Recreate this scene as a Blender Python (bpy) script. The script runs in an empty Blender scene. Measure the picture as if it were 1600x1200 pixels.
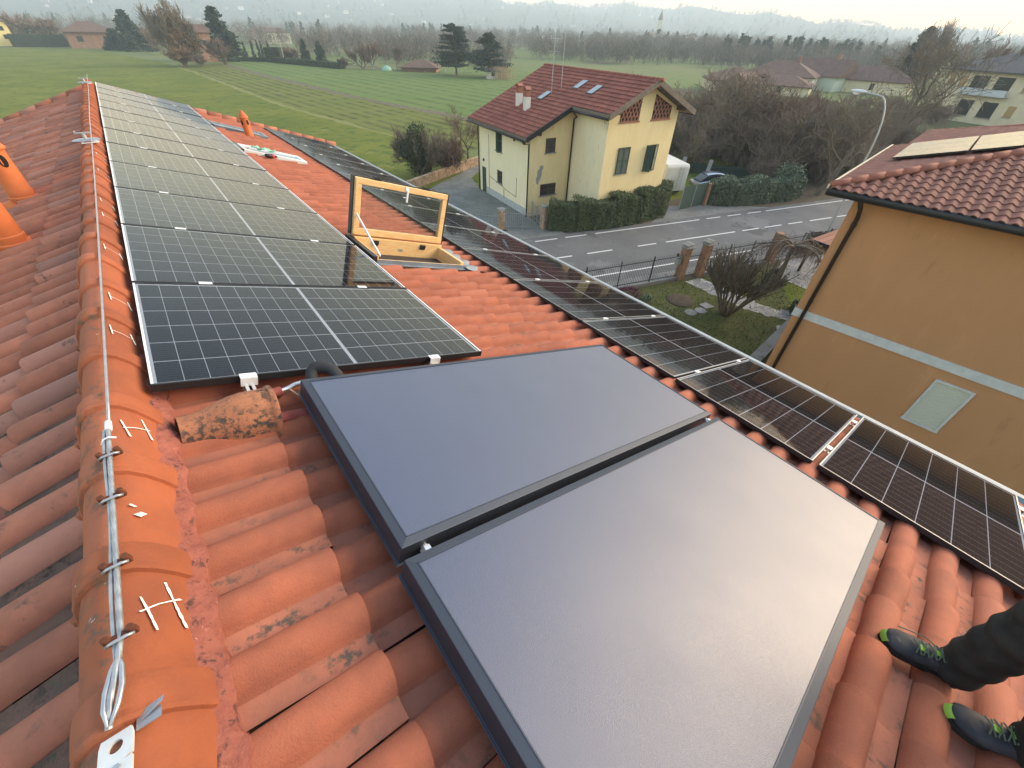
import bpy, math, random
import numpy as np
from mathutils import Vector, Matrix
PI = math.pi
R = math.radians
C = bpy.context.scene.collection
SC = bpy.context.scene

# ------------------------------------------------------------------ camera, sky, sun, exposure
F_PX = 637.473
YAW, PITCH, ROLL = 0.6814, 0.7160, 0.0271
fw = Vector((math.sin(YAW)*math.cos(PITCH), math.cos(YAW)*math.cos(PITCH), -math.sin(PITCH)))
rt = Vector((math.cos(YAW), -math.sin(YAW), 0)); up = rt.cross(fw)
rt2 = math.cos(ROLL)*rt + math.sin(ROLL)*up
up2 = -math.sin(ROLL)*rt + math.cos(ROLL)*up
cam_d = bpy.data.cameras.new('camera'); cam = bpy.data.objects.new('camera', cam_d); C.objects.link(cam)
cam_d.sensor_fit = 'HORIZONTAL'; cam_d.sensor_width = 36.0
cam_d.lens = F_PX/1600*36.0
cam_d.clip_start = 0.05; cam_d.clip_end = 20000
CAM = Vector((0, 0, 11.0))
cam.matrix_world = Matrix(((rt2.x, up2.x, -fw.x, CAM.x), (rt2.y, up2.y, -fw.y, CAM.y), (rt2.z, up2.z, -fw.z, CAM.z), (0, 0, 0, 1)))
SC.camera = cam

SUN_EL, SUN_AZ = R(19), R(110)          # azimuth clockwise from +Y
HAZE, HAZE_TOP = 5.2e-4, 262.0
world = bpy.data.worlds.new('World'); SC.world = world; world.use_nodes = True
wn = world.node_tree.nodes; wl = world.node_tree.links
wn.clear()
sky = wn.new('ShaderNodeTexSky'); sky.sky_type = 'NISHITA'; sky.sun_disc = False
sky.sun_elevation = SUN_EL; sky.sun_rotation = SUN_AZ
sky.altitude = 300; sky.air_density = 2.2; sky.dust_density = 0.35; sky.ozone_density = 1.5
bg = wn.new('ShaderNodeBackground'); bg.inputs['Strength'].default_value = 0.145
wo = wn.new('ShaderNodeOutputWorld')
satn = wn.new('ShaderNodeHueSaturation'); satn.inputs['Saturation'].default_value = 1.08; wl.new(sky.outputs[0], satn.inputs['Color'])
tint = wn.new('ShaderNodeMix'); tint.data_type = 'RGBA'; tint.blend_type = 'MULTIPLY'; tint.inputs[0].default_value = 1.0
tint.inputs[7].default_value = (1.0, .838, .880, 1); wl.new(satn.outputs[0], tint.inputs[6])     # a winter afternoon's warm air
wl.new(tint.outputs[2], bg.inputs[0]); wl.new(bg.outputs[0], wo.inputs[0])
sun_d = bpy.data.lights.new('sun', 'SUN'); sun_d.energy = 2.3; sun_d.angle = R(48); sun_d.color = (1.0, 0.76, 0.50)
sun = bpy.data.objects.new('sun', sun_d); C.objects.link(sun)
sdir = Vector((math.sin(SUN_AZ)*math.cos(SUN_EL), math.cos(SUN_AZ)*math.cos(SUN_EL), math.sin(SUN_EL)))
sun.rotation_euler = sdir.to_track_quat('Z', 'Y').to_euler()
SC.view_settings.view_transform = 'Standard'; SC.view_settings.look = 'None'
SC.view_settings.gamma = 1.0; SC.view_settings.use_curve_mapping = False
SC.view_settings.exposure = 1.76
SC.render.engine = 'CYCLES'
SC.cycles.use_denoising = True
SC.cycles.max_bounces = 8; SC.cycles.transparent_max_bounces = 12; SC.cycles.volume_bounces = 3
SC.cycles.caustics_reflective = False; SC.cycles.caustics_refractive = False

rng = random.Random(7); nrg = np.random.default_rng(11)

# ------------------------------------------------------------------ helpers
class MB:
    """collects faces; build() links them as one mesh object"""
    def __init__(s): s.v = []; s.f = []; s.mi = []; s.T = None; s.m = 0; s.rn = []; s.r = 0.0
    def add(s, vs, fs):
        o = len(s.v)
        if s.T is not None: vs = [s.T @ Vector(p) for p in vs]
        s.v.extend([tuple(p) for p in vs])
        for f in fs:
            s.f.append(tuple(i+o for i in f)); s.mi.append(s.m); s.rn.append(s.r)
        return s
    def box(s, x0, x1, y0, y1, z0, z1):
        return s.add([(x0,y0,z0),(x1,y0,z0),(x1,y1,z0),(x0,y1,z0),(x0,y0,z1),(x1,y0,z1),(x1,y1,z1),(x0,y1,z1)],
            [(0,3,2,1),(4,5,6,7),(0,1,5,4),(1,2,6,5),(2,3,7,6),(3,0,4,7)])
    def bar(s, a, b, w, h, upv=(0,0,1)):
        a = Vector(a); b = Vector(b); d = (b-a).normalized(); sd = d.cross(Vector(upv))
        if sd.length < 1e-4: sd = d.cross(Vector((1,0,0)))
        sd.normalize(); u = sd.cross(d).normalized()
        vs = [p + sd*i*w/2 + u*j*h/2 for p in (a, b) for i, j in ((-1,-1),(1,-1),(1,1),(-1,1))]
        return s.add(vs, [(0,1,2,3),(7,6,5,4),(0,4,5,1),(1,5,6,2),(2,6,7,3),(3,7,4,0)])
    def tube(s, pts, rad, n=8, cap=True):
        pts = [Vector(p) for p in pts]; k = len(pts)
        if not hasattr(rad, '__len__'): rad = [rad]*k
        vs = []; pd = None; ref = None
        for i, p in enumerate(pts):
            d = (pts[min(i+1, k-1)] - pts[max(i-1, 0)]).normalized()
            if ref is None:
                ref = d.cross(Vector((0,0,1)));
                if ref.length < 1e-3: ref = d.cross(Vector((1,0,0)))
            ref = (ref - d*ref.dot(d)).normalized(); o = d.cross(ref)
            for j in range(n):
                a = 2*PI*j/n; vs.append(p + (ref*math.cos(a) + o*math.sin(a))*rad[i])
        fs = [(i*n+j, i*n+(j+1) % n, (i+1)*n+(j+1) % n, (i+1)*n+j) for i in range(k-1) for j in range(n)]
        if cap: fs += [tuple(range(n-1, -1, -1)), tuple(range((k-1)*n, k*n))]
        return s.add(vs, fs)
    def lathe(s, prof, n=24, c=(0,0,0), cap=True):
        vs = [(c[0]+r*math.cos(2*PI*j/n), c[1]+r*math.sin(2*PI*j/n), c[2]+z) for r, z in prof for j in range(n)]
        k = len(prof)
        fs = [(i*n+j, i*n+(j+1) % n, (i+1)*n+(j+1) % n, (i+1)*n+j) for i in range(k-1) for j in range(n)]
        if cap: fs += [tuple(range(n-1, -1, -1)), tuple(range((k-1)*n, k*n))]
        return s.add(vs, fs)
    def prism(s, poly, z0, z1):
        n = len(poly)
        return s.add([(x,y,z0) for x,y in poly]+[(x,y,z1) for x,y in poly],
            [tuple(range(n-1,-1,-1)), tuple(range(n,2*n))]+[(i,(i+1)%n,n+(i+1)%n,n+i) for i in range(n)])
    def ball(s, c, r, nu=10, nv=7, jit=0.0):
        if not hasattr(r, '__len__'): r = (r,r,r)
        vs = [(c[0], c[1], c[2]-r[2])]
        for i in range(1, nv):
            t = -PI/2+PI*i/nv
            for j in range(nu):
                k = 1+jit*(rng.random()-.5)
                vs.append((c[0]+r[0]*k*math.cos(t)*math.cos(2*PI*j/nu), c[1]+r[1]*k*math.cos(t)*math.sin(2*PI*j/nu), c[2]+r[2]*k*math.sin(t)))
        vs.append((c[0], c[1], c[2]+r[2])); L = len(vs)-1
        fs = [(0, 1+(j+1)%nu, 1+j) for j in range(nu)]
        for i in range(nv-2):
            a = 1+i*nu; fs += [(a+j, a+(j+1)%nu, a+nu+(j+1)%nu, a+nu+j) for j in range(nu)]
        a = 1+(nv-2)*nu; fs += [(a+j, a+(j+1)%nu, L) for j in range(nu)]
        return s.add(vs, fs)
    def mesh(s, name, mats, smooth=False):
        me = bpy.data.meshes.new(name); me.from_pydata(s.v, [], s.f)
        for m in (mats if isinstance(mats, (list, tuple)) else [mats]): me.materials.append(m)
        me.polygons.foreach_set('material_index', s.mi)
        if smooth: me.polygons.foreach_set('use_smooth', [True]*len(s.f))
        if any(s.rn):
            at = me.attributes.new('rnd', 'FLOAT', 'FACE'); at.data.foreach_set('value', s.rn)
        me.update(); return me
    def build(s, name, mats, parent=None, smooth=False, bevel=0, kind=None, auto=None):
        o = bpy.data.objects.new(name, s.mesh(name, mats, smooth or auto is not None)); C.objects.link(o)
        if auto is not None: o.data.set_sharp_from_angle(angle=R(auto))
        if parent is not None: o.parent = parent
        if bevel:
            b = o.modifiers.new('edge', 'BEVEL'); b.width = bevel; b.segments = 2; b.limit_method = 'ANGLE'
        if kind: o['kind'] = kind
        return o

def np_mesh(name, V, Fc, mat, parent=None, smooth=False, kind=None, link=True, rnd=None):
    me = bpy.data.meshes.new(name); V = np.asarray(V, np.float32); Fc = np.asarray(Fc, np.int32)
    k = Fc.shape[1]; me.vertices.add(len(V)); me.vertices.foreach_set('co', V.ravel())
    me.loops.add(Fc.size); me.loops.foreach_set('vertex_index', Fc.ravel())
    me.polygons.add(len(Fc)); me.polygons.foreach_set('loop_start', np.arange(0, Fc.size, k, dtype=np.int32))
    me.polygons.foreach_set('loop_total', np.full(len(Fc), k, np.int32))
    if smooth: me.polygons.foreach_set('use_smooth', np.ones(len(Fc), bool))
    if rnd is not None:
        at = me.attributes.new('rnd', 'FLOAT', 'FACE'); at.data.foreach_set('value', np.asarray(rnd, np.float32))
    me.materials.append(mat); me.update(calc_edges=True); me.validate()
    if not link: return me
    o = bpy.data.objects.new(name, me); C.objects.link(o)
    if parent is not None: o.parent = parent
    if kind: o['kind'] = kind
    return o

def tag(o, label=None, cat=None, group=None, kind=None):
    if label: o['label'] = label
    if cat: o['category'] = cat
    if group: o['group'] = group
    if kind: o['kind'] = kind
    return o
def thing(name, label, cat, loc=(0,0,0), rz=0, group=None, rot=None):
    o = bpy.data.objects.new(name, None); C.objects.link(o); o.empty_display_size = 0.2
    o.location = loc; o.rotation_euler = rot if rot else (0,0,rz)
    return tag(o, label, cat, group)
def inst(name, me, parent=None, loc=(0,0,0), rot=(0,0,0), sc=None):
    o = bpy.data.objects.new(name, me); C.objects.link(o)
    if parent is not None: o.parent = parent
    o.location = loc; o.rotation_euler = rot
    if sc: o.scale = sc if hasattr(sc, '__len__') else (sc,)*3
    return o
def copy_tree(o, parent=None):
    c = o.copy(); C.objects.link(c)
    if parent is not None: c.parent = parent
    for ch in list(o.children): copy_tree(ch, c)
    return c

# ------------------------------------------------------------------ materials
def mat(name, col, rough=0.8, var=None, noise=6.0, spots=None, bump=None, spec=0.4, metal=0.0, coat=0.0, rand=0.0, randcol=None, coords='Object', stretch=None, detail=6.0):
    """var: second colour mixed by noise; spots: (colour, scale, threshold, softness); bump: (scale, strength, distance)"""
    m = bpy.data.materials.new(name); m.use_nodes = True
    N = m.node_tree.nodes; Lk = m.node_tree.links; b = N['Principled BSDF']
    b.inputs['Roughness'].default_value = rough; b.inputs['Specular IOR Level'].default_value = spec
    b.inputs['Metallic'].default_value = metal; b.inputs['Coat Weight'].default_value = coat
    b.inputs['Base Color'].default_value = (*col, 1)
    tc = N.new('ShaderNodeTexCoord')
    if coords == 'World':
        tc = N.new('ShaderNodeNewGeometry'); src = tc.outputs['Position']
    else: src = tc.outputs[coords]
    if stretch:
        mp = N.new('ShaderNodeMapping'); mp.inputs['Scale'].default_value = stretch; Lk.new(src, mp.inputs['Vector']); src = mp.outputs[0]
    cur = None
    def mix(fac, a, c2):
        mx = N.new('ShaderNodeMix'); mx.data_type = 'RGBA'
        if a is None: mx.inputs[6].default_value = (*col, 1)
        else: Lk.new(a, mx.inputs[6])
        if isinstance(c2, tuple): mx.inputs[7].default_value = (*c2, 1)
        else: Lk.new(c2, mx.inputs[7])
        Lk.new(fac, mx.inputs[0]); return mx.outputs[2]
    def ramp(src_, lo, hi):
        r = N.new('ShaderNodeMapRange'); r.inputs['From Min'].default_value = lo; r.inputs['From Max'].default_value = hi
        r.interpolation_type = 'SMOOTHSTEP'; Lk.new(src_, r.inputs['Value']); return r.outputs[0]
    def nz(scale, dt=detail, rg=0.6):
        n = N.new('ShaderNodeTexNoise'); n.inputs['Scale'].default_value = scale; n.inputs['Detail'].default_value = dt
        n.inputs['Roughness'].default_value = rg; Lk.new(src, n.inputs['Vector']); return n.outputs['Fac']
    if var: cur = mix(ramp(nz(noise), 0.32, 0.68), cur, var)
    if rand:
        oi = N.new('ShaderNodeObjectInfo'); at = N.new('ShaderNodeAttribute'); at.attribute_name = 'rnd'
        ad = N.new('ShaderNodeMath'); ad.operation = 'ADD'; Lk.new(oi.outputs['Random'], ad.inputs[0]); Lk.new(at.outputs['Fac'], ad.inputs[1])
        fr = N.new('ShaderNodeMath'); fr.operation = 'FRACT'; Lk.new(ad.outputs[0], fr.inputs[0])
        if randcol:
            cur = mix(ramp(fr.outputs[0], 1.0-rand, 1.15), cur, randcol)
        hs = N.new('ShaderNodeHueSaturation')
        mr = N.new('ShaderNodeMapRange'); mr.inputs['To Min'].default_value = 1-rand*.35; mr.inputs['To Max'].default_value = 1+rand*.35
        m2 = N.new('ShaderNodeMath'); m2.operation = 'MULTIPLY'; m2.inputs[1].default_value = 7.31; Lk.new(fr.outputs[0], m2.inputs[0])
        m3 = N.new('ShaderNodeMath'); m3.operation = 'FRACT'; Lk.new(m2.outputs[0], m3.inputs[0])
        Lk.new(m3.outputs[0], mr.inputs['Value']); Lk.new(mr.outputs[0], hs.inputs['Value'])
        if cur is None: hs.inputs['Color'].default_value = (*col, 1)
        else: Lk.new(cur, hs.inputs['Color'])
        cur = hs.outputs[0]
    for sp in (spots or []):
        c2, sc_, th, so = sp[:4]
        f = ramp(nz(sc_, 8.0, 0.7), th, th+so)
        if len(sp) > 4:   # broken up by a second, coarser noise
            f2 = ramp(nz(sp[4], 3.0), 0.42, 0.62); mm = N.new('ShaderNodeMath'); mm.operation = 'MULTIPLY'
            Lk.new(f, mm.inputs[0]); Lk.new(f2, mm.inputs[1]); f = mm.outputs[0]
        cur = mix(f, cur, c2)
    if cur is not None: Lk.new(cur, b.inputs['Base Color'])
    if bump:
        bp = N.new('ShaderNodeBump'); bp.inputs['Strength'].default_value = bump[1]; bp.inputs['Distance'].default_value = bump[2]
        Lk.new(nz(bump[0], 8.0, .65), bp.inputs['Height']); Lk.new(bp.outputs[0], b.inputs['Normal'])
    return m

def glass_mat(name, tint=(1,1,1), rough=0.03, ior=1.5, dust=0.0, dustcol=(.5,.48,.45)):
    """a single pane: mirror by Fresnel, clear otherwise, with a film of dust"""
    m = bpy.data.materials.new(name); m.use_nodes = True; N = m.node_tree.nodes; Lk = m.node_tree.links; N.clear()
    out = N.new('ShaderNodeOutputMaterial'); fr = N.new('ShaderNodeFresnel'); fr.inputs['IOR'].default_value = ior
    gl = N.new('ShaderNodeBsdfGlossy'); gl.inputs['Roughness'].default_value = rough
    tr = N.new('ShaderNodeBsdfTransparent'); tr.inputs[0].default_value = (*tint, 1)
    mx = N.new('ShaderNodeMixShader'); Lk.new(fr.outputs[0], mx.inputs[0]); Lk.new(tr.outputs[0], mx.inputs[1]); Lk.new(gl.outputs[0], mx.inputs[2])
    cur = mx.outputs[0]
    if dust:
        df = N.new('ShaderNodeBsdfDiffuse'); df.inputs[0].default_value = (*dustcol, 1)
        tc = N.new('ShaderNodeTexCoord'); n = N.new('ShaderNodeTexNoise'); n.inputs['Scale'].default_value = 5; n.inputs['Detail'].default_value = 8
        Lk.new(tc.outputs['Object'], n.inputs['Vector']); ml = N.new('ShaderNodeMath'); ml.operation = 'MULTIPLY'; ml.inputs[1].default_value = dust*2
        Lk.new(n.outputs['Fac'], ml.inputs[0]); m2 = N.new('ShaderNodeMixShader'); Lk.new(ml.outputs[0], m2.inputs[0]); Lk.new(cur, m2.inputs[1]); Lk.new(df.outputs[0], m2.inputs[2]); cur = m2.outputs[0]
    Lk.new(cur, out.inputs[0]); return m

M = {}
M['tile'] = mat('terracotta_tile', (.375,.118,.064), .82, coords='World', var=(.28,.092,.054), noise=7, rand=.26, randcol=(.37,.135,.082),
    spots=[((.20,.10,.07), 26, .60, .14, 4), ((.66,.38,.27), 90, .66, .1, 6), ((.26,.095,.06), 260, .57, .1)], bump=(170,.8,.004), spec=.35)
M['tile_old'] = mat('weathered_tile', (.40,.152,.094), .88, coords='World', var=(.30,.120,.078), noise=8, rand=.6, randcol=(.33,.17,.13),
    spots=[((.11,.078,.062), 15, .55, .12, 2.6), ((.36,.29,.22), 40, .66, .1, 5), ((.22,.10,.07), 190, .60, .1)], bump=(150,.6,.003), spec=.3)
M['pan'] = mat('dusty_tile_channel', (.40,.155,.098), .9, coords='World', var=(.30,.125,.085), noise=6, rand=.4, spots=[((.10,.085,.07), 22, .50, .14, 2.4)], bump=(150,.6,.003), spec=.2)
M['pan_old'] = mat('lichen_tile_channel', (.20,.115,.085), .95, coords='World', var=(.115,.085,.068), noise=7, rand=.4, spots=[((.045,.042,.036), 26, .48, .14, 3), ((.10,.11,.07), 12, .62, .1)], bump=(120,.8,.004), spec=.2)
M['ridge'] = mat('ridge_terracotta', (.345,.098,.040), .78, coords='World', var=(.27,.078,.036), noise=6, rand=.4,
    spots=[((.24,.10,.06), 11, .56, .14, 2.0), ((.60,.46,.36), 90, .68, .05, 7), ((.33,.10,.045), 180, .58, .1)], bump=(120,.5,.004), spec=.35)
M['ridge_dirty'] = mat('ridge_terracotta_dirty', (.33,.115,.062), .85, coords='World', var=(.36,.11,.05), noise=6, rand=.4,
    spots=[((.15,.095,.065), 14, .48, .14, 2.4), ((.07,.06,.05), 30, .60, .10, 3), ((.62,.58,.52), 34, .64, .06, 3)], bump=(90,.3,.004), spec=.3)
M['mortar'] = mat('pink_mortar', (.385,.135,.098), .95, coords='World', var=(.30,.100,.075), noise=24, spots=[((.13,.065,.055), 26, .54, .1), ((.60,.30,.24), 60, .62, .1)], bump=(36,1.0,.02), spec=.2)
M['deck'] = mat('roof_underlay', (.05,.04,.035), .95)
M['chalk'] = mat('white_chalk', (.85,.82,.78), .9, spots=[((.55,.22,.12), 120, .58, .08)])
M['alu'] = mat('aluminium', (.72,.73,.74), .38, metal=.85, bump=(200,.08,.001))
M['alu_white'] = mat('bright_aluminium', (.86,.87,.87), .45, metal=.3, spec=.6)
M['alu_black'] = mat('black_anodised', (.016,.016,.018), .45, spec=.45)
M['backsheet'] = mat('white_backsheet', (.80,.82,.84), .7)
M['cell'] = mat('silicon_cell', (.004,.006,.015), .55, spec=.1, rand=.35)
M['cell_brown_reflect'] = mat('brown_reflection_cell', (.016,.008,.007), .5, spec=.2, rand=.3)  # brown reflection of the ochre wall put into the eaves cells' colour
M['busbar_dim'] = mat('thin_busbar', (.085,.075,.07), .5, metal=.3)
M['busbar'] = mat('busbar_silver', (.20,.20,.21), .5, metal=.3)
M['pv_glass'] = glass_mat('pv_glass', rough=.035, ior=1.48, dust=.004)
M['clear_glass'] = glass_mat('window_glass', rough=.01, ior=1.5, tint=(.93,.95,.94), dust=.02)
M['steel'] = mat('galvanised_steel', (.50,.52,.54), .42, metal=.75, var=(.40,.42,.45), noise=22, bump=(60,.1,.002))
M['rust'] = mat('rusted_clip', (.16,.045,.018), .9, var=(.08,.03,.018), noise=60, bump=(120,.6,.003))
M['pipe_wrap'] = mat('red_wrapped_pipe', (.24,.05,.042), .8, var=(.30,.085,.065), noise=16, bump=(60,.4,.003))
M['black_foam'] = mat('black_pipe_foam', (.03,.032,.036), .85, bump=(60,.5,.004))
M['lichen_tile'] = mat('lichen_covered_terracotta', (.40,.165,.080), .92, var=(.30,.12,.065), noise=9,
    spots=[((.055,.045,.038), 26, .46, .10, 5.5), ((.07,.058,.048), 75, .56, .06)], bump=(60,.6,.005))
M['pot'] = mat('orange_clay', (.62,.165,.045), .7, var=(.54,.135,.045), noise=7, bump=(80,.15,.003), spec=.4)
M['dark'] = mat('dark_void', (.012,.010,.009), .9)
M['wood'] = mat('pine_wood', (.82,.56,.28), .45, var=(.74,.45,.18), noise=5, stretch=(2,14,14), bump=(20,.12,.002), spec=.5)
M['wood_end'] = mat('pale_pine', (.70,.50,.28), .55, var=(.6,.4,.2), noise=6, stretch=(2,16,16))
M['flash_dark'] = mat('dark_flashing', (.045,.048,.052), .4, metal=.5)
M['lead'] = mat('lead_flashing', (.17,.20,.23), .6, metal=.1, var=(.24,.27,.30), noise=9, bump=(16,.4,.006))
M['white_plastic'] = mat('white_plastic', (.82,.83,.83), .4)
M['black_plastic'] = mat('black_plastic', (.02,.02,.022), .5)
M['collector_frame'] = mat('navy_collector_casing', (.05,.062,.085), .42, metal=.55, var=(.06,.072,.095), noise=3)
M['collector_trim'] = mat('grey_collector_trim', (.055,.066,.088), .5, metal=.4)
def collector_glass():
    m = mat('prismatic_glass', (.016,.030,.085), .42, spec=.6, var=(.026,.042,.105), noise=520)
    N = m.node_tree.nodes; Lk = m.node_tree.links; b = N['Principled BSDF']
    b.inputs['IOR'].default_value = 1.45; b.inputs['Coat Weight'].default_value = 1.0; b.inputs['Coat Roughness'].default_value = .36; b.inputs['Coat IOR'].default_value = 1.75
    tc = N.new('ShaderNodeTexCoord')
    v = N.new('ShaderNodeTexVoronoi'); v.inputs['Scale'].default_value = 420; Lk.new(tc.outputs['Object'], v.inputs['Vector'])
    n2 = N.new('ShaderNodeTexNoise'); n2.inputs['Scale'].default_value = 2.2; n2.inputs['Detail'].default_value = 5; Lk.new(tc.outputs['Object'], n2.inputs['Vector'])
    mr = N.new('ShaderNodeMapRange'); mr.inputs['From Min'].default_value = .35; mr.inputs['From Max'].default_value = .65; mr.inputs['To Min'].default_value = .44; mr.inputs['To Max'].default_value = .49
    Lk.new(n2.outputs['Fac'], mr.inputs['Value']); Lk.new(mr.outputs[0], b.inputs['Coat Roughness']); Lk.new(mr.outputs[0], b.inputs['Roughness'])
    bp = N.new('ShaderNodeBump'); bp.inputs['Strength'].default_value = .5; bp.inputs['Distance'].default_value = .0009
    Lk.new(v.outputs['Distance'], bp.inputs['Height']); Lk.new(bp.outputs[0], b.inputs['Normal']); Lk.new(bp.outputs[0], b.inputs['Coat Normal'])
    return m
M['collector_glass'] = collector_glass()
M['rope'] = mat('steel_rope', (.46,.48,.49), .45, metal=.6, var=(.33,.34,.35), noise=30)
# ground
M['meadow'] = mat('meadow_grass', (.100,.130,.018), .95, var=(.155,.170,.030), noise=.10, coords='World',
    spots=[((.060,.105,.022), .55, .50, .14), ((.21,.20,.07), .28, .58, .12), ((.085,.12,.02), 3.0, .56, .14)], bump=(2.2,.8,.12), spec=.15)
M['far_grass'] = mat('plain_grass', (.12,.17,.055), .95, var=(.16,.17,.075), noise=.012, coords='World', spots=[((.09,.085,.055), .02, .56, .04), ((.07,.12,.04), .2, .55, .1)], spec=.1)
M['hill'] = mat('wooded_slope', (.055,.060,.050), .95, var=(.085,.080,.062), noise=.02, coords='World', spots=[((.10,.13,.06), .006, .58, .05)], bump=(.08,.8,3.0), spec=.1)
def crop_mat(name, a, b_, dirang, period, soft, extra):
    m = mat(name, a, .95, var=extra, noise=.09, coords='World', spots=[((.055,.085,.022), 1.4, .57, .12)], bump=(2.5,.6,.08), spec=.15)
    N = m.node_tree.nodes; Lk = m.node_tree.links; pb = N['Principled BSDF']
    g = N.new('ShaderNodeNewGeometry'); mp = N.new('ShaderNodeMapping'); mp.inputs['Rotation'].default_value = (0,0,-dirang)
    Lk.new(g.outputs['Position'], mp.inputs['Vector'])
    w = N.new('ShaderNodeTexWave'); w.bands_direction = 'Y'; w.inputs['Scale'].default_value = 2*PI/period/20; w.inputs['Distortion'].default_value = .8; w.inputs['Detail'].default_value = 3; w.inputs['Detail Scale'].default_value = .6
    Lk.new(mp.outputs[0], w.inputs['Vector'])
    n = N.new('ShaderNodeTexNoise'); n.inputs['Scale'].default_value = .22; n.inputs['Detail'].default_value = 3
    mp2 = N.new('ShaderNodeMapping'); mp2.inputs['Rotation'].default_value = (0,0,-dirang); mp2.inputs['Scale'].default_value = (.12,2.4,1)
    Lk.new(g.outputs['Position'], mp2.inputs['Vector']); Lk.new(mp2.outputs[0], n.inputs['Vector'])
    mr = N.new('ShaderNodeMapRange'); mr.inputs['From Min'].default_value = soft; mr.inputs['From Max'].default_value = .95; Lk.new(w.outputs['Fac'], mr.inputs['Value'])
    mr2 = N.new('ShaderNodeMapRange'); mr2.inputs['From Min'].default_value = .38; mr2.inputs['From Max'].default_value = .62; Lk.new(n.outputs['Fac'], mr2.inputs['Value'])
    ml = N.new('ShaderNodeMath'); ml.operation = 'MULTIPLY'; Lk.new(mr.outputs[0], ml.inputs[0]); Lk.new(mr2.outputs[0], ml.inputs[1])
    mx = N.new('ShaderNodeMix'); mx.data_type = 'RGBA'; Lk.new(ml.outputs[0], mx.inputs[0])
    Lk.new(pb.inputs['Base Color'].links[0].from_socket, mx.inputs[6]); mx.inputs[7].default_value = (*b_, 1); Lk.new(mx.outputs[2], pb.inputs['Base Color'])
    return m
ROWDIR = math.atan2(54.0-170.3, 26.2-18.3)
M['crop'] = crop_mat('striped_crop', (.115,.145,.030), (.055,.050,.022), ROWDIR, 2.2, .30, (.145,.16,.040))
M['crop_far'] = crop_mat('young_crop', (.105,.165,.046), (.075,.10,.034), ROWDIR, 4.2, .55, (.13,.18,.052))
M['dry_grass'] = mat('dry_grass_strip', (.20,.195,.060), .95, var=(.145,.165,.035), noise=1.5, coords='World')
M['ditch'] = mat('bare_soil', (.085,.068,.045), .95, var=(.16,.13,.085), noise=1.2, coords='World', bump=(4,.8,.1))
M['asphalt'] = mat('asphalt', (.112,.116,.120), .9, var=(.135,.139,.141), noise=.35, coords='World', spots=[((.165,.17,.17), .8, .57, .12), ((.075,.078,.082), 2.5, .60, .06), ((.085,.087,.09), .25, .58, .03), ((.16,.165,.165), .12, .56, .02)], bump=(60,.25,.01), spec=.35)
M['concrete'] = mat('pale_concrete', (.21,.215,.21), .9, var=(.15,.155,.15), noise=.7, coords='World', spots=[((.10,.105,.085), 2.2, .57, .1)], bump=(25,.3,.01))
M['road_paint'] = mat('road_paint', (.62,.63,.63), .8, spots=[((.20,.205,.21), 6, .60, .1)], coords='World')
M['gravel'] = mat('gravel_drive', (.15,.16,.145), .95, var=(.21,.215,.195), noise=.8, coords='World', spots=[((.085,.09,.085), 1.8, .55, .12), ((.07,.095,.045), 1.1, .62, .06)], bump=(18,.8,.03))
M['lawn'] = mat('lawn', (.072,.088,.028), .95, var=(.110,.110,.042), noise=1.1, coords='World', spots=[((.105,.090,.050), 2.2, .56, .12), ((.040,.058,.018), 6, .50, .14), ((.07,.06,.038), .8, .60, .08)], bump=(14,.9,.05), spec=.12)
M['earth'] = mat('garden_earth', (.055,.042,.030), .95, var=(.075,.06,.04), noise=4, bump=(8,.9,.05))
M['leaf_litter'] = mat('leaf_litter_ground', (.115,.085,.058), .95, var=(.085,.075,.045), noise=.5, coords='World', spots=[((.075,.10,.03), .35, .56, .08)], bump=(4,.8,.1))
M['stone_pale'] = mat('grey_flagstone', (.29,.29,.285), .85, var=(.22,.225,.22), noise=3, rand=.5, bump=(12,.4,.01))
M['grout'] = mat('pale_joint', (.40,.39,.36), .9)
# buildings
M['plaster_y_lit'] = mat('yellow_plaster_lit', (.80,.66,.37), .92, var=(.76,.61,.33), noise=1.4, spots=[((.64,.52,.30), 3.5, .60, .12), ((.82,.72,.45), 1.2, .58, .1), ((.50,.42,.26), 1.9, .62, .12)], bump=(30,.3,.01), stretch=(1.6,1.6,.5))  # gable sides: the warm light on them is put into the colour
M['plaster_y_shade'] = mat('yellow_plaster_shade', (.84,.77,.54), .92, var=(.80,.73,.50), noise=1.2, spots=[((.62,.60,.46), 3.2, .58, .12), ((.56,.54,.42), 1.7, .60, .12)], bump=(30,.3,.01), stretch=(1.6,1.6,.5))  # same plaster on walls turned from the sun, their paler shade in the colour
M['plaster_grey'] = mat('grey_plinth', (.36,.39,.40), .92, var=(.48,.50,.50), noise=5, bump=(20,.3,.01))
M['plaster_patch'] = mat('bare_render', (.33,.33,.31), .95, var=(.28,.28,.26), noise=8)
M['plaster_o'] = mat('ochre_plaster', (.46,.252,.125), .93, var=(.42,.232,.115), noise=.5, spots=[((.36,.20,.10), 1.6, .58, .14), ((.40,.215,.105), 90, .55, .1), ((.50,.28,.15), .9, .55, .2)], bump=(160,.7,.008), stretch=(1.5,1.5,.45))
M['gutter'] = mat('zinc_gutter', (.29,.34,.38), .6, metal=.2, var=(.24,.28,.31), noise=5)
M['band'] = mat('white_band', (.52,.57,.60), .8, var=(.44,.49,.52), noise=6)
M['brown_metal'] = mat('brown_gutter', (.045,.032,.027), .5, metal=.3)
M['dark_gutter'] = mat('dark_gutter', (.022,.024,.028), .4, metal=.3)
M['roof_y'] = mat('red_roof_tile', (.20,.068,.050), .85, var=(.255,.090,.064), noise=1.6, rand=.5, spots=[((.13,.062,.048), 5, .60, .1)], bump=(30,.3,.01))
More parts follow.
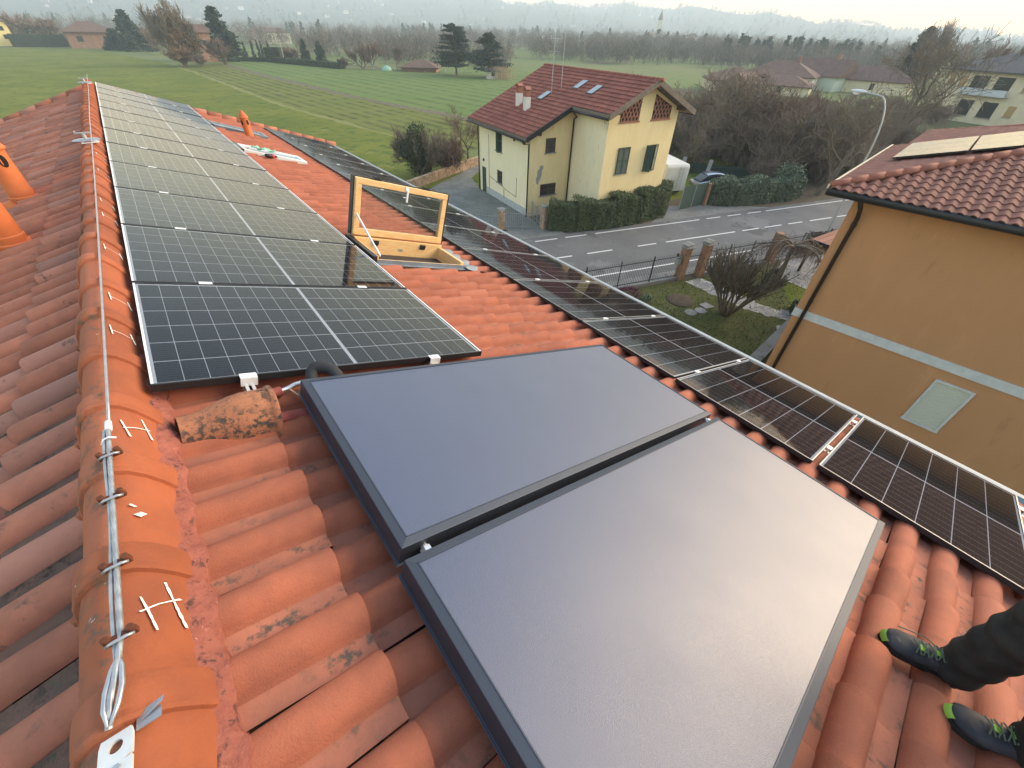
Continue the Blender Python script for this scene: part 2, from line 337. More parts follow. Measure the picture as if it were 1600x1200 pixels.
M['roof_o'] = mat('rosy_roof_tile', (.215,.086,.060), .8, var=(.18,.073,.054), noise=3, rand=.5, spots=[((.20,.10,.08), 11, .60, .1)], bump=(60,.2,.004), spec=.45)
M['roof_brown'] = mat('brown_roof_tile', (.11,.068,.055), .9, var=(.15,.09,.07), noise=.8, bump=(6,.5,.05))
M['roof_dark'] = mat('dark_slate_roof', (.060,.063,.068), .85, var=(.075,.075,.08), noise=.8, bump=(5,.5,.05))
M['green_shutter'] = mat('green_shutter', (.030,.062,.048), .6, var=(.038,.075,.058), noise=9)
M['brown_window'] = mat('brown_window_frame', (.075,.035,.026), .6)
M['window_dark'] = mat('dark_window_glass', (.02,.023,.027), .12, spec=.7)
M['bargeboard'] = mat('grey_bargeboard', (.145,.115,.090), .8, var=(.19,.155,.125), noise=4)
M['rafter'] = mat('brown_rafter', (.08,.045,.03), .8)
M['brick'] = mat('red_brick', (.36,.17,.115), .9, var=(.30,.13,.09), noise=12, rand=.5)
M['brick_pale'] = mat('stone_brick', (.33,.225,.155), .92, var=(.40,.30,.22), noise=7, spots=[((.15,.11,.085), 14, .58, .1)], rand=.6, bump=(20,.5,.01))
M['pillar'] = mat('tan_pillar_plaster', (.30,.175,.10), .9, var=(.22,.125,.08), noise=3, spots=[((.10,.065,.05), 6, .6, .1)], bump=(20,.4,.01))
M['skylight'] = mat('skylight_glass', (.25,.30,.33), .08, spec=.9)
M['iron'] = mat('dark_iron', (.030,.034,.038), .6, metal=.3)
M['wall_white'] = mat('white_wall', (.66,.66,.62), .9, var=(.58,.58,.54), noise=1)
M['wall_cream'] = mat('cream_wall', (.62,.56,.40), .9, var=(.56,.50,.36), noise=1)
M['wall_far'] = mat('far_wall', (.40,.39,.36), .9, var=(.34,.32,.28), noise=.2)
M['wall_pink'] = mat('salmon_wall', (.52,.33,.22), .9, var=(.48,.30,.2), noise=1)
M['wall_green'] = mat('pale_green_wall', (.50,.56,.47), .9)
M['wall_brick'] = mat('rough_brick_wall', (.30,.155,.105), .92, var=(.20,.13,.095), noise=1.2, spots=[((.33,.29,.24), 1.6, .56, .1)])
M['blind'] = mat('tan_blind', (.36,.24,.10), .7)
M['galv'] = mat('lamp_post_grey', (.40,.42,.43), .55, metal=.4)
M['lamp_head'] = mat('lamp_head_paint', (.55,.60,.64), .4)
M['lamp_glass'] = mat('lamp_bowl', (.75,.77,.78), .2)
# plants
M['bark'] = mat('grey_bark', (.12,.10,.078), .95, var=(.16,.135,.105), noise=5, spots=[((.06,.075,.03), 3, .60, .1)])
M['twig'] = mat('bare_twigs', (.165,.135,.102), .95, var=(.20,.165,.125), noise=.8)
M['twig_red'] = mat('reddish_twigs', (.195,.135,.102), .95, var=(.16,.115,.088), noise=.5)
M['twig_rust'] = mat('rusty_foliage', (.21,.115,.062), .95, var=(.15,.10,.055), noise=.5)
M['twig_pale'] = mat('pale_twigs', (.20,.165,.125), .95, var=(.15,.125,.095), noise=.5)
M['leaf_dark'] = mat('dark_evergreen_leaf', (.030,.048,.022), .7, var=(.050,.070,.030), noise=1.2, rand=.6, spec=.35)
M['leaf_hedge'] = mat('hedge_leaf', (.080,.112,.046), .6, var=(.115,.140,.062), noise=1.6, rand=.6, spec=.4)
M['leaf_laurel'] = mat('laurel_leaf', (.085,.125,.068), .5, var=(.13,.17,.11), noise=1.3, rand=.6, spec=.5)
M['needle'] = mat('conifer_needles', (.020,.042,.030), .85, var=(.034,.058,.036), noise=.6, rand=.5)
M['needle_blue'] = mat('cedar_needles', (.030,.050,.042), .85, var=(.045,.068,.052), noise=.5, rand=.5)
M['hedge_far'] = mat('clipped_far_hedge', (.030,.042,.026), .95, var=(.045,.055,.032), noise=2)
M['brown_leaf'] = mat('dry_brown_leaf', (.085,.055,.045), .85, var=(.06,.045,.035), noise=2, rand=.5)
M['purple_leaf'] = mat('purple_heather', (.16,.045,.085), .85, var=(.09,.04,.055), noise=6, rand=.5)
M['reed'] = mat('dry_reed', (.42,.33,.20), .9, var=(.34,.26,.16), noise=2)
M['far_wood'] = mat('far_bare_wood', (.165,.140,.118), .95, var=(.115,.108,.090), noise=.01, coords='World', rand=.5)
M['far_ever'] = mat('far_evergreen_wood', (.045,.065,.045), .95, var=(.065,.08,.055), noise=.01, coords='World', rand=.5)

# ------------------------------------------------------------------ ground, fields, road
def sheet(name, poly, z, m, label=None):
    b = MB(); b.add([(x,y,z) for x,y in poly], [tuple(range(len(poly)))]); return b.build(name, m, kind='structure')
def hill_h(az, r):
    """height of the far slope, by bearing (degrees) and distance"""
    tab = [(-40,.056),(-10,.058),(5,.058),(15,.055),(22,.049),(29,.044),(36,.039),(45,.034),(52,.031),(60,.027),(68,.020),(75,.012),(84,.008),(110,.010),(150,.02)]
    a = np.interp(az, [t[0] for t in tab], [t[1] for t in tab])
    t = np.clip((r-1250)/(3200-1250), 0, 1); t = t*t*(3-2*t)
    return t*(a*3200+9 + 9*np.sin(az*.9+1)+5*np.sin(az*2.3+.5))*(1+.10*np.sin(r*.0031+az*.2))
azs = np.radians(np.concatenate([np.arange(-180,-30,10.), np.arange(-30,115,1.5), np.arange(115,180.1,10.)]))
rs = np.array([0.5,10,25,50,90,150,250,400,600,800,1000,1200]+list(np.arange(1350,3700,120))+[3780])
V = []; Fq = []
for r in rs:
    for a in azs:
        V.append((r*math.sin(a), r*math.cos(a), float(hill_h(math.degrees(a), r))-.012))
na = len(azs)
for i in range(len(rs)-1):
    for j in range(na-1): Fq.append((i*na+j, (i+1)*na+j, (i+1)*na+j+1, i*na+j+1))
terrain = np_mesh('terrain', V, np.array(Fq)[:, ::-1], M['far_grass'], smooth=True, kind='structure')
terrain.data.materials.append(M['hill'])
mi = np.zeros(len(Fq), np.int32); mi[:] = [1 if rs[k//(na-1)] >= 1200 else 0 for k in range(len(Fq))]
terrain.data.polygons.foreach_set('material_index', mi)

b1 = [(17.0,190),(18.3,170.3),(21.7,90.0),(26.1,58.3),(27.2,46)]
b2 = [(31.7,205.5),(32.4,158.3),(36.9,96.5),(41.8,65.6),(46,48)]
sheet('meadow', [(-140,-60),(60,-60),(60,36),(27.2,44)]+b1[::-1][1:]+[(15,215),(-5,320),(-140,345)], 0.004, M['meadow'])
sheet('striped_field', b1[::-1]+b2[:1]+b2[1:], 0.012, M['crop'])
sheet('crop_field', b2[::-1]+[(33.5,216),(49.3,204.3),(59.8,165.8),(79.3,148),(92,116),(80,60)], 0.016, M['crop_far'])
def strip(name, line, w, z, m, jit=0.0):
    b = MB(); L = []; Rr = []
    pts = []
    for (x0,y0),(x1,y1) in zip(line[:-1], line[1:]):
        k = max(1, int(math.hypot(x1-x0,y1-y0)/2.0))
        pts += [(x0+(x1-x0)*i/k, y0+(y1-y0)*i/k) for i in range(k)]
    pts.append(line[-1]); vs = []
    for i, (x,y) in enumerate(pts):
        a = pts[max(0,i-1)]; c = pts[min(len(pts)-1,i+1)]; d = Vector((c[0]-a[0], c[1]-a[1])).normalized()
        j1, j2 = (1+jit*(rng.random()-.5)*2 for _ in range(2))
        vs += [(x-d.y*w/2*j1, y+d.x*w/2*j1, z), (x+d.y*w/2*j2, y-d.x*w/2*j2, z)]
    b.add(vs, [(2*i+1,2*i+3,2*i+2,2*i) for i in range(len(pts)-1)]); return b.build(name, m, kind='structure')
strip('dry_grass_strip', b1, 1.0, 0.022, M['dry_grass'], .7)
strip('ditch', b2, 1.9, 0.024, M['ditch'], .6)

RD = Vector((.956,-.293)); RN = Vector((.293,.956))          # road direction and normal
def road(t, n): return (RD.x*t+RN.x*n, RD.y*t+RN.y*n)
sheet('verge', [road(-25,15.5), road(95,15.5), road(95,34), road(36,34), road(30,30), road(8,30), road(-25,27)], 0.006, M['leaf_litter'])
sheet('road', [road(-40,18.3), road(95,18.3), road(95,25.7), road(-40,25.7)], 0.03, M['asphalt'])
sheet('pavement', [road(-40,17.45), road(95,17.45), road(95,18.3), road(-40,18.3)], 0.022, M['concrete'])
sheet('parking_apron', [road(10.5,25.7), road(14.2,25.7), road(14.0,27.4), road(11.8,28.4), road(9.6,27.0)], 0.026, M['gravel'])
sheet('gate_apron', [road(21.5,25.7), road(33.5,25.7), road(31.5,26.6), road(28.9,28.2), road(25.3,28.5)], 0.026, M['concrete'])
sheet('gravel_drive', [(17.2,26.0),(19.2,20.6),(20.3,21.6),(21.2,24.4),(22.2,32.6),(23.6,36.2),(29,40.5),(28,43),(24,38.4),(19.6,36.0),(16.0,33.4),(12,31)], 0.014, M['gravel'])
pm = MB()
def dash(t0, t1, n, w=.13): pm.add([(*road(t0,n-w/2),.0345), (*road(t1,n-w/2),.0345), (*road(t1,n+w/2),.0345), (*road(t0,n+w/2),.0345)], [(0,1,2,3)])
def tpx(x, y): return x*RD.x+y*RD.y
for a, b_ in ((tpx(18.4,20.6),tpx(20.0,20.1)), (tpx(20.6,19.9),tpx(22.2,19.45)), (tpx(22.9,19.2),tpx(31.8,16.5)), (tpx(32.5,16.3),tpx(33.8,15.9)), (tpx(34.5,15.7),tpx(35.8,15.3)), (tpx(36.5,15.1),tpx(37.9,14.7)), (tpx(38.4,14.5),95), (-10,tpx(17.4,20.9))):
    dash(a, b_, 25.06)
for a, b_ in ((9.6,10.9),(11.5,12.9),(14.0,15.9),(17.9,19.4),(20.2,26.4),(27.1,28.7),(29.3,31.0),(31.7,33.2),(34.0,36.4),(37,41),(42,46),(47,51),(52,56),(57,61),(5,6.5),(7,8.6)):
    dash(a, b_, 22.15)
dash(-40, 95, 19.1)
pm.build('road_markings', M['road_paint'], kind='structure')
# our garden
sheet('lawn', [(5.4,-8),(5.4,16.6),road(11.2,17.05),road(27,17.05),(29.6,8.6),(26.8,8.0),(22.6,4.7),(18,4.2),(13.4,3.4),(13.0,-8)], 0.018, M['lawn'])
sheet('drive_slab', [road(26.7,17.35),road(38.5,17.35),(37.5,4.6),(26.6,5.0),(26.9,8.1),(28.2,8.6)], 0.020, M['grout'])
b = MB(); b.lathe([(0.75,0.0),(.7,.03),(.4,.05),(.05,.055)], 20, (19.6,9.8,0.016)); tag(b.build('bare_earth_patch', M['earth'], smooth=True), kind='structure')
b = MB()
for k in range(14000):
    x = rng.uniform(5.4,28.6); y = rng.uniform(-1,14.5)
    if x*RN.x+y*RN.y > 17.0 or y < 4.4-.03*x: continue
    if math.hypot(x-19.6,y-9.8) < .72: continue
    a = rng.random()*6.28; w = .012+.012*rng.random(); h = .04+.08*rng.random()*(1.6 if rng.random()<.15 else 1); lx, ly = rng.uniform(-.05,.05), rng.uniform(-.05,.05)
    b.add([(x-w*math.cos(a),y-w*math.sin(a),.018),(x+w*math.cos(a),y+w*math.sin(a),.018),(x+lx,y+ly,.018+h)], [(0,1,2)])
tag(b.build('lawn_grass', M['lawn']), kind='stuff')

# ------------------------------------------------------------------ our roof
AL = 0.3203; CA, SA = math.cos(AL), math.sin(AL); D0 = -1.22226; XR = -0.50
def RP(u, y, off=0.0, side=1):
    x = u*CA + (D0+off)*SA; z = -u*SA + (D0+off)*CA
    if side < 0: x = 2*XR - x
    return Vector((x, y, z+11.0))
house = thing('tiled_house', 'our own house under the camera with a terracotta tiled gable roof full of solar panels', 'house', (2.0,6.0,0))
def own(o): o.parent = house; o.location = (o.location.x-2.0, o.location.y-6.0, o.location.z); return o
# deck below the tiles, walls, eaves
b = MB()
for s in (1,-1):
    q = [RP(-.09,-4.2,-.165,s), RP(5.2 if s > 0 else 5.45,-4.2,-.165,s), RP(5.2 if s > 0 else 5.45,15.55,-.165,s), RP(-.09,15.55,-.165,s)]
    q2 = [p-Vector((0,0,.18)) for p in q]
    b.add(q+q2, [(0,1,2,3),(7,6,5,4),(0,4,5,1),(1,5,6,2),(2,6,7,3),(3,7,4,0)])
own(b.build('roof_deck', M['deck']))
b = MB(); xe = 4.35
b.box(2*XR-xe, xe, -4.0, 15.2, 0, 7.75)
b.add([(2*XR-xe,15.2,7.75),(xe,15.2,7.75),(XR,15.2,9.45)], [(0,1,2)]); b.add([(2*XR-xe,-4,7.75),(xe,-4,7.75),(XR,-4,9.45)], [(2,1,0)])
own(b.build('wall', M['wall_cream']))
b = MB()
for s in (1,):
    g = [RP(5.36+.115*math.cos(t), 0, -.105+.095*math.sin(t)) for t in [PI*1.02*i/8-PI*1.01 for i in range(9)]]
    g2 = [RP(5.36+.122*math.cos(t), 0, -.105+.102*math.sin(t)) for t in [PI*1.02*i/8-PI*1.01 for i in range(9)]]
    vs = []
    for y in (-4.1,15.6): vs += [(p.x,y,p.z) for p in g] + [(p.x,y,p.z) for p in g2]
    fs = [(i,i+1,19+i,18+i)[::-1] for i in range(8)]+[(9+i,10+i,28+i,27+i) for i in range(8)]+[(0,9,27,18),(8,26,35,17)]
    b.add(vs, fs)
    # flat galvanised lip
    a = RP(5.465,-4.1,-.098); c = RP(5.545,-4.1,-.092)
    b.add([(a.x,-4.1,a.z),(c.x,-4.1,c.z),(c.x,15.6,c.z),(a.x,15.6,a.z),(a.x,-4.1,a.z-.012),(c.x,-4.1,c.z-.012),(c.x,15.6,c.z-.012),(a.x,15.6,a.z-.012)], [(0,1,2,3),(0,4,5,1),(1,5,6,2),(3,2,6,7)])
own(b.build('gutter', M['gutter']))

PROF = [(-.136,.012),(-.131,.005),(-.088,.003),(-.070,.006),(-.062,.026),(-.047,.047),(-.024,.061),(0,.066),(.024,.061),(.047,.047),(.061,.026),(.067,.004)]
TL = .405
def tile_data():
    vs = []; n = len(PROF)
    for x, lift, wid in ((0,0,.86),(TL*.978,.031,1.0),(TL,.0285,1.0)):
        for y, z in PROF: vs.append((x, y*(wid if y > -.07 else 1), z*(wid if x < TL else .97)+lift))
    for y, z in PROF: vs.append((TL-.002, y*.99, z*.97+.0285-.024))
    fs = []
    for i in range(3):
        for j in range(n-1): fs.append((i*n+j, (i+1)*n+j, (i+1)*n+j+1, i*n+j+1))
    return vs, fs
TV, TF = tile_data()
TMI = [1 if (f % (len(PROF)-1)) < 3 else 0 for f in range(len(TF))]      # the flat channel gathers dirt
def tile_mesh(m, m2):
    b = MB(); b.add(TV, TF); b.mi = list(TMI); return b.mesh('tile', [m, m2], True)
TM = {1: tile_mesh(M['tile'], M['pan']), -1: tile_mesh(M['tile_old'], M['pan_old'])}
for me in TM.values(): me.set_sharp_from_angle(angle=R(50))
def hidden(u, y, s):
    if s < 0: return False
    if u < 1.62 and 2.05 < y < 15.6: return True
    if 3.55 < u < 5.05 and -.95 < y < 15: return True
    if .75 < u < 2.75 and -.2 < y < 1.6: return True
    if 1.95 < u < 2.9 and 3.95 < y < 4.75: return True
    for y0, y1 in ((9.95,10.5),(12.95,13.5)):
        if 1.9 < u < 3.1 and y0 < y < y1: return True
    return False
def topix(P):
    d = P-CAM; z = d.dot(fw)
    if z < .05: return None
    return 800+F_PX*d.dot(rt2)/z, 600-F_PX*d.dot(up2)/z
cells = []
for s in (1,-1):
    for i in range(-1,16):
        for j in range(-21,78):
            u = .388+.342*i; y = .274+.198*j
            if s > 0 and 1.90 < u and u-TL < 2.90 and 3.93 < y < 4.66: continue   # roof window opening
            if s > 0 and any(1.9 < u-.1 < 3.12 and y0 < y < y0+.62 for y0 in (9.9,12.9)): continue
            if i == -1 or (s > 0 and i == 15): continue
            p = RP(u-.17, y, -.1, s); px = topix(p)
            vis = px is not None and -80 < px[0] < 1680 and -60 < px[1] < 1290 and not hidden(u-.17, y, s)
            cells.append((s, u-TL, y, (p-CAM).length + (0 if vis else 1000)))
cells.sort(key=lambda t: t[3])
ROT = {1: Matrix.Rotation(AL, 3, 'Y')}
def tile_T(s, u, y, k):
    """rotation matrix + place of one tile"""
    rx = rng.gauss(0,.020); rz_ = rng.gauss(0,.011); dz = rng.gauss(0,.003)
    m = Matrix.Rotation(AL, 4, 'Y') @ Matrix.Rotation(rz_, 4, 'Z') @ Matrix.Rotation(rx, 4, 'X')
    p = RP(u+rng.gauss(0,.007), y+rng.gauss(0,.0028), -.157+dz, 1)
    m.translation = p
    if s < 0: m = Matrix.Translation((2*XR,0,0)) @ Matrix.Rotation(PI, 4, 'Z') @ Matrix.Translation((0,-2*y,0)) @ m
    return m
rest = {1: [], -1: []}
for k, (s, u, y, d) in enumerate(cells):
    m = tile_T(s, u, y, k)
    if k < 300:
        o = bpy.data.objects.new('tile', TM[s]); C.objects.link(o); o.parent = house
        o.matrix_local = Matrix.Translation((-2.0,-6.0,0)) @ m
    else: rest[s].append(m)
tv = np.array([(*p,1) for p in TV]); tf = np.array(TF)
for s in (1,-1):
    A = np.array([np.array(m) for m in rest[s]]); n = len(A)
    VV = np.einsum('nij,kj->nki', A, tv)[:, :, :3].reshape(-1,3)
    FF = (tf[None]+(np.arange(n)*len(tv))[:, None, None]).reshape(-1,4)
    o = np_mesh('roof_tiles', VV, FF, M['tile'] if s > 0 else M['tile_old'], smooth=True, rnd=np.repeat(nrg.random(n), len(tf)))
    o.data.materials.append(M['pan'] if s > 0 else M['pan_old']); o.data.polygons.foreach_set('material_index', np.tile(np.array(TMI, np.int32), n))
    o.data.set_sharp_from_angle(angle=R(50)); own(o); o['kind'] = 'stuff'

# ridge tiles: trapezoid barrel with a collar at the far end
ZR = 9.86    # underside of the crown
RPROF = [(-.114,-.165),(-.103,-.115),(-.080,-.048),(-.052,-.002),(-.024,.020),(.0,.026),(.030,.022),(.060,.001),(.088,-.040),(.111,-.090),(.126,-.135)]
def ridge_mesh():
    b = MB(); vs = []; n = len(RPROF)
    st = [(0.0,.94,-.010),(.318,1.0,0.0),(.321,1.075,.011),(.330,1.10,.016),(.345,1.085,.013),(.352,1.10,.016),(.402,1.11,.018),(.415,1.09,.012),(.417,.99,-.008)]
    for y, k, dz in st:
        for x, z in RPROF: vs.append((x*k, y, (z+.03)*k-.03+dz+.05-y*.045))
    fs = [(i*n+j, i*n+j+1, (i+1)*n+j+1, (i+1)*n+j) for i in range(len(st)-1) for j in range(n-1)]
    b.add(vs, fs)
    b.mi = [1 if (f % (n-1)) < 6 else 0 for f in range(len(fs))]
    # little nib on the collar's shoulder
    b.m = 0; b.ball((.097,.362,-.028), (.012,.018,.014), 6, 4); b.m = 1; b.ball((-.118,.362,-.085), (.018,.02,.016), 6, 4)
    me = b.mesh('ridge_tile', [M['ridge'], M['ridge_dirty']], True); me.set_sharp_from_angle(angle=R(33)); return me
RM = ridge_mesh()
ridge = []
k = 0; y = .67+.012-.385*12
while y+.38 < 15.75:
    o = inst('ridge_tile', RM, house, (-.525-2.0+rng.gauss(0,.003), y-.40-6.0, ZR+rng.gauss(0,.003)), (rng.gauss(0,.006), 0, rng.gauss(0,.008)))
    ridge.append((y, o)); y += .385
def ridge_z(x, y0):   # height of the crown above the tile's own origin
    xs = [p[0] for p in RPROF]; zs = [p[1] for p in RPROF]
    return float(np.interp(x, xs, zs)) + .05 - .045*.2
def chalk(y, strokes, w=.005):
    """chalk strokes on the ridge tile whose far end is at y; points (x, dy) on its crown"""
    o = min(ridge, key=lambda t: abs(t[0]-y))[1]; b = MB()
    for st in strokes:
        P = []
        for (x0,y0),(x1,y1) in zip(st[:-1], st[1:]):
            for i in range(6): t = i/6; P.append((x0+(x1-x0)*t, y0+(y1-y0)*t))
        P.append(st[-1]); vs = []
        for i,(x,yy) in enumerate(P):
            a = P[max(0,i-1)]; c = P[min(len(P)-1,i+1)]; d = Vector((c[0]-a[0],c[1]-a[1]))
            d = d.normalized() if d.length else Vector((1,0)); ww = w*(.6+.6*rng.random())/2
            for sgn in (1,-1):
                xx, y2 = x-d.y*ww*sgn, yy+d.x*ww*sgn
                xs = [p[0] for p in RPROF]; zs = [p[1] for p in RPROF]
                vs.append((xx, y2, float(np.interp(xx, xs, zs))+.05-y2*.045+.0035))
        b.add(vs, [(2*i+1,2*i+3,2*i+2,2*i) for i in range(len(P)-1)])
    b.build('chalk_mark', M['chalk'], o)
H1 = [[(.022,.10),(.036,.17)][::-1], [(.080,.13),(.072,.23)], [(.024,.13),(.086,.19)]]
chalk(1.07+.012, [[(.066,.235),(.074,.195),(.084,.135)], [(.098,.285),(.107,.215),(.116,.145)], [(.064,.19),(.114,.235)]], .0037)
chalk(1.83+.012, [[(.062,.24),(.078,.15)], [(.098,.29),(.112,.18)], [(.066,.195),(.110,.235)]], .0037)
for yy in (2.6,3.0,3.75,4.5,4.9,6.1,6.8,7.6):
    chalk(yy, [[(.060,.25),(.066,.16)], [(.104,.25),(.112,.16)], [(.063,.20),(.108,.205)]], .0037)
chalk(1.45, [[(.070,.13),(.080,.145)], [(.062,.17),(.066,.174)]], .012)

# mortar bed along the ridge, both sides
def mortar(side, x0, x1, y0, y1):
    b = MB(); vs = []; ny = int((y1-y0)/.03)
    for i in range(ny+1):
        y = y0+(y1-y0)*i/ny
        edge = .009*math.sin((y-.274)*2*PI/.198+1.2)+.014*(rng.random()-.5)
        for t in (0,.25,.5,.75,1):
            u = x0+(x1-x0+edge)*t
            h = .045*(1-t)+.010*rng.random()-.098-.028*(1-math.cos((y-.274)*2*PI/.198))*t*.5-.06*(t==1)
            vs.append(RP(u, y+.006*rng.random(), h, side))
    for i in range(ny):
        for j in range(4):
            f = (i*5+j, i*5+j+1, (i+1)*5+j+1, (i+1)*5+j); b.f.append(f if side > 0 else f[::-1]); b.mi.append(0); b.rn.append(0)
    b.v = [tuple(p) for p in vs]
    return own(b.build('ridge_mortar', M['mortar'], auto=40))
mortar(1, -.035, .078, -4.0, 15.4); mortar(-1, -.02, .060, -4.0, 15.4)
# round verge tiles at the far gable
b = MB(); b.tube([(0,0,0),(.37,0,.012)], [.085,.10], 10); VM = b.mesh('verge_tile', M['tile_old'], True)
for s_ in (1,-1):
    for i in range(16):
        p = RP(.05+.342*i, 15.52, -.10, s_)
        inst('verge_tile', VM, house, (p.x-2, p.y-6, p.z), (0, AL if s_ > 0 else PI-AL, 0))

# ------------------------------------------------------------------ solar panels
PW, PH = 1.762, 1.134
M['frame_lip'] = mat('silver_frame_lip', (.36,.36,.36), .45, metal=.4)
def frame_meshes(light):
    """aluminium frame: black outside, a bright lip on top"""
    f = MB(); t = .035
    for (x0,x1,y0,y1) in ((0,PW,0,.011),(0,PW,PH-.011,PH),(0,.011,.011,PH-.011),(PW-.011,PW,.011,PH-.011)):
        f.m = 0; f.box(x0,x1,y0,y1,-t,-.001)
        if light:
            f.m = 2; f.box(x0+.0005,x1-.0005,y0+.0005,y1-.0005,-.0009,.0006)
        else:
            f.m = 1
            if x1-x0 < .02: f.box(x0+.0005,x1-.0005,y0+.0005,y1-.0005,-.0009,.0006)
            else: f.m = 0; f.box(x0+.0005,x1-.0005,y0+.0005,y1-.0005,-.0009,.0006)
    return f.mesh('frame', [M['alu_black'], M['alu_white'], M['frame_lip']])
FRM = {True: frame_meshes(True), False: frame_meshes(False)}
b = MB(); b.box(.011, PW-.011, .011, PH-.011, -.012, -.0064); BACK = b.mesh('backsheet', M['backsheet'])
b = MB(); b.add([(.011,.011,-.0012),(PW-.011,.011,-.0012),(PW-.011,PH-.011,-.0012),(.011,PH-.011,-.0012)], [(0,1,2,3)]); PANE = b.mesh('glass_pane', M['pv_glass'])
CX, CY = (PW-.022-.020-.024)/18, (PH-.022-.020)/6     # pitch of the half cells
def cell_pos(i, j):
    x = .021+i*CX+(.012 if i >= 9 else 0)+.006*(1 if i >= 9 else 0); return x, .021+j*CY
def cell_mb(b, x, y, gap=.0026):
    c = .010; x0, x1, y0, y1 = x+gap/2, x+CX-gap/2, y+gap*1.05, y+CY-gap*1.05
    b.m = 0; b.box(x0, x1, y0, y1, -.0063, -.0060)
    b.m = 1
    for k in range(9):
        yy = y0+(y1-y0)*(k+.5)/9; b.add([(x0,yy-.0004,-.0058),(x1,yy-.0004,-.0058),(x1,yy+.0004,-.0058),(x0,yy+.0004,-.0058)], [(0,1,2,3)])
b = MB(); cell_mb(b, 0, 0); CELL = b.mesh('cell', [M['cell'], M['busbar']]); CELL2 = b.mesh('cell', [M['cell_brown_reflect'], M['busbar_dim']])
b = MB()
for i in range(18):
    for j in range(6): b.r = .05+rng.random()*.9; cell_mb(b, *cell_pos(i,j), gap=.0034)
CGRID = b.mesh('cell_grid', [M['cell'], M['busbar']]); CGRID2 = b.mesh('cell_grid', [M['cell_brown_reflect'], M['busbar_dim']])
b = MB(); b.box(-.035,.035,-.017,.017,.0015,.006); b.box(-.033,.033,-.006,.006,-.03,.0015); b.lathe([(.006,0),(.006,.003)], 8, (0,0,.006)); CLAMP = b.mesh('panel_clamp', [M['alu_white']])
b = MB(); b.box(-.035,.035,-.028,.012,.0015,.006); b.box(-.035,.035,-.029,-.024,-.04,.0015); b.lathe([(.006,0),(.006,.004)], 8, (0,-.012,.006)); ECLAMP = b.mesh('end_clamp', [M['alu_white']])
def panel(u, y, off, label, group, fine, light, rails, near_clamp='panel_clamp', gap=.0175):
    t = thing('solar_module', label, 'solar panel', RP(u,y,off), group=group, rot=(rng.gauss(0,.0015),AL+rng.gauss(0,.0012),rng.gauss(0,.0008)))
    inst('frame', FRM[light], t); inst('backsheet', BACK, t); inst('glass_pane', PANE, t)
    if fine:
        for i in range(18):
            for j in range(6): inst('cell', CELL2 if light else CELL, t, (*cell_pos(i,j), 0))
    else:
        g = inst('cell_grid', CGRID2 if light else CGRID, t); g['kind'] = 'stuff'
    for r_ in rails:
        if near_clamp == 'end_clamp': inst('end_clamp', ECLAMP, t, (r_,0,0))
        else: inst('panel_clamp', CLAMP, t, (r_,-gap/2,0))
    return t
U0 = 0.0015
upper = ['frontmost and largest black panel of the row along the ridge, beside the collectors', 'second panel of the ridge row, mirroring the wooden roof window', 'third panel of the ridge row, counted from the near end',
 'fourth panel of the ridge row, grey with sky reflection', 'fifth panel of the ridge row, counted from the near end', 'sixth panel of the ridge row, just before the halfway point',
 'seventh panel of the ridge row, abreast of the lifeline disc', 'eighth panel of the ridge row, whitish with sky glare', 'fourth panel from the far end of the ridge row', 'third panel from the far end of the ridge row',
 'second panel from the far end of the ridge row', 'last panel at the far end of the ridge row']
for k in range(12):
    panel(U0, 1.9366+1.15145*k, 0.0, upper[k], 'solar panels in the row along the ridge', k < 5, False, (.35,1.37), 'end_clamp' if k == 0 else 'panel_clamp')
lower = ['lowest right dark panel at the near end of the eaves row', 'dark eaves panel just beyond the wide silver gap', 'third panel of the eaves row, below the upper collector', 'fourth eaves panel, mirroring the yellow house',
 'fifth eaves panel, with yellow reflections at its near edge', 'sixth panel of the eaves row, beside the lead flashing', 'eaves panel level with the open roof window', 'eaves panel seen through the open window glass',
 'ninth panel of the eaves row, just past the open window', 'tenth panel of the eaves row', 'fourth panel from the far end of the eaves row', 'third panel from the far end of the eaves row', 'second panel from the far end of the eaves row', 'last panel at the far end of the eaves row']
for k in range(14):
    y = -1.08 if k == 0 else .095+1.1555*(k-1)
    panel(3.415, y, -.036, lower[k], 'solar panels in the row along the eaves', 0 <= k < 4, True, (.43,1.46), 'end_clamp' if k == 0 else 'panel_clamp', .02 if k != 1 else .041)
# rails under the panels
for i, (u, y0, y1, off, lb) in enumerate(((U0+.35,1.84,15.8,-.037,'upper rail under the ridge row of panels'),(U0+1.37,1.84,15.8,-.037,'lower rail under the ridge row of panels'),
        (3.415+.43,-1.16,15.2,-.073,'upper rail under the eaves row of panels'),(3.415+1.46,-1.16,15.2,-.073,'lower rail under the eaves row of panels'))):
    t = thing('mounting_rail', 'aluminium '+lb, 'rail', RP(u,y0,off), rot=(0,AL,0), group='aluminium rails under the panels')
    b = MB(); L = y1-y0
    b.box(-.02,-.015,0,L,-.04,0); b.box(.015,.02,0,L,-.04,0); b.box(-.015,.015,0,L,-.04,-.035); b.box(-.02,-.006,0,L,-.004,.0005); b.box(.006,.02,0,L,-.004,.0005)
    b.build('rail_profile', M['alu'], t)
    b = MB()
    for q in range(int(L/1.6)+1): b.box(-.03,.03,.25+q*1.6,.31+q*1.6,-.075,-.0405)
    b.build('roof_hook', M['steel'], t)

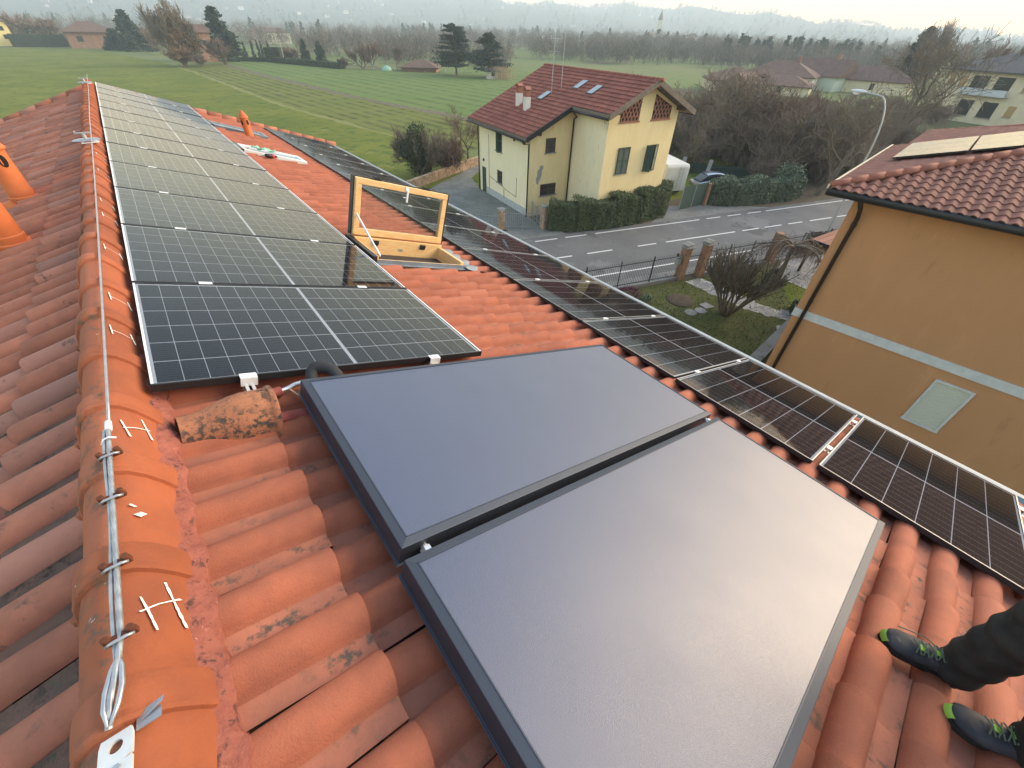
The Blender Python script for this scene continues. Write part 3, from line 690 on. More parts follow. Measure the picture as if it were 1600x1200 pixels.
# ------------------------------------------------------------------ thermal collectors
def collector(u0, u1, y0, y1, off, label):
    t = thing('solar_collector', label, 'solar collector', RP(u0,y0,off), rot=(0,AL,0), group='flat solar water collectors')
    L, W = u1-u0, y1-y0; b = MB(); e = .030; d = .085
    # casing: sloping top rim, straight sides and a foot flange
    out = [(0,0),(L,0),(L,W),(0,W)]; inn = [(e,e),(L-e,e),(L-e,W-e),(e,W-e)]
    o1 = [(x,y,-.006) for x,y in out]; i1 = [(x,y,.0) for x,y in inn]; lo = [(x,y,-d) for x,y in out]
    fl = [(x+(-.008 if x == 0 else .008),y+(-.008 if y == 0 else .008),-d) for x,y in out]; fl2 = [(x,y,-d-.004) for x,y,z in fl]
    b.add(o1+i1+lo+fl+fl2, [(k,(k+1)%4,4+(k+1)%4,4+k) for k in range(4)]+[(8+k,8+(k+1)%4,(k+1)%4,k) for k in range(4)]+[(12+k,12+(k+1)%4,8+(k+1)%4,8+k) for k in range(4)]+[(16+k,16+(k+1)%4,12+(k+1)%4,12+k) for k in range(4)]+[(19,18,17,16)])
    b.mi = [1]*4+[0]*(len(b.f)-4)
    b.build('casing', [M['collector_frame'], M['collector_trim']], t, bevel=.002)
    g = MB(); g.box(e+.001, L-e-.001, e+.001, W-e-.001, -.012, -.0015); g.build('glass', M['collector_glass'], t)
    tr = MB()
    for x0,x1,ya,yb in ((e,L-e,e,e+.004),(e,L-e,W-e-.004,W-e),(e,e+.004,e,W-e),(L-e-.004,L-e,e,W-e)): tr.box(x0,x1,ya,yb,-.0012,.0016)
    tr.build('sealing_bead', M['collector_trim'], t)
    for x, y in ((.10,W+.02),(L-.06,W+.02)) if y0 < .3 else ():
        p = MB(); p.tube([(x,W-.002,-.045),(x,W+.05,-.045)], .013, 12); p.tube([(x,W+.012,-.045),(x,W+.030,-.045)], .021, 6)
        p.build('pipe_coupling', M['alu'], t, auto=30)
    return t
c1 = collector(.532, 2.925, .712, 1.765, .06, 'grey blue flat collector higher up, nearest the ridge row of panels')
c2 = collector(.520, 2.925, -.358, .672, .06, 'large grey flat collector at the bottom edge, nearest the shoes')
b = MB()
for y in (.12,.02): b.box(2.409,2.43,y,y+.03,-.06,-.04); b.box(2.407,2.437,y+.008,y+.022,-.05,-.035)
b.build('fixing_bolt', M['alu'], c2)
# insulated elbow and feed pipes
t = thing('pipe_elbow', 'black insulated pipe elbow on the corner of the grey blue collector', 'pipe', RP(.62,1.80,0))
b = MB(); P = [RP(.60,1.78,-.01),RP(.605,1.83,.005),RP(.615,1.865,.025),RP(.635,1.875,.045),RP(.665,1.86,.055),RP(.70,1.83,.05),RP(.715,1.79,.035),RP(.715,1.74,.02)]
P = [p-t.location for p in P]
b.tube(P, [.028,.030,.030,.032,.032,.031,.030,.028], 12); b.build('insulation', M['black_foam'], t, smooth=True)
b = MB(); b.tube([P[-1]+Vector((0,.06,.0)), P[-1]+Vector((0,.03,0))], .036, 12); b.build('collar', M['black_plastic'], t, smooth=True)
t = thing('feed_pipe', 'thin silver flexible pipe joining the collector to the red wrapped pipe', 'pipe', RP(.5,1.85,-.05))
b = MB(); P = [RP(.585,1.80,-.005),RP(.565,1.84,-.015),RP(.535,1.86,-.035),RP(.50,1.855,-.05),RP(.46,1.845,-.055),RP(.40,1.83,-.055)]
b.tube([p-t.location for p in P], [.014,.013,.012,.012,.012,.012], 10); b.build('steel_hose', M['alu'], t, smooth=True)
b = MB(); q = [p-t.location for p in P]; b.tube([q[0]+(q[0]-q[1])*.5, q[1]*.5+q[0]*.5], .019, 6); b.build('nut', M['steel'], t)
b = MB(); b.tube([p-t.location for p in (RP(.505,1.85,-.045),RP(.53,1.82,-.06),RP(.56,1.78,-.075))], .004, 6); b.build('sensor_wire', M['wood_end'], t)
for pts, rr, lb in (([RP(.36,1.80,-.055),RP(.42,1.835,-.058),RP(.47,1.848,-.055)], .024, 'short red wrapped pipe leaving the mouth of the big clay vent'),
                    ([RP(.30,1.655,-.075),RP(.45,1.675,-.085),RP(.62,1.70,-.095),RP(.85,1.72,-.10)], .026, 'long red wrapped pipe running under the grey blue collector')):
    t = thing('wrapped_pipe', lb, 'pipe', pts[0]); b = MB()
    pp = []; rad = []
    for a, c in zip(pts[:-1], pts[1:]):
        for i in range(8): pp.append(a+(c-a)*i/8-t.location); rad.append(rr*(1+.10*(i % 2)))
    pp.append(pts[-1]-t.location); rad.append(rr); b.tube(pp, rad, 12); b.build('wrapping', M['pipe_wrap'], t, smooth=True)
# big clay vent tile with open mouth
t = thing('vent_tile', 'bulging clay vent tile blotched with black lichen under the silver clamp', 'vent tile', RP(.06,1.715,-.118), rot=(0,AL,R(3)))
b = MB(); st = [(0,.072,.055),(.04,.076,.058),(.08,.080,.062),(.13,.092,.080),(.18,.103,.100),(.23,.108,.110),(.29,.110,.113),(.325,.112,.115),(.330,.118,.122),(.350,.118,.122),(.352,.104,.108),(.30,.100,.102),(.20,.09,.085)]
vs = []; n = 17
for x, w, h in st:
    for j in range(n):
        a = PI*j/(n-1); vs.append((x, -1.14*w*math.cos(a), 1.28*h*math.sin(a)**.8 if 0 < j < n-1 else -.015))
b.add(vs, [(i*n+j+1, i*n+j, (i+1)*n+j, (i+1)*n+j+1)[::-1] for i in range(len(st)-1) for j in range(n-1)])
b.build('clay_shell', M['lichen_tile'], t, auto=60)
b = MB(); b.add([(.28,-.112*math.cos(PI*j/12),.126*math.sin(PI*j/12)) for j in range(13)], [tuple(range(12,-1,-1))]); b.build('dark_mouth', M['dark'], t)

# ------------------------------------------------------------------ open roof window
UW0, UW1, YW0, YW1 = 1.87, 2.98, 3.95, 4.58
t = thing('roof_window', 'open pine roof window standing upright between the two panel rows', 'roof window', RP(UW0,YW0,-.02), rot=(0,AL,0))
L, W = UW1-UW0, YW1-YW0
b = MB()
b.box(0,L,0,.028,-.16,-.03); b.box(0,L,W-.075,W,-.16,.028); b.box(0,.045,.028,W-.075,-.16,.0); b.box(L-.045,L,.028,W-.075,-.16,.0)
b.build('pine_frame', M['wood'], t, bevel=.004)
b = MB(); b.box(.045,L-.045,.028,W-.075,-.62,-.60); b.box(.03,.045,.028,W-.075,-.6,-.16); b.box(L-.045,L-.03,.028,W-.075,-.6,-.16); b.box(.045,L-.045,.02,.028,-.6,-.16); b.box(.045,L-.045,W-.075,W-.067,-.6,-.16)
b.build('shaft', M['wood'], t)
b = MB(); b.box(-.055,-.002,-.05,W+.05,-.06,.022); b.build('upper_flashing', M['flash_dark'], t, bevel=.006)
b = MB(); b.box(-.02,L+.03,-.050,-.002,-.070,-.062); b.box(-.02,L+.02,-.010,-.002,-.062,-.026); b.build('side_flashing', M['lead'], t)
b = MB(); vs = []; nx = 34
for i in range(nx+1):
    y = -.12+(W+.30)*i/nx; ph = math.cos(2*PI*(y+YW0-.274)/.198)
    for x in (0,.04,.12,.20,.24): vs.append((L+.002+x+.012*math.sin(y*31), y, -.092+.034*(ph+.25)*(x > 0)+.05*(x == 0)-.01*(x > .2)+.006*rng.random()))
b.add(vs, [(i*5+j,i*5+j+1,(i+1)*5+j+1,(i+1)*5+j) for i in range(nx) for j in range(4)]); b.build('lead_apron', M['lead'], t, smooth=True)
# the sash: hinged on the far long side, standing square to the roof and leaning back a little
lean = R(3); H = .575
S = Matrix.Translation((-.025, W-.055, .045)) @ Matrix.Rotation(-lean, 4, 'X')
b = MB(); b.T = S; LS = L+.02; rw = .062; dp = .058
b.box(0,LS,0,dp,0,rw*1.15); b.box(0,LS,0,dp,H-rw,H); b.box(0,rw*1.25,0.003,dp,rw*1.15,H-rw); b.box(LS-rw,LS,0.003,dp,rw*1.15,H-rw)
sash = b.build('sash', M['wood'], t, bevel=.006)
b = MB(); b.T = S; b.box(rw*1.25,LS-rw,.030,.034,rw*1.15,H-rw); b.build('pane', M['clear_glass'], sash)
b = MB(); b.T = S; b.box(-.006,LS+.006,dp+.001,dp+.022,-.004,H+.008); b.mi = []; b.v = []; b.f = []; b.rn = []
for a in ((-.014,.016,dp+.001,dp+.03,-.004,H+.01),(LS-.016,LS+.014,dp+.001,dp+.03,-.004,H+.01),(.016,LS-.016,dp+.001,dp+.03,-.004,.05),(.016,LS-.016,dp+.001,dp+.03,H-.05,H+.01),(LS+.001,LS+.014,.002,dp,0,H+.005),(-.014,-.001,.012,dp,0,H+.005)): b.box(*a)
b.build('metal_cladding', M['flash_dark'], sash)
b = MB(); b.T = S; b.box(.006,rw*.55,-.012,-.001,.01,H-.01); b.build('side_batten', M['wood'], sash, bevel=.003)
for x in (.24,.84):
    b = MB(); b.T = S; b.box(x-.05,x+.05,.01,dp-.01,H+.001,H+.016); b.box(x-.028,x+.028,.016,dp+.012,H+.016,H+.03); b.build('lock_catch', M['black_plastic'], sash)
    b = MB(); b.box(x-.035,x+.035,W-.083,W-.0755,-.045,.01); b.box(x-.03,x+.03,W-.10,W-.083,-.02,.008); b.build('hinge', M['black_plastic'], t)
b = MB(); b.T = S; b.box(LS*.52-.02,LS*.52+.02,-.010,-.001,H-.055,H-.004); b.box(LS*.52-.009,LS*.52+.009,-.030,-.010,H-.16,H-.035); b.box(LS*.52-.045,LS*.52,-.018,-.01,H-.118,H-.108); b.build('handle', M['white_plastic'], sash, bevel=.002)
b = MB(); b.bar((.06,.03,.0), S @ Vector((.035,-.002,.22)), .012, .02); b.build('stay_arm', M['alu_white'], t)
b = MB(); b.box(L*.5-.03,L*.5+.03,W-.0775,W-.0755,-.09,-.065); b.build('type_plate', M['alu'], t)
tag(t)
# closed roof windows further along
for y0, lb, extra in ((9.92,'closed roof window with green wrap, in front of the small clay pot',1),(12.92,'closed roof window farthest along, behind the small clay pot',0)):
    t = thing('roof_window', lb, 'roof window', RP(1.90,y0,-.07), rot=(0,AL,0), group='closed grey roof windows'); Lw, Ww = 1.12, .62
    b = MB()
    for a in ((0,Lw,0,.07),(0,Lw,Ww-.07,Ww),(0,.07,.07,Ww-.07),(Lw-.07,Lw,.07,Ww-.07)): b.box(*a,-.09,.025)
    b.build('metal_frame', M['alu_white'] if extra else M['lead'], t, bevel=.006)
    b = MB(); b.box(.07,Lw-.07,.07,Ww-.07,-.02,.008); b.build('pane', M['skylight'], t)
    b = MB(); b.box(-.07,-.002,-.06,Ww+.06,-.08,.03); b.build('upper_flashing', M['flash_dark'], t)
    b = MB(); vs = []
    for i in range(31):
        y = -.08+(Ww+.16)*i/30; ph = math.cos(2*PI*(y+y0-.274)/.198)
        for x in (0,.08,.2): vs.append((Lw+x, y, -.065+.03*(ph+.2)*(x > 0)+.05*(x == 0)))
    b.add(vs, [(i*3+j,i*3+j+1,(i+1)*3+j+1,(i+1)*3+j) for i in range(30) for j in range(2)]); b.build('lead_apron', M['lead'], t, smooth=True)
# green wrap and a small power tool left on the window
t = thing('plastic_wrap', 'crumpled pale green plastic wrap lying on the closed roof window', 'plastic wrap', RP(2.07,9.98,-.03), rot=(0,AL,0))
b = MB(); n = 12; vs = [(.42*i/n-.02, .20*j/6-.04, .02+.035*rng.random()+.03*math.sin(i*1.3)*math.sin(j)) for i in range(n+1) for j in range(7)]
b.add(vs, [(i*7+j,(i+1)*7+j,(i+1)*7+j+1,i*7+j+1) for i in range(n) for j in range(6)]); b.build('film', mat('green_film', (.12,.50,.30), .35, var=(.35,.62,.48), noise=7), t)
t = thing('angle_grinder', 'small red and grey power tool resting on the tiles beside the green wrap', 'power tool', RP(2.32,9.72,-.10), rot=(0,AL,R(35)))
b = MB(); b.tube([(-.13,0,.05),(-.02,0,.05),(.06,0,.055),(.12,0,.055)], [.030,.034,.030,.022], 12); b.build('body', M['black_plastic'], t, smooth=True)
b = MB(); b.tube([(.0,0,.052),(.05,0,.056)], .037, 12); b.build('gear_head', mat('tool_red', (.50,.04,.03), .4), t, smooth=True)
b = MB(); b.lathe([(.06,0),(.06,.008)], 20, (.10,0,.015)); b.lathe([(.02,0),(.018,.04)], 12, (.10,0,.02)); b.build('disc', M['steel'], t)
b = MB(); b.tube([(-.13,0,.05),(-.2,.03,.03),(-.27,-.02,.02),(-.33,.03,.015)], .007, 6); b.build('cable', M['black_plastic'], t)
# slim loose clip marks on two tiles
# ------------------------------------------------------------------ clay chimney pots
def pot(name, P, rad, h, label, tilt=0, base=True):
    t = thing('chimney_pot', label, 'chimney pot', P, group='orange clay vent pots')
    b = MB(); b.lathe([(rad*1.10,-.20),(rad*1.10,-.02),(rad*1.16,.0),(rad*1.16,.025),(rad*1.07,.035),(rad*1.07,.085),(rad*1.0,.095),(rad,h)], 32); b.build('pipe', M['pot'], t, auto=35)
    b = MB(); b.lathe([(rad*1.2,0),(rad*1.24,.012),(rad*1.0,.05),(rad*.55,h*.26),(rad*.2,h*.34),(.004,h*.37)], 32, (0,0,h)); b.build('cap', M['pot'], t, auto=40)
    for k in range(4):
        a = R(-60)+k*PI/2; c = Vector((math.cos(a), math.sin(a), 0)); sd = Vector((-c.y, c.x, 0)); b = MB(); vs = []
        for q in range(14):
            w = 2*PI*q/14; ang = a+ (rad*.36*math.cos(w))/rad
            vs.append((math.cos(ang)*(rad+.002), math.sin(ang)*(rad+.002), h*.80+h*.13*math.sin(w)))
        b.add(vs, [tuple(range(14))]); b.build('vent_hole', M['dark'], t)
    # saucer tile at the foot
    b = MB(); sg = 1 if P[0] > XR else -1; b.tube([(-.16*CA*sg,0,.16*SA-.105),(.24*CA*sg,0,-.24*SA-.075)], [rad*1.1,rad*1.25], 16); b.build('saddle_tile', M['ridge'] if P[0] > XR else M['pot'], t, smooth=True)
    return t
pot('p', (2.03,12.75,8.88), .085, .42, 'small clay pot with cone cap on the eaves side of the roof')
pot('p', (-1.25,6.80,9.53), .100, .46, 'farther of the two tall orange pots at the frame edge, whole rim in view')
pot('p', (-1.21,5.22,9.54), .102, .46, 'nearer of the two tall orange pots at the frame edge, cut off by the frame')

# ------------------------------------------------------------------ safety rope along the ridge
ZC = 9.958
def rope_tube(b, pts, r, twist=130., n=18, lobes=6):
    vs = []; k = len(pts); ph = 0
    for i, p in enumerate(pts):
        if i: ph += (pts[i]-pts[i-1]).length*twist
        d = (pts[min(i+1,k-1)]-pts[max(i-1,0)]).normalized(); ref = d.cross(Vector((0,0,1))).normalized(); o = ref.cross(d)
        for j in range(n):
            a = 2*PI*j/n; rr = r*(.90+.13*math.cos(lobes*a-ph)); vs.append(p+(ref*math.cos(a)+o*math.sin(a))*rr)
    b.add(vs, [(i*n+j,i*n+(j+1)%n,(i+1)*n+(j+1)%n,(i+1)*n+j)[::-1] for i in range(k-1) for j in range(n)])
t = thing('safety_rope', 'grey twisted steel safety rope stretched along the whole ridge', 'steel rope', (-.475,.62,ZC))
b = MB(); P = []
for i in range(300):
    y = .600+i*.0032; dip = max(0,(.66-y)/.06)
    P.append(Vector((-.004*max(0,(.80-y)/.2)-.030*max(0,(.78-y)/.18)**1.5, y-.62, .004-.016*min(1,dip)**2)))
rope_tube(b, P, .0068); b.build('loop_end', M['rope'], t, smooth=True)
b = MB(); P = [Vector((0,.94+(14.6)*i/60,-.002-.018*math.sin(PI*((i/60*14.6) % 7.2)/7.2))) for i in range(61)]; b.tube(P, .0050, 10); b.build('strand', M['steel'], t, smooth=True)
b = MB(); P = [Vector((-.011-.003*math.sin(i*.2), .10+i*.0178, .002)) for i in range(48)]; b.tube(P, .0048, 8); b.build('tail', M['rope'], t, smooth=True)
b = MB(); b.tube([(0,.93,.002),(0,.975,.002)], .010, 10); b.build('sleeve', M['white_plastic'], t, smooth=True)
b = MB()
for s_ in (-1,1): b.tube([(-.028+s_*.002,-.022,.000),(-.022+s_*.012,.01,.004),(-.016+s_*.014,.045,.004),(-.010+s_*.009,.085,.004),(-.006,.115,.004)], [.003,.005,.0055,.005,.003], 8)
b.build('thimble', M['steel'], t, smooth=True)
b = MB(); b.tube([(-.022,.872,-.004),(-.012,.876,.010),(.004,.874,.014),(.02,.872,.004)], .003, 6); b.build('tie', M['white_plastic'], t)
for y in (.80,.605,.36,.155):
    b = MB(); b.box(-.030,.030,y-.007,y+.007,-.008,.009); b.tube([(-.022,y,.006),(-.022,y,.020)], .009, 8); b.tube([(.022,y,.006),(.022,y,.020)], .009, 8); b.build('rope_clip', M['rust'], t, bevel=.002)
    b = MB(); b.tube([(-.026,y-.012,.006),(-.015,y-.014,.013),(.015,y-.014,.013),(.026,y-.012,.006)], .004, 8); b.build('u_bolt', M['steel'], t, smooth=True)
t = thing('anchor_plate', 'flat pale metal anchor plate holding the near end of the steel rope', 'anchor plate', (-.508,.480,9.938), rot=(R(-8),0,R(-1)))
b = MB(); n = 16; hole = [(0+.011*math.cos(2*PI*i/n), .085+.011*math.sin(2*PI*i/n)) for i in range(n)]
def ring_plate(b, x0, x1, y0, y1, hx, hy, r, z0, z1, n=16):
    h = [(hx+r*math.cos(2*PI*i/n), hy+r*math.sin(2*PI*i/n)) for i in range(n)]; o_ = []
    for i in range(n):
        c, s = math.cos(2*PI*i/n), math.sin(2*PI*i/n); k = min(((x1-hx) if c > 0 else (hx-x0))/max(abs(c),1e-6), ((y1-hy) if s > 0 else (hy-y0))/max(abs(s),1e-6)); o_.append((hx+c*k, hy+s*k))
    vs = [(x,y,z1) for x,y in h]+[(x,y,z1) for x,y in o_]+[(x,y,z0) for x,y in h]+[(x,y,z0) for x,y in o_]
    b.add(vs, [(i,n+i,n+(i+1)%n,(i+1)%n) for i in range(n)]+[(i,(i+1)%n,2*n+(i+1)%n,2*n+i) for i in range(n)]+[(n+(i+1)%n,n+i,3*n+i,3*n+(i+1)%n) for i in range(n)])
ring_plate(b, -.027, .027, .055, .112, 0, .088, .012, 0, .007); b.box(-.027,.027,-.22,.055,0,.007)
b.build('plate', mat('pale_zinc', (.70,.73,.72), .5, metal=.25, var=(.62,.65,.65), noise=18), t)
b = MB(); b.lathe([(.007,.007),(.007,.011)], 6, (.004,.045,0)); b.build('rivet', M['steel'], t)
b = MB(); b.add([(0.03,.11,-.003),(.075,.125,.004),(.08,.135,.006),(.03,.135,-.003)], [(0,1,2,3)]); b.box(.028,.07,.10,.125,-.006,-.003); b.build('bent_tab', M['steel'], t)
for y, lb in ((7.25,'grey oval lifeline bracket halfway along the ridge'),(14.35,'small grey lifeline bracket at the far end of the ridge')):
    t = thing('lifeline_bracket', lb, 'bracket', (-.525,y,9.93), group='lifeline brackets on the ridge')
    b = MB(); b.lathe([(.13,0),(.132,.006),(.11,.016),(.03,.022)], 28); o = b.build('oval_plate', M['steel'], t, auto=30); o.scale = (1.0,.62,1)
    b = MB(); b.lathe([(.02,.02),(.018,.075)], 12); b.box(-.07,.07,-.016,.016,.07,.082); b.tube([(-.065,-.03,.088),(-.065,.03,.088)], .009, 8); b.build('post', M['steel'], t)
    b = MB(); b.box(-.05,.11,-.11,-.04,-.012,-.004); b.build('lead_pad', M['alu_white'], t)

# ------------------------------------------------------------------ tiled roof surface helper
def roof_tiles(poly, O, DU, DV, N, nu, nv, pu, pv, amp, step, m, parent, single=0, name='tile', seed=3):
    """wavy tiles in courses: O corner, DU down the slope, DV along the eave; poly = clip test (u,v)->bool.
    The ones closest to the camera become parts of their own, the rest one joined part."""
    rr = random.Random(seed); O, DU, DV, N = map(Vector, (O, DU, DV, N)); k = 8 if single else 4
    prof = [(i/k-.5, amp*(.5-.5*math.cos(2*PI*i/k))) for i in range(k+1)]
    tmpl = []
    for u, lift in ((-.06*pu,0),(pu*.985,step),(pu,step*.75),(pu-.002,step-.018)):
        for y, z in prof: tmpl.append((u, y*pv, z*(1 if u < pu-.01 or step-.018 != lift else 1)+lift))
    n = k+1; fs = [(i*n+j,(i+1)*n+j,(i+1)*n+j+1,i*n+j+1) for i in range(3) for j in range(n-1)]
    cs = []
    for i in range(nu):
        for j in range(nv):
            u, v = pu*i, pv*(j+.5)
            if poly(u+pu*.5, v): cs.append((u, v, (O+DU*(u+pu/2)+DV*v-CAM).length))
    cs.sort(key=lambda c: c[2]); me = None; VV = []; FF = []; RN_ = []
    base = Matrix((( DU.x, DV.x, N.x, 0),(DU.y, DV.y, N.y, 0),(DU.z, DV.z, N.z, 0),(0,0,0,1)))
    T = np.array(tmpl); F0 = np.array(fs)
    inv = Matrix.Translation(parent.location).inverted() if parent is not None else Matrix()
    B = np.array([[DU.x,DV.x,N.x],[DU.y,DV.y,N.y],[DU.z,DV.z,N.z]])
    for q, (u, v, d) in enumerate(cs):
        P = O+DU*u+DV*v+N*rr.gauss(0,.003)
        if q < single:
            if me is None: b = MB(); b.add(tmpl, [f[::-1] for f in fs] if base.determinant() < 0 else fs); me = b.mesh(name, m, True); me.set_sharp_from_angle(angle=R(50))
            o = bpy.data.objects.new(name, me); C.objects.link(o); o.parent = parent
            mm = base.copy(); mm.translation = P; o.matrix_local = parent.matrix_basis.inverted() @ mm
        else:
            FF.append(F0+len(VV)*len(T)); VV.append(T@B.T+np.array(P)); RN_.append(rr.random())
    if VV:
        Vn = np.concatenate(VV); pl = np.array(parent.location); rzz = parent.rotation_euler.z
        Vn = Vn-pl; c, s = math.cos(-rzz), math.sin(-rzz); Vn = np.stack([Vn[:,0]*c-Vn[:,1]*s, Vn[:,0]*s+Vn[:,1]*c, Vn[:,2]], 1)
        o = np_mesh('roof_tiles', Vn, np.concatenate(FF), m, parent, smooth=True, kind='stuff', rnd=np.repeat(RN_, len(fs)))
        o.data.set_sharp_from_angle(angle=R(50))
class Place:
    """local frame of a building: x along a, y along b, z up; parts are built in it"""
    def __init__(s, t): s.t = t
def window(parent, name, x0, x1, z0, z1, y=0, depth=.12, frame=None, glass=None, mull=1, sill=True, bars=0):
    """a window set in a wall whose outside faces -y; recess is modelled as reveal + pane"""
    fm = frame or M['brown_window']; gm = glass or M['window_dark']
    b = MB(); t = .055
    for a in ((x0,x1,z1-t,z1),(x0,x1,z0,z0+t)): b.box(a[0],a[1],y-.012,y+.03,a[2],a[3])
    for a in ((x0,x0+t),(x1-t,x1)): b.box(a[0],a[1],y-.012,y+.03,z0+t,z1-t)
    for k in range(mull):
        xm = x0+(x1-x0)*(k+1)/(mull+1); b.box(xm-t/2,xm+t/2,y-.010,y+.03,z0+t,z1-t)
    for k in range(bars):
        zm = z0+(z1-z0)*(k+1)/(bars+1); b.box(x0+t,x1-t,y-.008,y+.02,zm-.02,zm+.02)
    w = b.build(name, fm, parent)
    b = MB(); b.box(x0+t,x1-t,y-.003,y+.01,z0+t,z1-t); b.build('pane', gm, w)
    if sill:
        b = MB(); b.box(x0-.08,x1+.08,y-.09,y+.02,z0-.07,z0-.002); b.build('sill', M['stone_pale'], w)
    return w
def shutter(parent, x0, x1, z0, z1, y, ang=0, hinge='l', m=None, name='shutter'):
    """louvred leaf; ang opens it outwards about the hinge side"""
    b = MB(); w = x1-x0; t = .04
    hx = x0 if hinge == 'l' else x1; sg = 1 if hinge == 'l' else -1
    b.T = Matrix.Translation((hx,y,0)) @ Matrix.Rotation(-sg*ang, 4, 'Z')
    lo, hi = (0,w) if sg > 0 else (-w,0)
    for a in ((lo,lo+.06),(hi-.06,hi)): b.box(a[0],a[1],-t,0,z0,z1)
    for a in ((z0,z0+.09),((z0+z1)/2-.04,(z0+z1)/2+.04),(z1-.09,z1)): b.box(lo+.06,hi-.06,-t,0,a[0],a[1])
    n = int((z1-z0)/.09)
    for i in range(n):
        z = z0+.1+(z1-z0-.2)*i/n; b.add([(lo+.06,-t*.9,z),(hi-.06,-t*.9,z),(hi-.06,-.004,z+.06),(lo+.06,-.004,z+.06)], [(0,1,2,3)])
    return b.build(name, m or M['green_shutter'], parent)

# ------------------------------------------------------------------ the yellow house across the road
# local frame: x along the ridge towards the road gable, y away from us, origin P0
P0 = Vector((22.32,32.76,0)); YE1 = Vector((-.152,-.988,0)); YN = Vector((.988,-.152,0))
yh = thing('yellow_house', 'pale yellow two storey house with stepped corner and red tiled gable roof across the road', 'house', P0, math.atan2(YE1.y,YE1.x))
A1, B1, C1, D1 = 8.15, 3.58, 11.92, 9.70       # stations of the stepped plan
HE = lambda y: 5.45+.46*(y) if y < 6.63 else 5.45+.46*6.63-.46*(y-6.63)
b = MB()
def wallpanel(b, p, q, m, ztop0, ztop1, mid=None):
    """vertical wall quad from p to q with its own top heights; mid = (fraction, z) peak"""
    b.m = m; vs = [(p[0],p[1],0),(q[0],q[1],0),(q[0],q[1],ztop1)]
    if mid: vs.append((p[0]+(q[0]-p[0])*mid[0], p[1]+(q[1]-p[1])*mid[0], mid[1]))
    vs.append((p[0],p[1],ztop0)); b.add(vs, [tuple(range(len(vs)))])
wallpanel(b, (0,0), (A1,0), 1, HE(0), HE(0)); wallpanel(b, (A1,0), (A1,B1), 0, HE(0), HE(B1)); wallpanel(b, (A1,B1), (C1,B1), 1, HE(B1), HE(B1))
wallpanel(b, (C1,B1), (C1,D1), 0, HE(B1), HE(D1), ((6.63-B1)/(D1-B1), HE(6.63))); wallpanel(b, (C1,D1), (0,D1), 1, HE(D1), HE(D1)); wallpanel(b, (0,D1), (0,0), 0, HE(D1), HE(0), ((D1-6.63)/D1, HE(6.63)))
b.build('wall', [M['plaster_y_lit'], M['plaster_y_shade']], yh)
# roof slab in two slopes, cut back at the step
RT = .20; ov = .65
def rz(y): return HE(y)+RT+.06
def slab(b, pts):
    top = [(x,y,rz(y)) for x,y in pts]; bot = [(x,y,rz(y)-RT) for x,y in pts]; n = len(pts)
    b.add(top+bot, [tuple(range(n)), tuple(range(2*n-1,n-1,-1))]+[(i,n+i,n+(i+1)%n,(i+1)%n) for i in range(n)])
b = MB(); slab(b, [(-.85,-ov),(A1+.55,-ov),(A1+.55,B1-ov),(C1+.75,B1-ov),(C1+.75,6.63),(-.85,6.63)]); slab(b, [(-.85,6.63),(C1+.75,6.63),(C1+.75,D1+.8),(-.85,D1+.8)])
b.build('roof_slab', M['bargeboard'], yh)
sl = Vector((0,-1,-.46)).normalized(); cz, sz = math.cos(yh.rotation_euler.z), math.sin(yh.rotation_euler.z)
def yw(x, y, z): return Vector((P0.x+YE1.x*x+YN.x*y, P0.y+YE1.y*x+YN.y*y, z))
DUd = (YN*-1+Vector((0,0,-.46))).normalized(); Nn = (Vector((0,0,1))-YN*.46).normalized(); q_ = math.hypot(1,.46)
def yin(u, v):
    y = 6.63-u/q_; x = v-.80
    return x < C1+.72 and (y > B1-ov-.02 or x < A1+.52) and y > -ov-.05
roof_tiles(yin, yw(-.80,6.63,rz(6.63)+.005), DUd, YE1, Nn, 21, 58, .40, .24, .055, .045, M['roof_y'], yh)
DU2 = (YN+Vector((0,0,-.46))).normalized()
roof_tiles(lambda u,v: u/q_ < D1+.8-6.63 and v < C1+1.5, yw(-.80,6.63,rz(6.63)+.005), DU2, YE1, (Vector((0,0,1))+YN*.46).normalized(), 13, 64, .34, .21, .045, .02, M['roof_y'], yh)
b = MB()
for i in range(37): x = -.85+.37*i; b.tube([(x,6.63,rz(6.63)+.02),(x+.40,6.63,rz(6.63)+.035)], [.10,.115], 8)
tag(b.build('ridge_tiles', M['roof_y'], yh, smooth=True), kind='stuff')
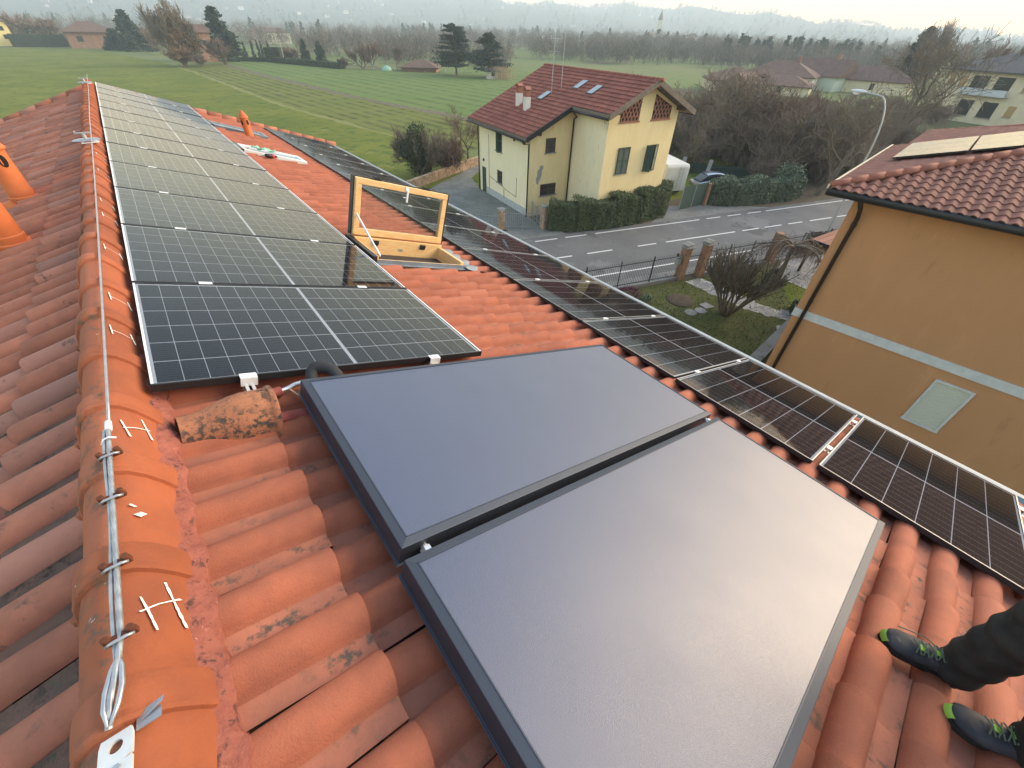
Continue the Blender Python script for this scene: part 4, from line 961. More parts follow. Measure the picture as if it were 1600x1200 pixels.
# bargeboards, gutters, downpipes, rafters
for nm, p, q in (('bargeboard',(C1+.76,B1-ov),(C1+.76,6.63)),('bargeboard',(C1+.76,6.63),(C1+.76,D1+.8)),('bargeboard',(A1+.56,-ov),(A1+.56,B1-ov))):
    b = MB(); a = Vector((p[0],p[1],rz(p[1])-.09)); c = Vector((q[0],q[1],rz(q[1])-.09)); b.bar(a, c, .05, .30); b.build(nm, M['bargeboard'] if p[0] > 10 else M['dark_gutter'], yh)
for x0, x1, y in ((-.85,A1+.5,-ov-.06),(A1+.6,C1+.7,B1-ov-.06),(-.85,C1+.7,D1+.86)):
    b = MB(); b.tube([(x0,y,rz(y)-.17),(x1,y,rz(y)-.17)], .075, 8); b.build('gutter', M['dark_gutter'], yh, smooth=True)
for pts in ([(A1+.1,-ov-.06,rz(-ov)-.25),(A1+.1,-ov+.05,rz(-ov)-.38),(A1-.02,-.08,4.95),(A1-.02,-.07,0)], [(A1+.7,B1-ov,rz(B1-ov)-.25),(A1+.45,B1-.14,6.45),(A1+.12,B1-.09,6.3),(A1+.12,B1-.08,0)], [(-.02,-ov-.02,rz(-ov)-.25),(-.06,-.10,5.0),(-.06,-.08,0)]):
    b = MB(); b.tube(pts, .05, 8); b.build('downpipe', M['brown_metal'], yh, smooth=True)
for x in (C1+.35,):
    for y in (B1+.25, 6.63, D1-.2):
        b = MB(); b.box(x-.35,x+.36,y-.08,y+.08,rz(y)-RT-.22,rz(y)-RT-.03); b.build('rafter_end', M['rafter'], yh)
b = MB(); b.box(A1,A1+.5,.45,.6,rz(.5)-.45,rz(.5)-.26); b.build('rafter_end', M['rafter'], yh)
# wall A (y=0 side, faces us)
Wl = window(yh, 'window', 2.98, 4.0, 3.68, 5.22, 0, sill=True)
shutter(yh, 2.48, 2.98, 3.62, 5.26, -.02, R(172), 'r'); shutter(yh, 4.0, 4.5, 3.62, 5.26, -.02, R(150), 'l')
window(yh, 'window', 3.22, 4.08, 1.38, 2.3, 0, mull=0, bars=2, sill=True)
b = MB(); b.box(.42,1.14,-.015,.02,0,1.98); d_ = b.build('door', M['green_shutter'], yh); b = MB(); b.box(.99,1.03,-.05,-.016,.95,1.05); b.build('handle', M['iron'], d_)
b = MB(); b.box(1.2,A1,-.02,-.001,0,.55); b.build('plinth', M['plaster_grey'], yh)
for pts in ([(1.75,-.02,4.6),(1.75,-.02,.3)], [(1.75,-.02,1.5),(4.6,-.02,1.15),(6.4,-.02,1.0),(6.4,-.02,2.4)], [(4.4,-.02,.4),(4.4,-.02,1.1)]):
    b = MB(); b.tube(pts, .014, 5); b.build('wall_cable', M['iron'], yh)
for x, z in ((.8,2.55),(6.0,4.9),(2.6,5.1)): b = MB(); b.box(x-.05,x+.05,-.12,-.001,z-.1,z+.08); b.build('wall_lamp', M['iron'], yh)
# wall B (x=A1 side): build in a turned frame hung on the house
def face(x): e = bpy.data.objects.new('gable_wall_fittings', None); C.objects.link(e); e.parent = yh; e.location = (x,0,0); e.rotation_euler = (0,0,PI/2); return e
class Turn:   # context: windows on a wall facing +x are built facing -y, then turned
    def __init__(s, x): s.T = Matrix.Translation((x,0,0)) @ Matrix.Rotation(PI/2, 4, 'Z')
def turned(fn, x, *a, **k):
    o = fn(yh, *a, **k); o.matrix_local = Matrix.Translation((x,0,0)) @ Matrix.Rotation(PI/2, 4, 'Z') @ o.matrix_local; return o
turned(window, A1, 'window', 1.30, 2.15, 4.30, 5.22, 0, mull=1, bars=1)
turned(window, A1, 'window', 1.05, 2.45, 1.42, 2.22, 0, mull=1, bars=1)
b = MB(); b.m = 0
for cx, cy, rx_, rz_ in ((.92,2.95,.20,.38),(.78,2.55,.15,.30),(1.06,3.35,.16,.18)):
    b.add([(A1+.004, cx+rx_*math.cos(a)*(1+.15*math.sin(3*a)), cy+rz_*math.sin(a)*(1+.12*math.cos(5*a))) for a in [2*PI*i/18 for i in range(18)]], [tuple(range(18))])
b.v = [(x+.0006*i//18*0, y, z) for i,(x,y,z) in enumerate(b.v)]
b.v = [(A1+.004+.003*(i//18), y, z) for i,(x,y,z) in enumerate(b.v)]; b.build('bare_patch', M['plaster_patch'], yh)
# wall D (x=C1): shutters and brick lattice vents
yo = B1
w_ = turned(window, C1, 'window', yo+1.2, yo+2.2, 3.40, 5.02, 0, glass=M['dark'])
turned(shutter, C1, yo+1.19, yo+1.70, 3.38, 5.04, -.05); turned(shutter, C1, yo+1.70, yo+2.21, 3.38, 5.04, -.05)
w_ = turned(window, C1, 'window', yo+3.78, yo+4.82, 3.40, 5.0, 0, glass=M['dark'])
turned(shutter, C1, yo+3.77, yo+4.29, 3.36, 5.02, -.05, R(62), 'l'); turned(shutter, C1, yo+4.29, yo+4.84, 3.36, 5.02, -.05, R(25), 'r')
for y0, y1 in ((1.22,2.18),(3.88,4.86)):
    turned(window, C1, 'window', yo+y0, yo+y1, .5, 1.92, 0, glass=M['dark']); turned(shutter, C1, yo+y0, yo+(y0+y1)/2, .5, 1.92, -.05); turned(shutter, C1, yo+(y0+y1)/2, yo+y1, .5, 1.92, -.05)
def lattice(y0, y1, z0, zt0, zt1):
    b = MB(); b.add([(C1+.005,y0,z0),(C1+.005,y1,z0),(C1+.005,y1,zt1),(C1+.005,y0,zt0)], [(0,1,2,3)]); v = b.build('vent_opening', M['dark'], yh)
    b = MB(); s = .30
    for s_ in (1,-1):
        nn = int((y1-y0+zt1-z0)/s)+14
        for i in range(-14, nn):
            # diagonal rows of small bricks with gaps
            for k in range(40):
                a = k*.15
                y = (y0+i*s+a*.62) if s_ > 0 else (y1-i*s-a*.62); z = z0+a
                zt = zt0+(zt1-zt0)*(y-y0)/(y1-y0)
                if y0+.03 < y < y1-.03 and z < zt-.05:
                    b.r = rng.random(); dy = .085*.5*s_; b.bar((C1+.02,y-dy,z-.068),(C1+.02,y+dy,z+.068),.075,.05,(1,0,0))
    tag(b.build('brick_lattice', M['brick'], v), kind='stuff')
    b = MB(); b.box(C1-.01,C1+.07,y0-.06,y1+.06,z0-.10,z0-.01); b.build('sill', M['brick'], v)
lattice(yo+.86, yo+2.52, 6.56, 7.22, 7.96); lattice(yo+3.66, yo+5.36, 6.56, 7.98, 7.24)
# chimneys, roof lights, aerial
for x, y, h in ((3.2,1.9,1.35),(4.7,1.7,1.35)):
    z = rz(y); b = MB(); b.box(x-.2,x+.2,y-.2,y+.2,z-.3,z+h-.55); ch = b.build('chimney', M['wall_white'], yh)
    b = MB()
    for dx in (-.16,.10): b.box(x+dx,x+dx+.06,y-.18,y+.18,z+h-.549,z+h-.1)
    b.box(x-.2,x+.2,y-.2,y+.2,z+h-.56,z+h-.549)
    pts = [(x-.24,y,z+h-.16),(x,y,z+h+.02),(x+.24,y,z+h-.16)]; b.bar((x-.24,y-.0,z+h-.13),(x+.01,y,z+h+.03),.44,.05,(0,0,1)); b.bar((x+.24,y,z+h-.13),(x-.01,y,z+h+.035),.44,.05,(0,0,1)); b.build('chimney_hood', M['brick'], ch)
def rooflight(x, y, w=.55, l=.95):
    a = math.atan(.46); T = Matrix.Translation((x,y,rz(y)+.06)) @ Matrix.Rotation(a, 4, 'X'); b = MB(); b.T = T
    b.box(-w/2-.07,w/2+.07,-l/2-.07,l/2+.07,-.02,.05); f = b.build('roof_light', M['flash_dark'], yh); b = MB(); b.T = T; b.box(-w/2,w/2,-l/2,l/2,.045,.062); b.build('pane', M['skylight'], f)
rooflight(6.6,5.0); rooflight(8.6,4.75); rooflight(4.55,3.3)
b = MB(); z = rz(3.6)-.1; x0 = 5.0
b.tube([(x0,3.6,z),(x0,3.6,z+3.6)], .028, 6); b.tube([(x0+.35,4.2,rz(4.2)-.1),(x0+.35,4.2,rz(4.2)+3.4)], .024, 6); mast = b.build('aerial_mast', M['galv'], yh)
b = MB()
for zz in (2.0,2.6,3.3): b.tube([(x0-.7,3.6,z+zz),(x0+.7,3.6,z+zz)], .014, 5)
for k in range(8): b.tube([(x0-.6+.17*k,3.35,z+3.3),(x0-.6+.17*k,3.85,z+3.3)], .008, 4)
b.build('aerial_rods', M['galv'], mast)

# ------------------------------------------------------------------ the ochre neighbour house
C0 = Vector((13.4,3.75,8.13)); OE1 = Vector((.112,-.994,0)).normalized(); OE2 = Vector((.994,.112,0)).normalized(); OS = .28
nh = thing('ochre_house', 'ochre rendered house with hipped rosy tile roof and white band, close by on the right', 'house', (C0.x,C0.y,0))
def ow(a, c, z): return C0+OE1*a+OE2*c+Vector((0,0,z-8.13))   # a along the near wall towards us, c away
def ol(a, c, z): return tuple(ow(a,c,z)-nh.location)
b = MB(); i_ = .55
def oq(b, pts): b.add([ol(*p) for p in pts], [tuple(range(len(pts)))])
oq(b, [(i_,i_,0),(14,i_,0),(14,i_,8.0),(i_,i_,8.0)]); oq(b, [(i_,7.6,0),(i_,i_,0),(i_,i_,8.0),(i_,7.6,8.0)]); oq(b, [(i_+.5,12,0),(i_+.5,7.6,0),(i_+.5,7.6,8.0),(i_+.5,12,8.0)]); oq(b, [(14,12,0),(14,i_,0),(14,i_,8.),(14,12,8.)][::-1]); oq(b, [(i_,12,0),(14,12,0),(14,12,8),(i_,12,8)][::-1])
b.build('wall', M['plaster_o'], nh)
b = MB()
for z0, z1 in ((4.36,4.62),):
    vs = [ol(i_-.03,i_-.035,z) for z in (z0,z1)]+[ol(14,i_-.035,z) for z in (z0,z1)]+[ol(14,i_+.01,z) for z in (z0,z1)]+[ol(i_-.03,i_+.01,z) for z in (z0,z1)]
    b.add(vs, [(0,2,3,1),(1,3,5,7),(0,6,4,2),(0,1,7,6)])
b.build('white_band', M['band'], nh)
b = MB(); W_ = 12.0; RG = W_/2*OS
# eaves soffit + hip roof deck
E4 = [(0,0),(14.6,0),(14.6,W_),(0.0,W_)]
for pts in ([(0,0,8.10),(14.6,0,8.10),(14.6,W_/2,8.10+RG),(W_/2,W_/2,8.10+RG)], [(0,7.6,8.10),(0,0,8.10),(W_/2,W_/2,8.10+RG),(1.6,7.6,8.10+1.6*OS)], [(.45,W_,8.10),(.45,7.6,8.1),(1.6,7.6,8.1+1.6*OS),(W_/2,W_/2,8.1+RG)], [(14.6,W_,8.1),(.45,W_,8.1),(W_/2,W_/2,8.1+RG),(14.6,W_/2,8.1+RG)], [(0,0,7.98),(14.6,0,7.98),(14.6,W_,7.98),(0.45,W_,7.98),(.45,7.6,7.98),(0,7.6,7.98)][::-1]): oq(b, pts)
b.build('roof_deck', M['roof_o'], nh)
q2 = math.hypot(1, OS); up_ = Vector((0,0,1))
# near face: u down the slope measured from the ridge height, v along the eave (a)
roof_tiles(lambda u,v: (W_/2-u/q2) < v-.10 and u/q2 < W_/2+.08, ow(0,W_/2,8.13+RG), (-OE2-up_*OS).normalized(), OE1, (up_-OE2*OS).normalized(), 26, 58, .255, .225, .050, .022, M['roof_o'], nh, single=300, seed=5)
# far (north) face, seen flat
roof_tiles(lambda u,v: (W_/2-u/q2) < min(v, W_-v) and (u/q2 < W_/2+.05 if v < 7.6 else u/q2 < W_/2-.42), ow(W_/2,0,8.13+RG), (-OE1-up_*OS).normalized(), OE2, (up_-OE1*OS).normalized(), 29, 64, .225, .19, .035, .016, M['roof_o'], nh)
b = MB()
def hip(p, q, r=.095):
    p = Vector(ol(*p)); q = Vector(ol(*q)); n = int((q-p).length/.38)
    for k in range(n): a = p+(q-p)*k/n; c = p+(q-p)*(k+1.1)/n; b.tube([a+Vector((0,0,.03)), c+Vector((0,0,.034))], [r*1.02,r], 8)
hip((-.02,-.02,8.14),(W_/2,W_/2,8.14+RG)); hip((.45,W_,8.14),(W_/2,W_/2,8.14+RG)); hip((W_/2,W_/2,8.14+RG),(14.6,W_/2,8.14+RG))
tag(b.build('hip_tiles', mat('hip_tile', (.29,.112,.078), .8, var=(.24,.095,.068), noise=3), nh, smooth=True), kind='stuff')
b = MB(); b.tube([ol(-.03,-.10,8.03),ol(14.7,-.10,8.03)], .095, 10); b.build('gutter', M['dark_gutter'], nh, smooth=True)
b = MB(); b.bar(ol(-.06,-.05,8.12), ol(-.06,7.65,8.12), .05, .10); b.bar(ol(.40,7.6,8.12), ol(.40,W_,8.12), .05, .10); b.build('eave_trim', M['wall_cream'], nh)
b = MB(); b.tube([ol(.75,-.08,7.95),ol(.80,.22,7.72),ol(.82,i_-.10,7.45),ol(.82,i_-.08,0)], .055, 10); dp_ = b.build('downpipe', M['brown_metal'], nh, smooth=True)
b = MB(); b.tube([ol(.82,i_-.08,7.3),ol(.82,i_-.08,7.2)], .066, 10); b.tube([ol(.82,i_-.08,5.0),ol(.82,i_-.08,4.93)], .064, 10); b.build('pipe_bracket', M['brown_metal'], dp_)
# bathroom window with closed roller blind, below the band
b = MB()
wa0, wa1, wz0, wz1 = 4.43, 5.14, 2.62, 4.00
def ob(b, a0, a1, c0, c1, z0, z1):
    P = [ol(a,c,z) for z in (z0,z1) for a,c in ((a0,c0),(a1,c0),(a1,c1),(a0,c1))]; b.add(P, [(0,3,2,1),(4,5,6,7),(0,1,5,4),(1,2,6,5),(2,3,7,6),(3,0,4,7)])
for a in ((wa0-.06,wa0,wz0,wz1),(wa1,wa1+.06,wz0,wz1),(wa0-.06,wa1+.06,wz1,wz1+.06),(wa0-.08,wa1+.08,wz0-.07,wz0)): ob(b, a[0], a[1], i_-.04, i_+.01, a[2], a[3])
w_ = b.build('window_surround', M['band'], nh)
b = MB()
for k in range(24):
    z = wz0+(wz1-wz0)*k/24; b.add([ol(wa0,i_-.004,z),ol(wa1,i_-.004,z),ol(wa1,i_-.018,z+.03),ol(wa0,i_-.018,z+.03),ol(wa1,i_-.004,z+.0575),ol(wa0,i_-.004,z+.0575)], [(0,1,2,3),(3,2,4,5)])
tag(b.build('roller_slats', mat('pale_blind', (.46,.50,.44), .6), w_), kind='stuff')
b = MB(); ob(b, 6.2, 6.3, i_-.12, i_, 4.95, 5.05); b.build('wall_lamp', M['white_plastic'], nh)
# flat collectors lying on the far slope of the neighbour's roof
for k, (a0, c0, c1) in enumerate(((.55,4.2,7.35),(.60,7.5,12.6))):
    pass
for k in range(3):
    for r_ in range(3):
        a0, a1 = .55+1.50*k, 2.0+1.50*k; c0, c1 = 3.4+1.05*r_, 4.42+1.05*r_; zf = lambda a: 8.13+a*OS+.14
        if a1 > c0+.15: continue
        t = thing('roof_module', ['near','middle','far'][r_]+' strip of pale panels on the ochre roof, '+['at the eave end','midway up','highest up'][k], 'solar panel', ow(a0,c0,zf(a0)), group='pale solar panels on the ochre house roof')
        P = [p-t.location for p in (ow(a0,c0,zf(a0)),ow(a1,c0,zf(a1)),ow(a1,c1,zf(a1)),ow(a0,c1,zf(a0)))]; nn_ = (up_-OE1*OS).normalized()*.04
        b = MB(); b.add([p-nn_ for p in P]+P, [(0,3,2,1),(0,1,5,4),(1,2,6,5),(2,3,7,6),(3,0,4,7)]); b.build('frame', M['alu_black'], t)
        b = MB(); b.add([p+nn_*.05 for p in P], [(0,1,2,3)]); b.build('cell_sheet', M['cell'], t)
        b = MB(); b.add([p+nn_*.12 for p in P], [(0,1,2,3)]); b.build('glass_pane', M['pv_glass'], t)
# boundary kerb by the neighbour's wall
b = MB(); b.add([(22.3,4.75,.0),(22.35,5.25,.0),(18.1,4.85,.0),(13.6,4.4,0),(13.6,3.9,0),(18.0,4.35,.0)]+[(22.3,4.75,.22),(22.35,5.25,.22),(18.1,4.85,.22),(13.6,4.4,.22),(13.6,3.9,.22),(18.0,4.35,.22)], [(6,7,8,11),(11,8,9,10),(0,5,11,6),(5,4,10,11),(1,0,6,7),(2,1,7,8),(3,2,8,9)])
tag(b.build('boundary_kerb', M['concrete']), kind='structure')

# ------------------------------------------------------------------ railing, gate pillars
def railing(name, label, p, q, h=1.45, step=.115, posts=2.2, z0=.18, group=None, m=None):
    p = Vector((*p,0)); q = Vector((*q,0)); L = (q-p).length; d = (q-p)/L
    t = thing(name, label, 'fence', p, math.atan2(d.y,d.x), group); m = m or M['iron']
    b = MB(); n = int(L/step)
    for i in range(n+1): x = L*i/n; b.tube([(x,0,z0+.05),(x,0,z0+h)], .009, 4, cap=False)
    tag(b.build('railing_bars', m, t), kind='stuff')
    for z in (z0+.12, z0+h-.16): b = MB(); b.box(0,L,-.012,.012,z-.018,z+.018); b.build('rail', m, t)
    k = max(1,round(L/posts))
    for i in range(k+1): b = MB(); x = L*i/k; b.box(x-.022,x+.022,-.022,.022,0,z0+h+.08); b.build('post', m, t)
    if z0 > .1: b = MB(); b.box(0,L,-.10,.10,0,z0); b.build('kerb_wall', M['concrete'], t)
    return t
FN = 17.25
pil = [road(tpx(21.7,11.35),FN), road(tpx(23.1,10.95),FN), road(tpx(28.4,9.4),FN), road(tpx(35.0,7.3),FN)]
railing('iron_railing', 'long dark iron railing with spear bars along our lawn by the road', road(-6,FN), pil[0])
g1 = railing('iron_gate', 'small iron garden gate between two capped tan pillars', pil[0], pil[1], z0=.06, posts=3)
railing('iron_railing', 'iron railing between the gate pillars and the pillar behind the round shrub', pil[1], pil[2])
railing('iron_railing', 'short dark iron railing behind the drooping tree near the lamp post', pil[2], pil[3])
railing('iron_railing', 'dark iron railing beside the ochre house beyond the last pillar', pil[3], road(48,FN))
plab = ['tan garden gate pillar carrying the grey letter box', 'tan garden gate pillar nearest the round bushy shrub', 'plain tan pillar behind the drooping tree', 'capped tan pillar beyond the drooping tree, near the lamp post']
for k, p in enumerate(pil):
    t = thing('gate_pillar', plab[k], 'pillar', (*p,0), -.298+.1*k, 'rendered pillars along our front railing')
    b = MB(); b.box(-.21,.21,-.21,.21,0,1.95); b.build('shaft', M['pillar'], t, bevel=.015)
    if k != 2:
        b = MB(); b.box(-.29,.29,-.29,.29,1.952,2.02); b.box(-.22,.22,-.22,.22,2.02,2.07); b.build('cap', M['stone_pale'], t, bevel=.01)
        b = MB(); b.bar((-.30,-.05,2.12),(.0,-.02,2.15),.5,.03); b.bar((.30,.06,2.12),(.0,.02,2.16),.5,.03); b.build('cap_tile', M['concrete'], t)
t = thing('letter_box', 'grey green letter box hanging on the first gate pillar', 'letter box', (pil[0][0]-.42, pil[0][1]+.10, 1.25), -.298)
b = MB(); b.box(-.20,.16,-.06,.06,-.22,.22); b.build('box', mat('pale_box', (.32,.38,.34), .6), t, bevel=.01); b = MB(); b.box(-.16,.12,-.066,-.061,.12,.15); b.build('slot', M['dark'], t)
b = MB(); b.ball((-.16,0,.35), (.07,.07,.10), 10, 7); b.box(-.18,-.14,-.02,.02,.22,.28); b.build('bell_lamp', M['iron'], t, smooth=True)
# stepping path of crazy paving and drive slabs
def flags(name, label, outline, size, z, seed):
    """irregular flagstones filling a polygon, each a part"""
    rr = random.Random(seed); xs = [p[0] for p in outline]; ys = [p[1] for p in outline]
    def inside(x, y):
        c = False; n = len(outline)
        for i in range(n):
            x0,y0 = outline[i]; x1,y1 = outline[i-1]
            if (y0 > y) != (y1 > y) and x < (x1-x0)*(y-y0)/(y1-y0)+x0: c = not c
        return c
    t = thing(name, label, 'paving', ((min(xs)+max(xs))/2, (min(ys)+max(ys))/2, 0)); cx, cy = t.location.x, t.location.y
    nx = int((max(xs)-min(xs))/size)+2; ny = int((max(ys)-min(ys))/size)+2; g = {}
    for i in range(-1,nx+1):
        for j in range(-1,ny+1): g[i,j] = (min(xs)+(i+.5*(j%2))*size+rr.uniform(-.3,.3)*size, min(ys)+j*size+rr.uniform(-.3,.3)*size)
    for i in range(nx):
        for j in range(ny):
            P = [g[i,j], g[i+1,j], g[i+1,j+1], g[i,j+1]] if rr.random() < .6 else [g[i,j], g[i+1,j], ((g[i+1,j][0]+g[i+1,j+1][0])/2+.05,(g[i+1,j][1]+g[i+1,j+1][1])/2), g[i+1,j+1], g[i,j+1]]
            mx = sum(p[0] for p in P)/len(P); my = sum(p[1] for p in P)/len(P)
            if not inside(mx,my): continue
            P = [(mx+(x-mx)*.92-cx, my+(y-my)*.92-cy) for x,y in P]; hh = z+.012+.008*rr.random()
            b = MB(); b.prism(P, z-.02, hh); b.build('flagstone', M['stone_pale'], t)
    b = MB(); b.prism([(x-cx,y-cy) for x,y in outline], z-.03, z+.004); b.build('joint_bed', M['grout'], t)
    return t
flags('garden_path', 'narrow crazy paved path running from the gate past the round shrub', [(21.75,10.95),(22.9,10.6),(22.9,9.0),(22.75,7.0),(23.1,5.3),(22.45,5.0),(21.6,7.2),(21.7,9.0)], .52, .022, 4)
flags('stone_drive', 'pale crazy paved drive beyond the drooping tree beside the ochre house', [(27.0,8.3),(29.4,8.9),(30.3,9.0),(36.0,7.2),(36.5,5.0),(27.0,5.3)], .62, .026, 9)
for x, y, r, lb in ((20.2,8.6,.36,'square grey stepping stone on the lawn left of the round shrub'),(18.9,8.7,.30,'grey stone half sunk in the lawn near the panel corner'),(19.5,8.5,.28,'small rounded pale stone beside the square stepping stone'),(21.3,4.9,.4,'flat grey slab on the lawn close to the ochre wall')):
    b = MB(); n = 7 if r != .36 else 4; b.prism([(r*math.cos(2*PI*i/n+.6)*(1+.2*rng.random()), r*math.sin(2*PI*i/n+.6)*(1+.2*rng.random())) for i in range(n)], 0, .05)
    o = b.build('garden_stone', M['stone_pale'], bevel=.01); o.location = (x,y,.018); tag(o, lb, 'stone', 'loose stones on our lawn')
# small tiled canopy beside the ochre house
t = thing('garden_canopy', 'low garden canopy with brown board roof at the foot of the ochre wall', 'canopy', (29.9,6.5,0), -.15)
for i in range(7):
    b = MB(); y = -1.1+.32*i; b.bar((-1.5,y,2.05+.0),(2.0,y,2.25),.30,.04); b.build('roof_board', M['brick'], t)
b = MB(); b.box(-1.54,-1.48,-1.3,1.1,1.90,2.08); b.build('fascia', M['dark_gutter'], t)
for x in (-1.3,1.8):
    for y in (-1.1,.9): b = MB(); b.box(x-.06,x+.06,y-.06,y+.06,0,2.0); b.build('post', M['brown_metal'], t)

# ------------------------------------------------------------------ street lamp
Lb = Vector((33.9,8.45,0)); t = thing('street_lamp', 'grey curved street lamp with pale head leaning over the road', 'street lamp', Lb)
b = MB(); pts = [(0,0,0),(0,0,1.2),(0,0,5.9)]; rad = [.085,.075,.055]
top = Vector((.0,0,5.9)); hd = Vector((.293,.956,0))
LH = 8.55
for k in range(1,9): a = PI/2*k/8; pts.append(top+hd*1.0*(1-math.cos(a))+Vector((0,0,(LH-5.9)*math.sin(a)))); rad.append(.052-.002*k)
pts.append(Vector(pts[-1])+hd*.9+Vector((0,0,.05))); rad.append(.035)
b.tube(pts, rad, 10); b.build('pole', M['galv'], t, smooth=True)
e = Vector(pts[-1]); b = MB(); b.T = Matrix.Translation(e) @ Matrix.Rotation(math.atan2(hd.y,hd.x), 4, 'Z'); b.ball((.42,0,.03), (.50,.16,.10), 14, 8); b.build('lamp_head', M['lamp_head'], t, smooth=True)
b = MB(); b.T = Matrix.Translation(e) @ Matrix.Rotation(math.atan2(hd.y,hd.x), 4, 'Z'); b.ball((.52,0,-.05), (.24,.12,.12), 12, 7); b.build('lamp_bowl', M['lamp_glass'], t, smooth=True)
b = MB(); b.lathe([(.12,0),(.12,.05),(.09,.06)], 12); b.build('foot', M['galv'], t)

# ------------------------------------------------------------------ things around the yellow house
def pillar_y(x, y, h, label):
    t = thing('brick_pillar', label, 'pillar', (x,y,0), .12, 'stone brick pillars of the yellow house'); rows = int(h/.13)
    b = MB(); b.box(-.17,.17,-.17,.17,0,h-.02); b.build('core', M['grout'], t)
    for r_ in range(rows):
        z = .13*r_
        for s_ in range(4):
            for k in range(2):
                w = .20; o_ = -.2+.2*k if r_ % 2 == 0 else -.2+(.1 if k == 0 else .0)+.2*k*.98
                b = MB(); jut = .006*rng.random(); b.box(o_+.006, min(.2, o_+w-.006), -.2-jut, -.165, z+.006, z+.122); o = b.build('brick', M['brick_pale'], t); o.rotation_euler = (0,0,s_*PI/2)
    b = MB(); b.box(-.24,.24,-.24,.24,h,h+.06); b.build('cap', M['stone_pale'], t)
pillar_y(17.9,23.8,1.4,'stone brick pillar standing alone at the mouth of the gravel drive'); pillar_y(20.4,22.05,1.6,'stone brick pillar at the end of the clipped hedge')
railing('wire_gate', 'light grey gate of thin bars before the yellow house corner', (18.1,23.7), (20.2,22.2), h=1.2, step=.14, z0=.05, posts=1.2, m=M['steel'])
railing('wire_fence', 'low thin fence along the gravel drive left of the brick pillar', (13.4,29.0), (17.7,23.95), h=1.0, step=.22, z0=.05, posts=1.6, m=M['steel'])
railing('wire_fence', 'short fence between the hedge pillar and the house corner', (20.5,22.3), (21.3,24.4), h=1.1, step=.14, z0=.05, posts=1.2, m=M['steel'])
# green sheet gate
t = thing('metal_gate', 'dark green sheet metal gate between the two hedges', 'gate', (32.3,18.75,0), math.atan2(-.35,2.9))
for i in range(10): b = MB(); x = .29*i; b.box(x+.006,x+.284,-.02,.02,.08,1.85); b.build('plank', M['green_shutter'], t)
b = MB(); b.box(0,2.9,.021,.05,.3,.38); b.box(0,2.9,.021,.05,1.5,1.58); b.box(-.05,0,-.03,.03,0,1.95); b.box(2.9,2.95,-.03,.03,0,1.95); b.box(1.43,1.47,-.035,-.021,.1,1.85); b.build('gate_frame', M['steel'], t)
t = thing('gate_post', 'leaning ochre stone post at the right end of the green gate', 'post', (35.25,18.3,0)); b = MB(); b.tube([(0,0,0),(.02,0,.9),(.05,.02,1.75)], [.20,.19,.16], 7); b.build('post_body', M['pillar'], t)
# green net fence behind, sheds of stuff in the yard
railing('net_fence', 'long dark green net fence behind the yard right of the yellow house', (40.5,29.5), (49.5,16.2), h=.95, step=.4, z0=.03, posts=2.5, m=M['green_shutter'])
b = MB(); a = Vector((40.5,29.5,0)); c = Vector((49.5,16.2,0)); b.add([tuple(a+Vector((.03,.02,.06))),tuple(c+Vector((.03,.02,.06))),tuple(c+Vector((.03,.02,.98))),tuple(a+Vector((.03,.02,.98)))], [(0,1,2,3)])
o = b.build('net_sheet', mat('green_net', (.022,.045,.042), .9), bpy.data.objects['net_fence']); nf = bpy.data.objects['net_fence']; o.matrix_parent_inverse = (Matrix.Translation(nf.location) @ nf.rotation_euler.to_matrix().to_4x4()).inverted()
# white camper body half hidden behind the gable
t = thing('camper_van', 'white camper van parked behind the right edge of the yellow gable', 'camper', (36.6,23.9,0), R(62))
b = MB(); prof = [(-2.6,.35),(2.1,.35),(2.75,.6),(2.8,1.15),(2.35,1.75),(2.1,2.45),(-2.5,2.5),(-2.65,2.3)]
b.add([(x,-1.05,z) for x,z in prof]+[(x,1.05,z) for x,z in prof], [tuple(range(8)), tuple(range(15,7,-1))]+[(i,8+i,8+(i+1)%8,(i+1)%8) for i in range(8)])
b.build('body', M['wall_white'], t, bevel=.06)
for x in (-1.6,1.7):
    for y in (-1.0,1.0):
        b = MB(); b.tube([(x,y-.1,.34),(x,y+.1,.34)], .34, 18); w_ = b.build('wheel', M['black_plastic'], t); b = MB(); b.tube([(x,y-.105,.34),(x,y+.105,.34)], .18, 12); b.build('rim', M['alu'], w_)
for x0, x1 in ((-1.9,-.7),(.2,1.2)):
    for y in (-1.056,1.056): b = MB(); b.box(x0,x1,y-.006,y+.006,1.35,1.95); b.build('side_window', M['window_dark'], t)
b = MB(); b.tube([(-2.72,-.5,.6),(-2.72,-.5,2.4)], .02, 6); b.tube([(-2.72,-.15,.6),(-2.72,-.15,2.4)], .02, 6)
for k in range(6): b.tube([(-2.72,-.5,.75+.28*k),(-2.72,-.15,.75+.28*k)], .016, 6)
b.build('rear_ladder', M['steel'], t)
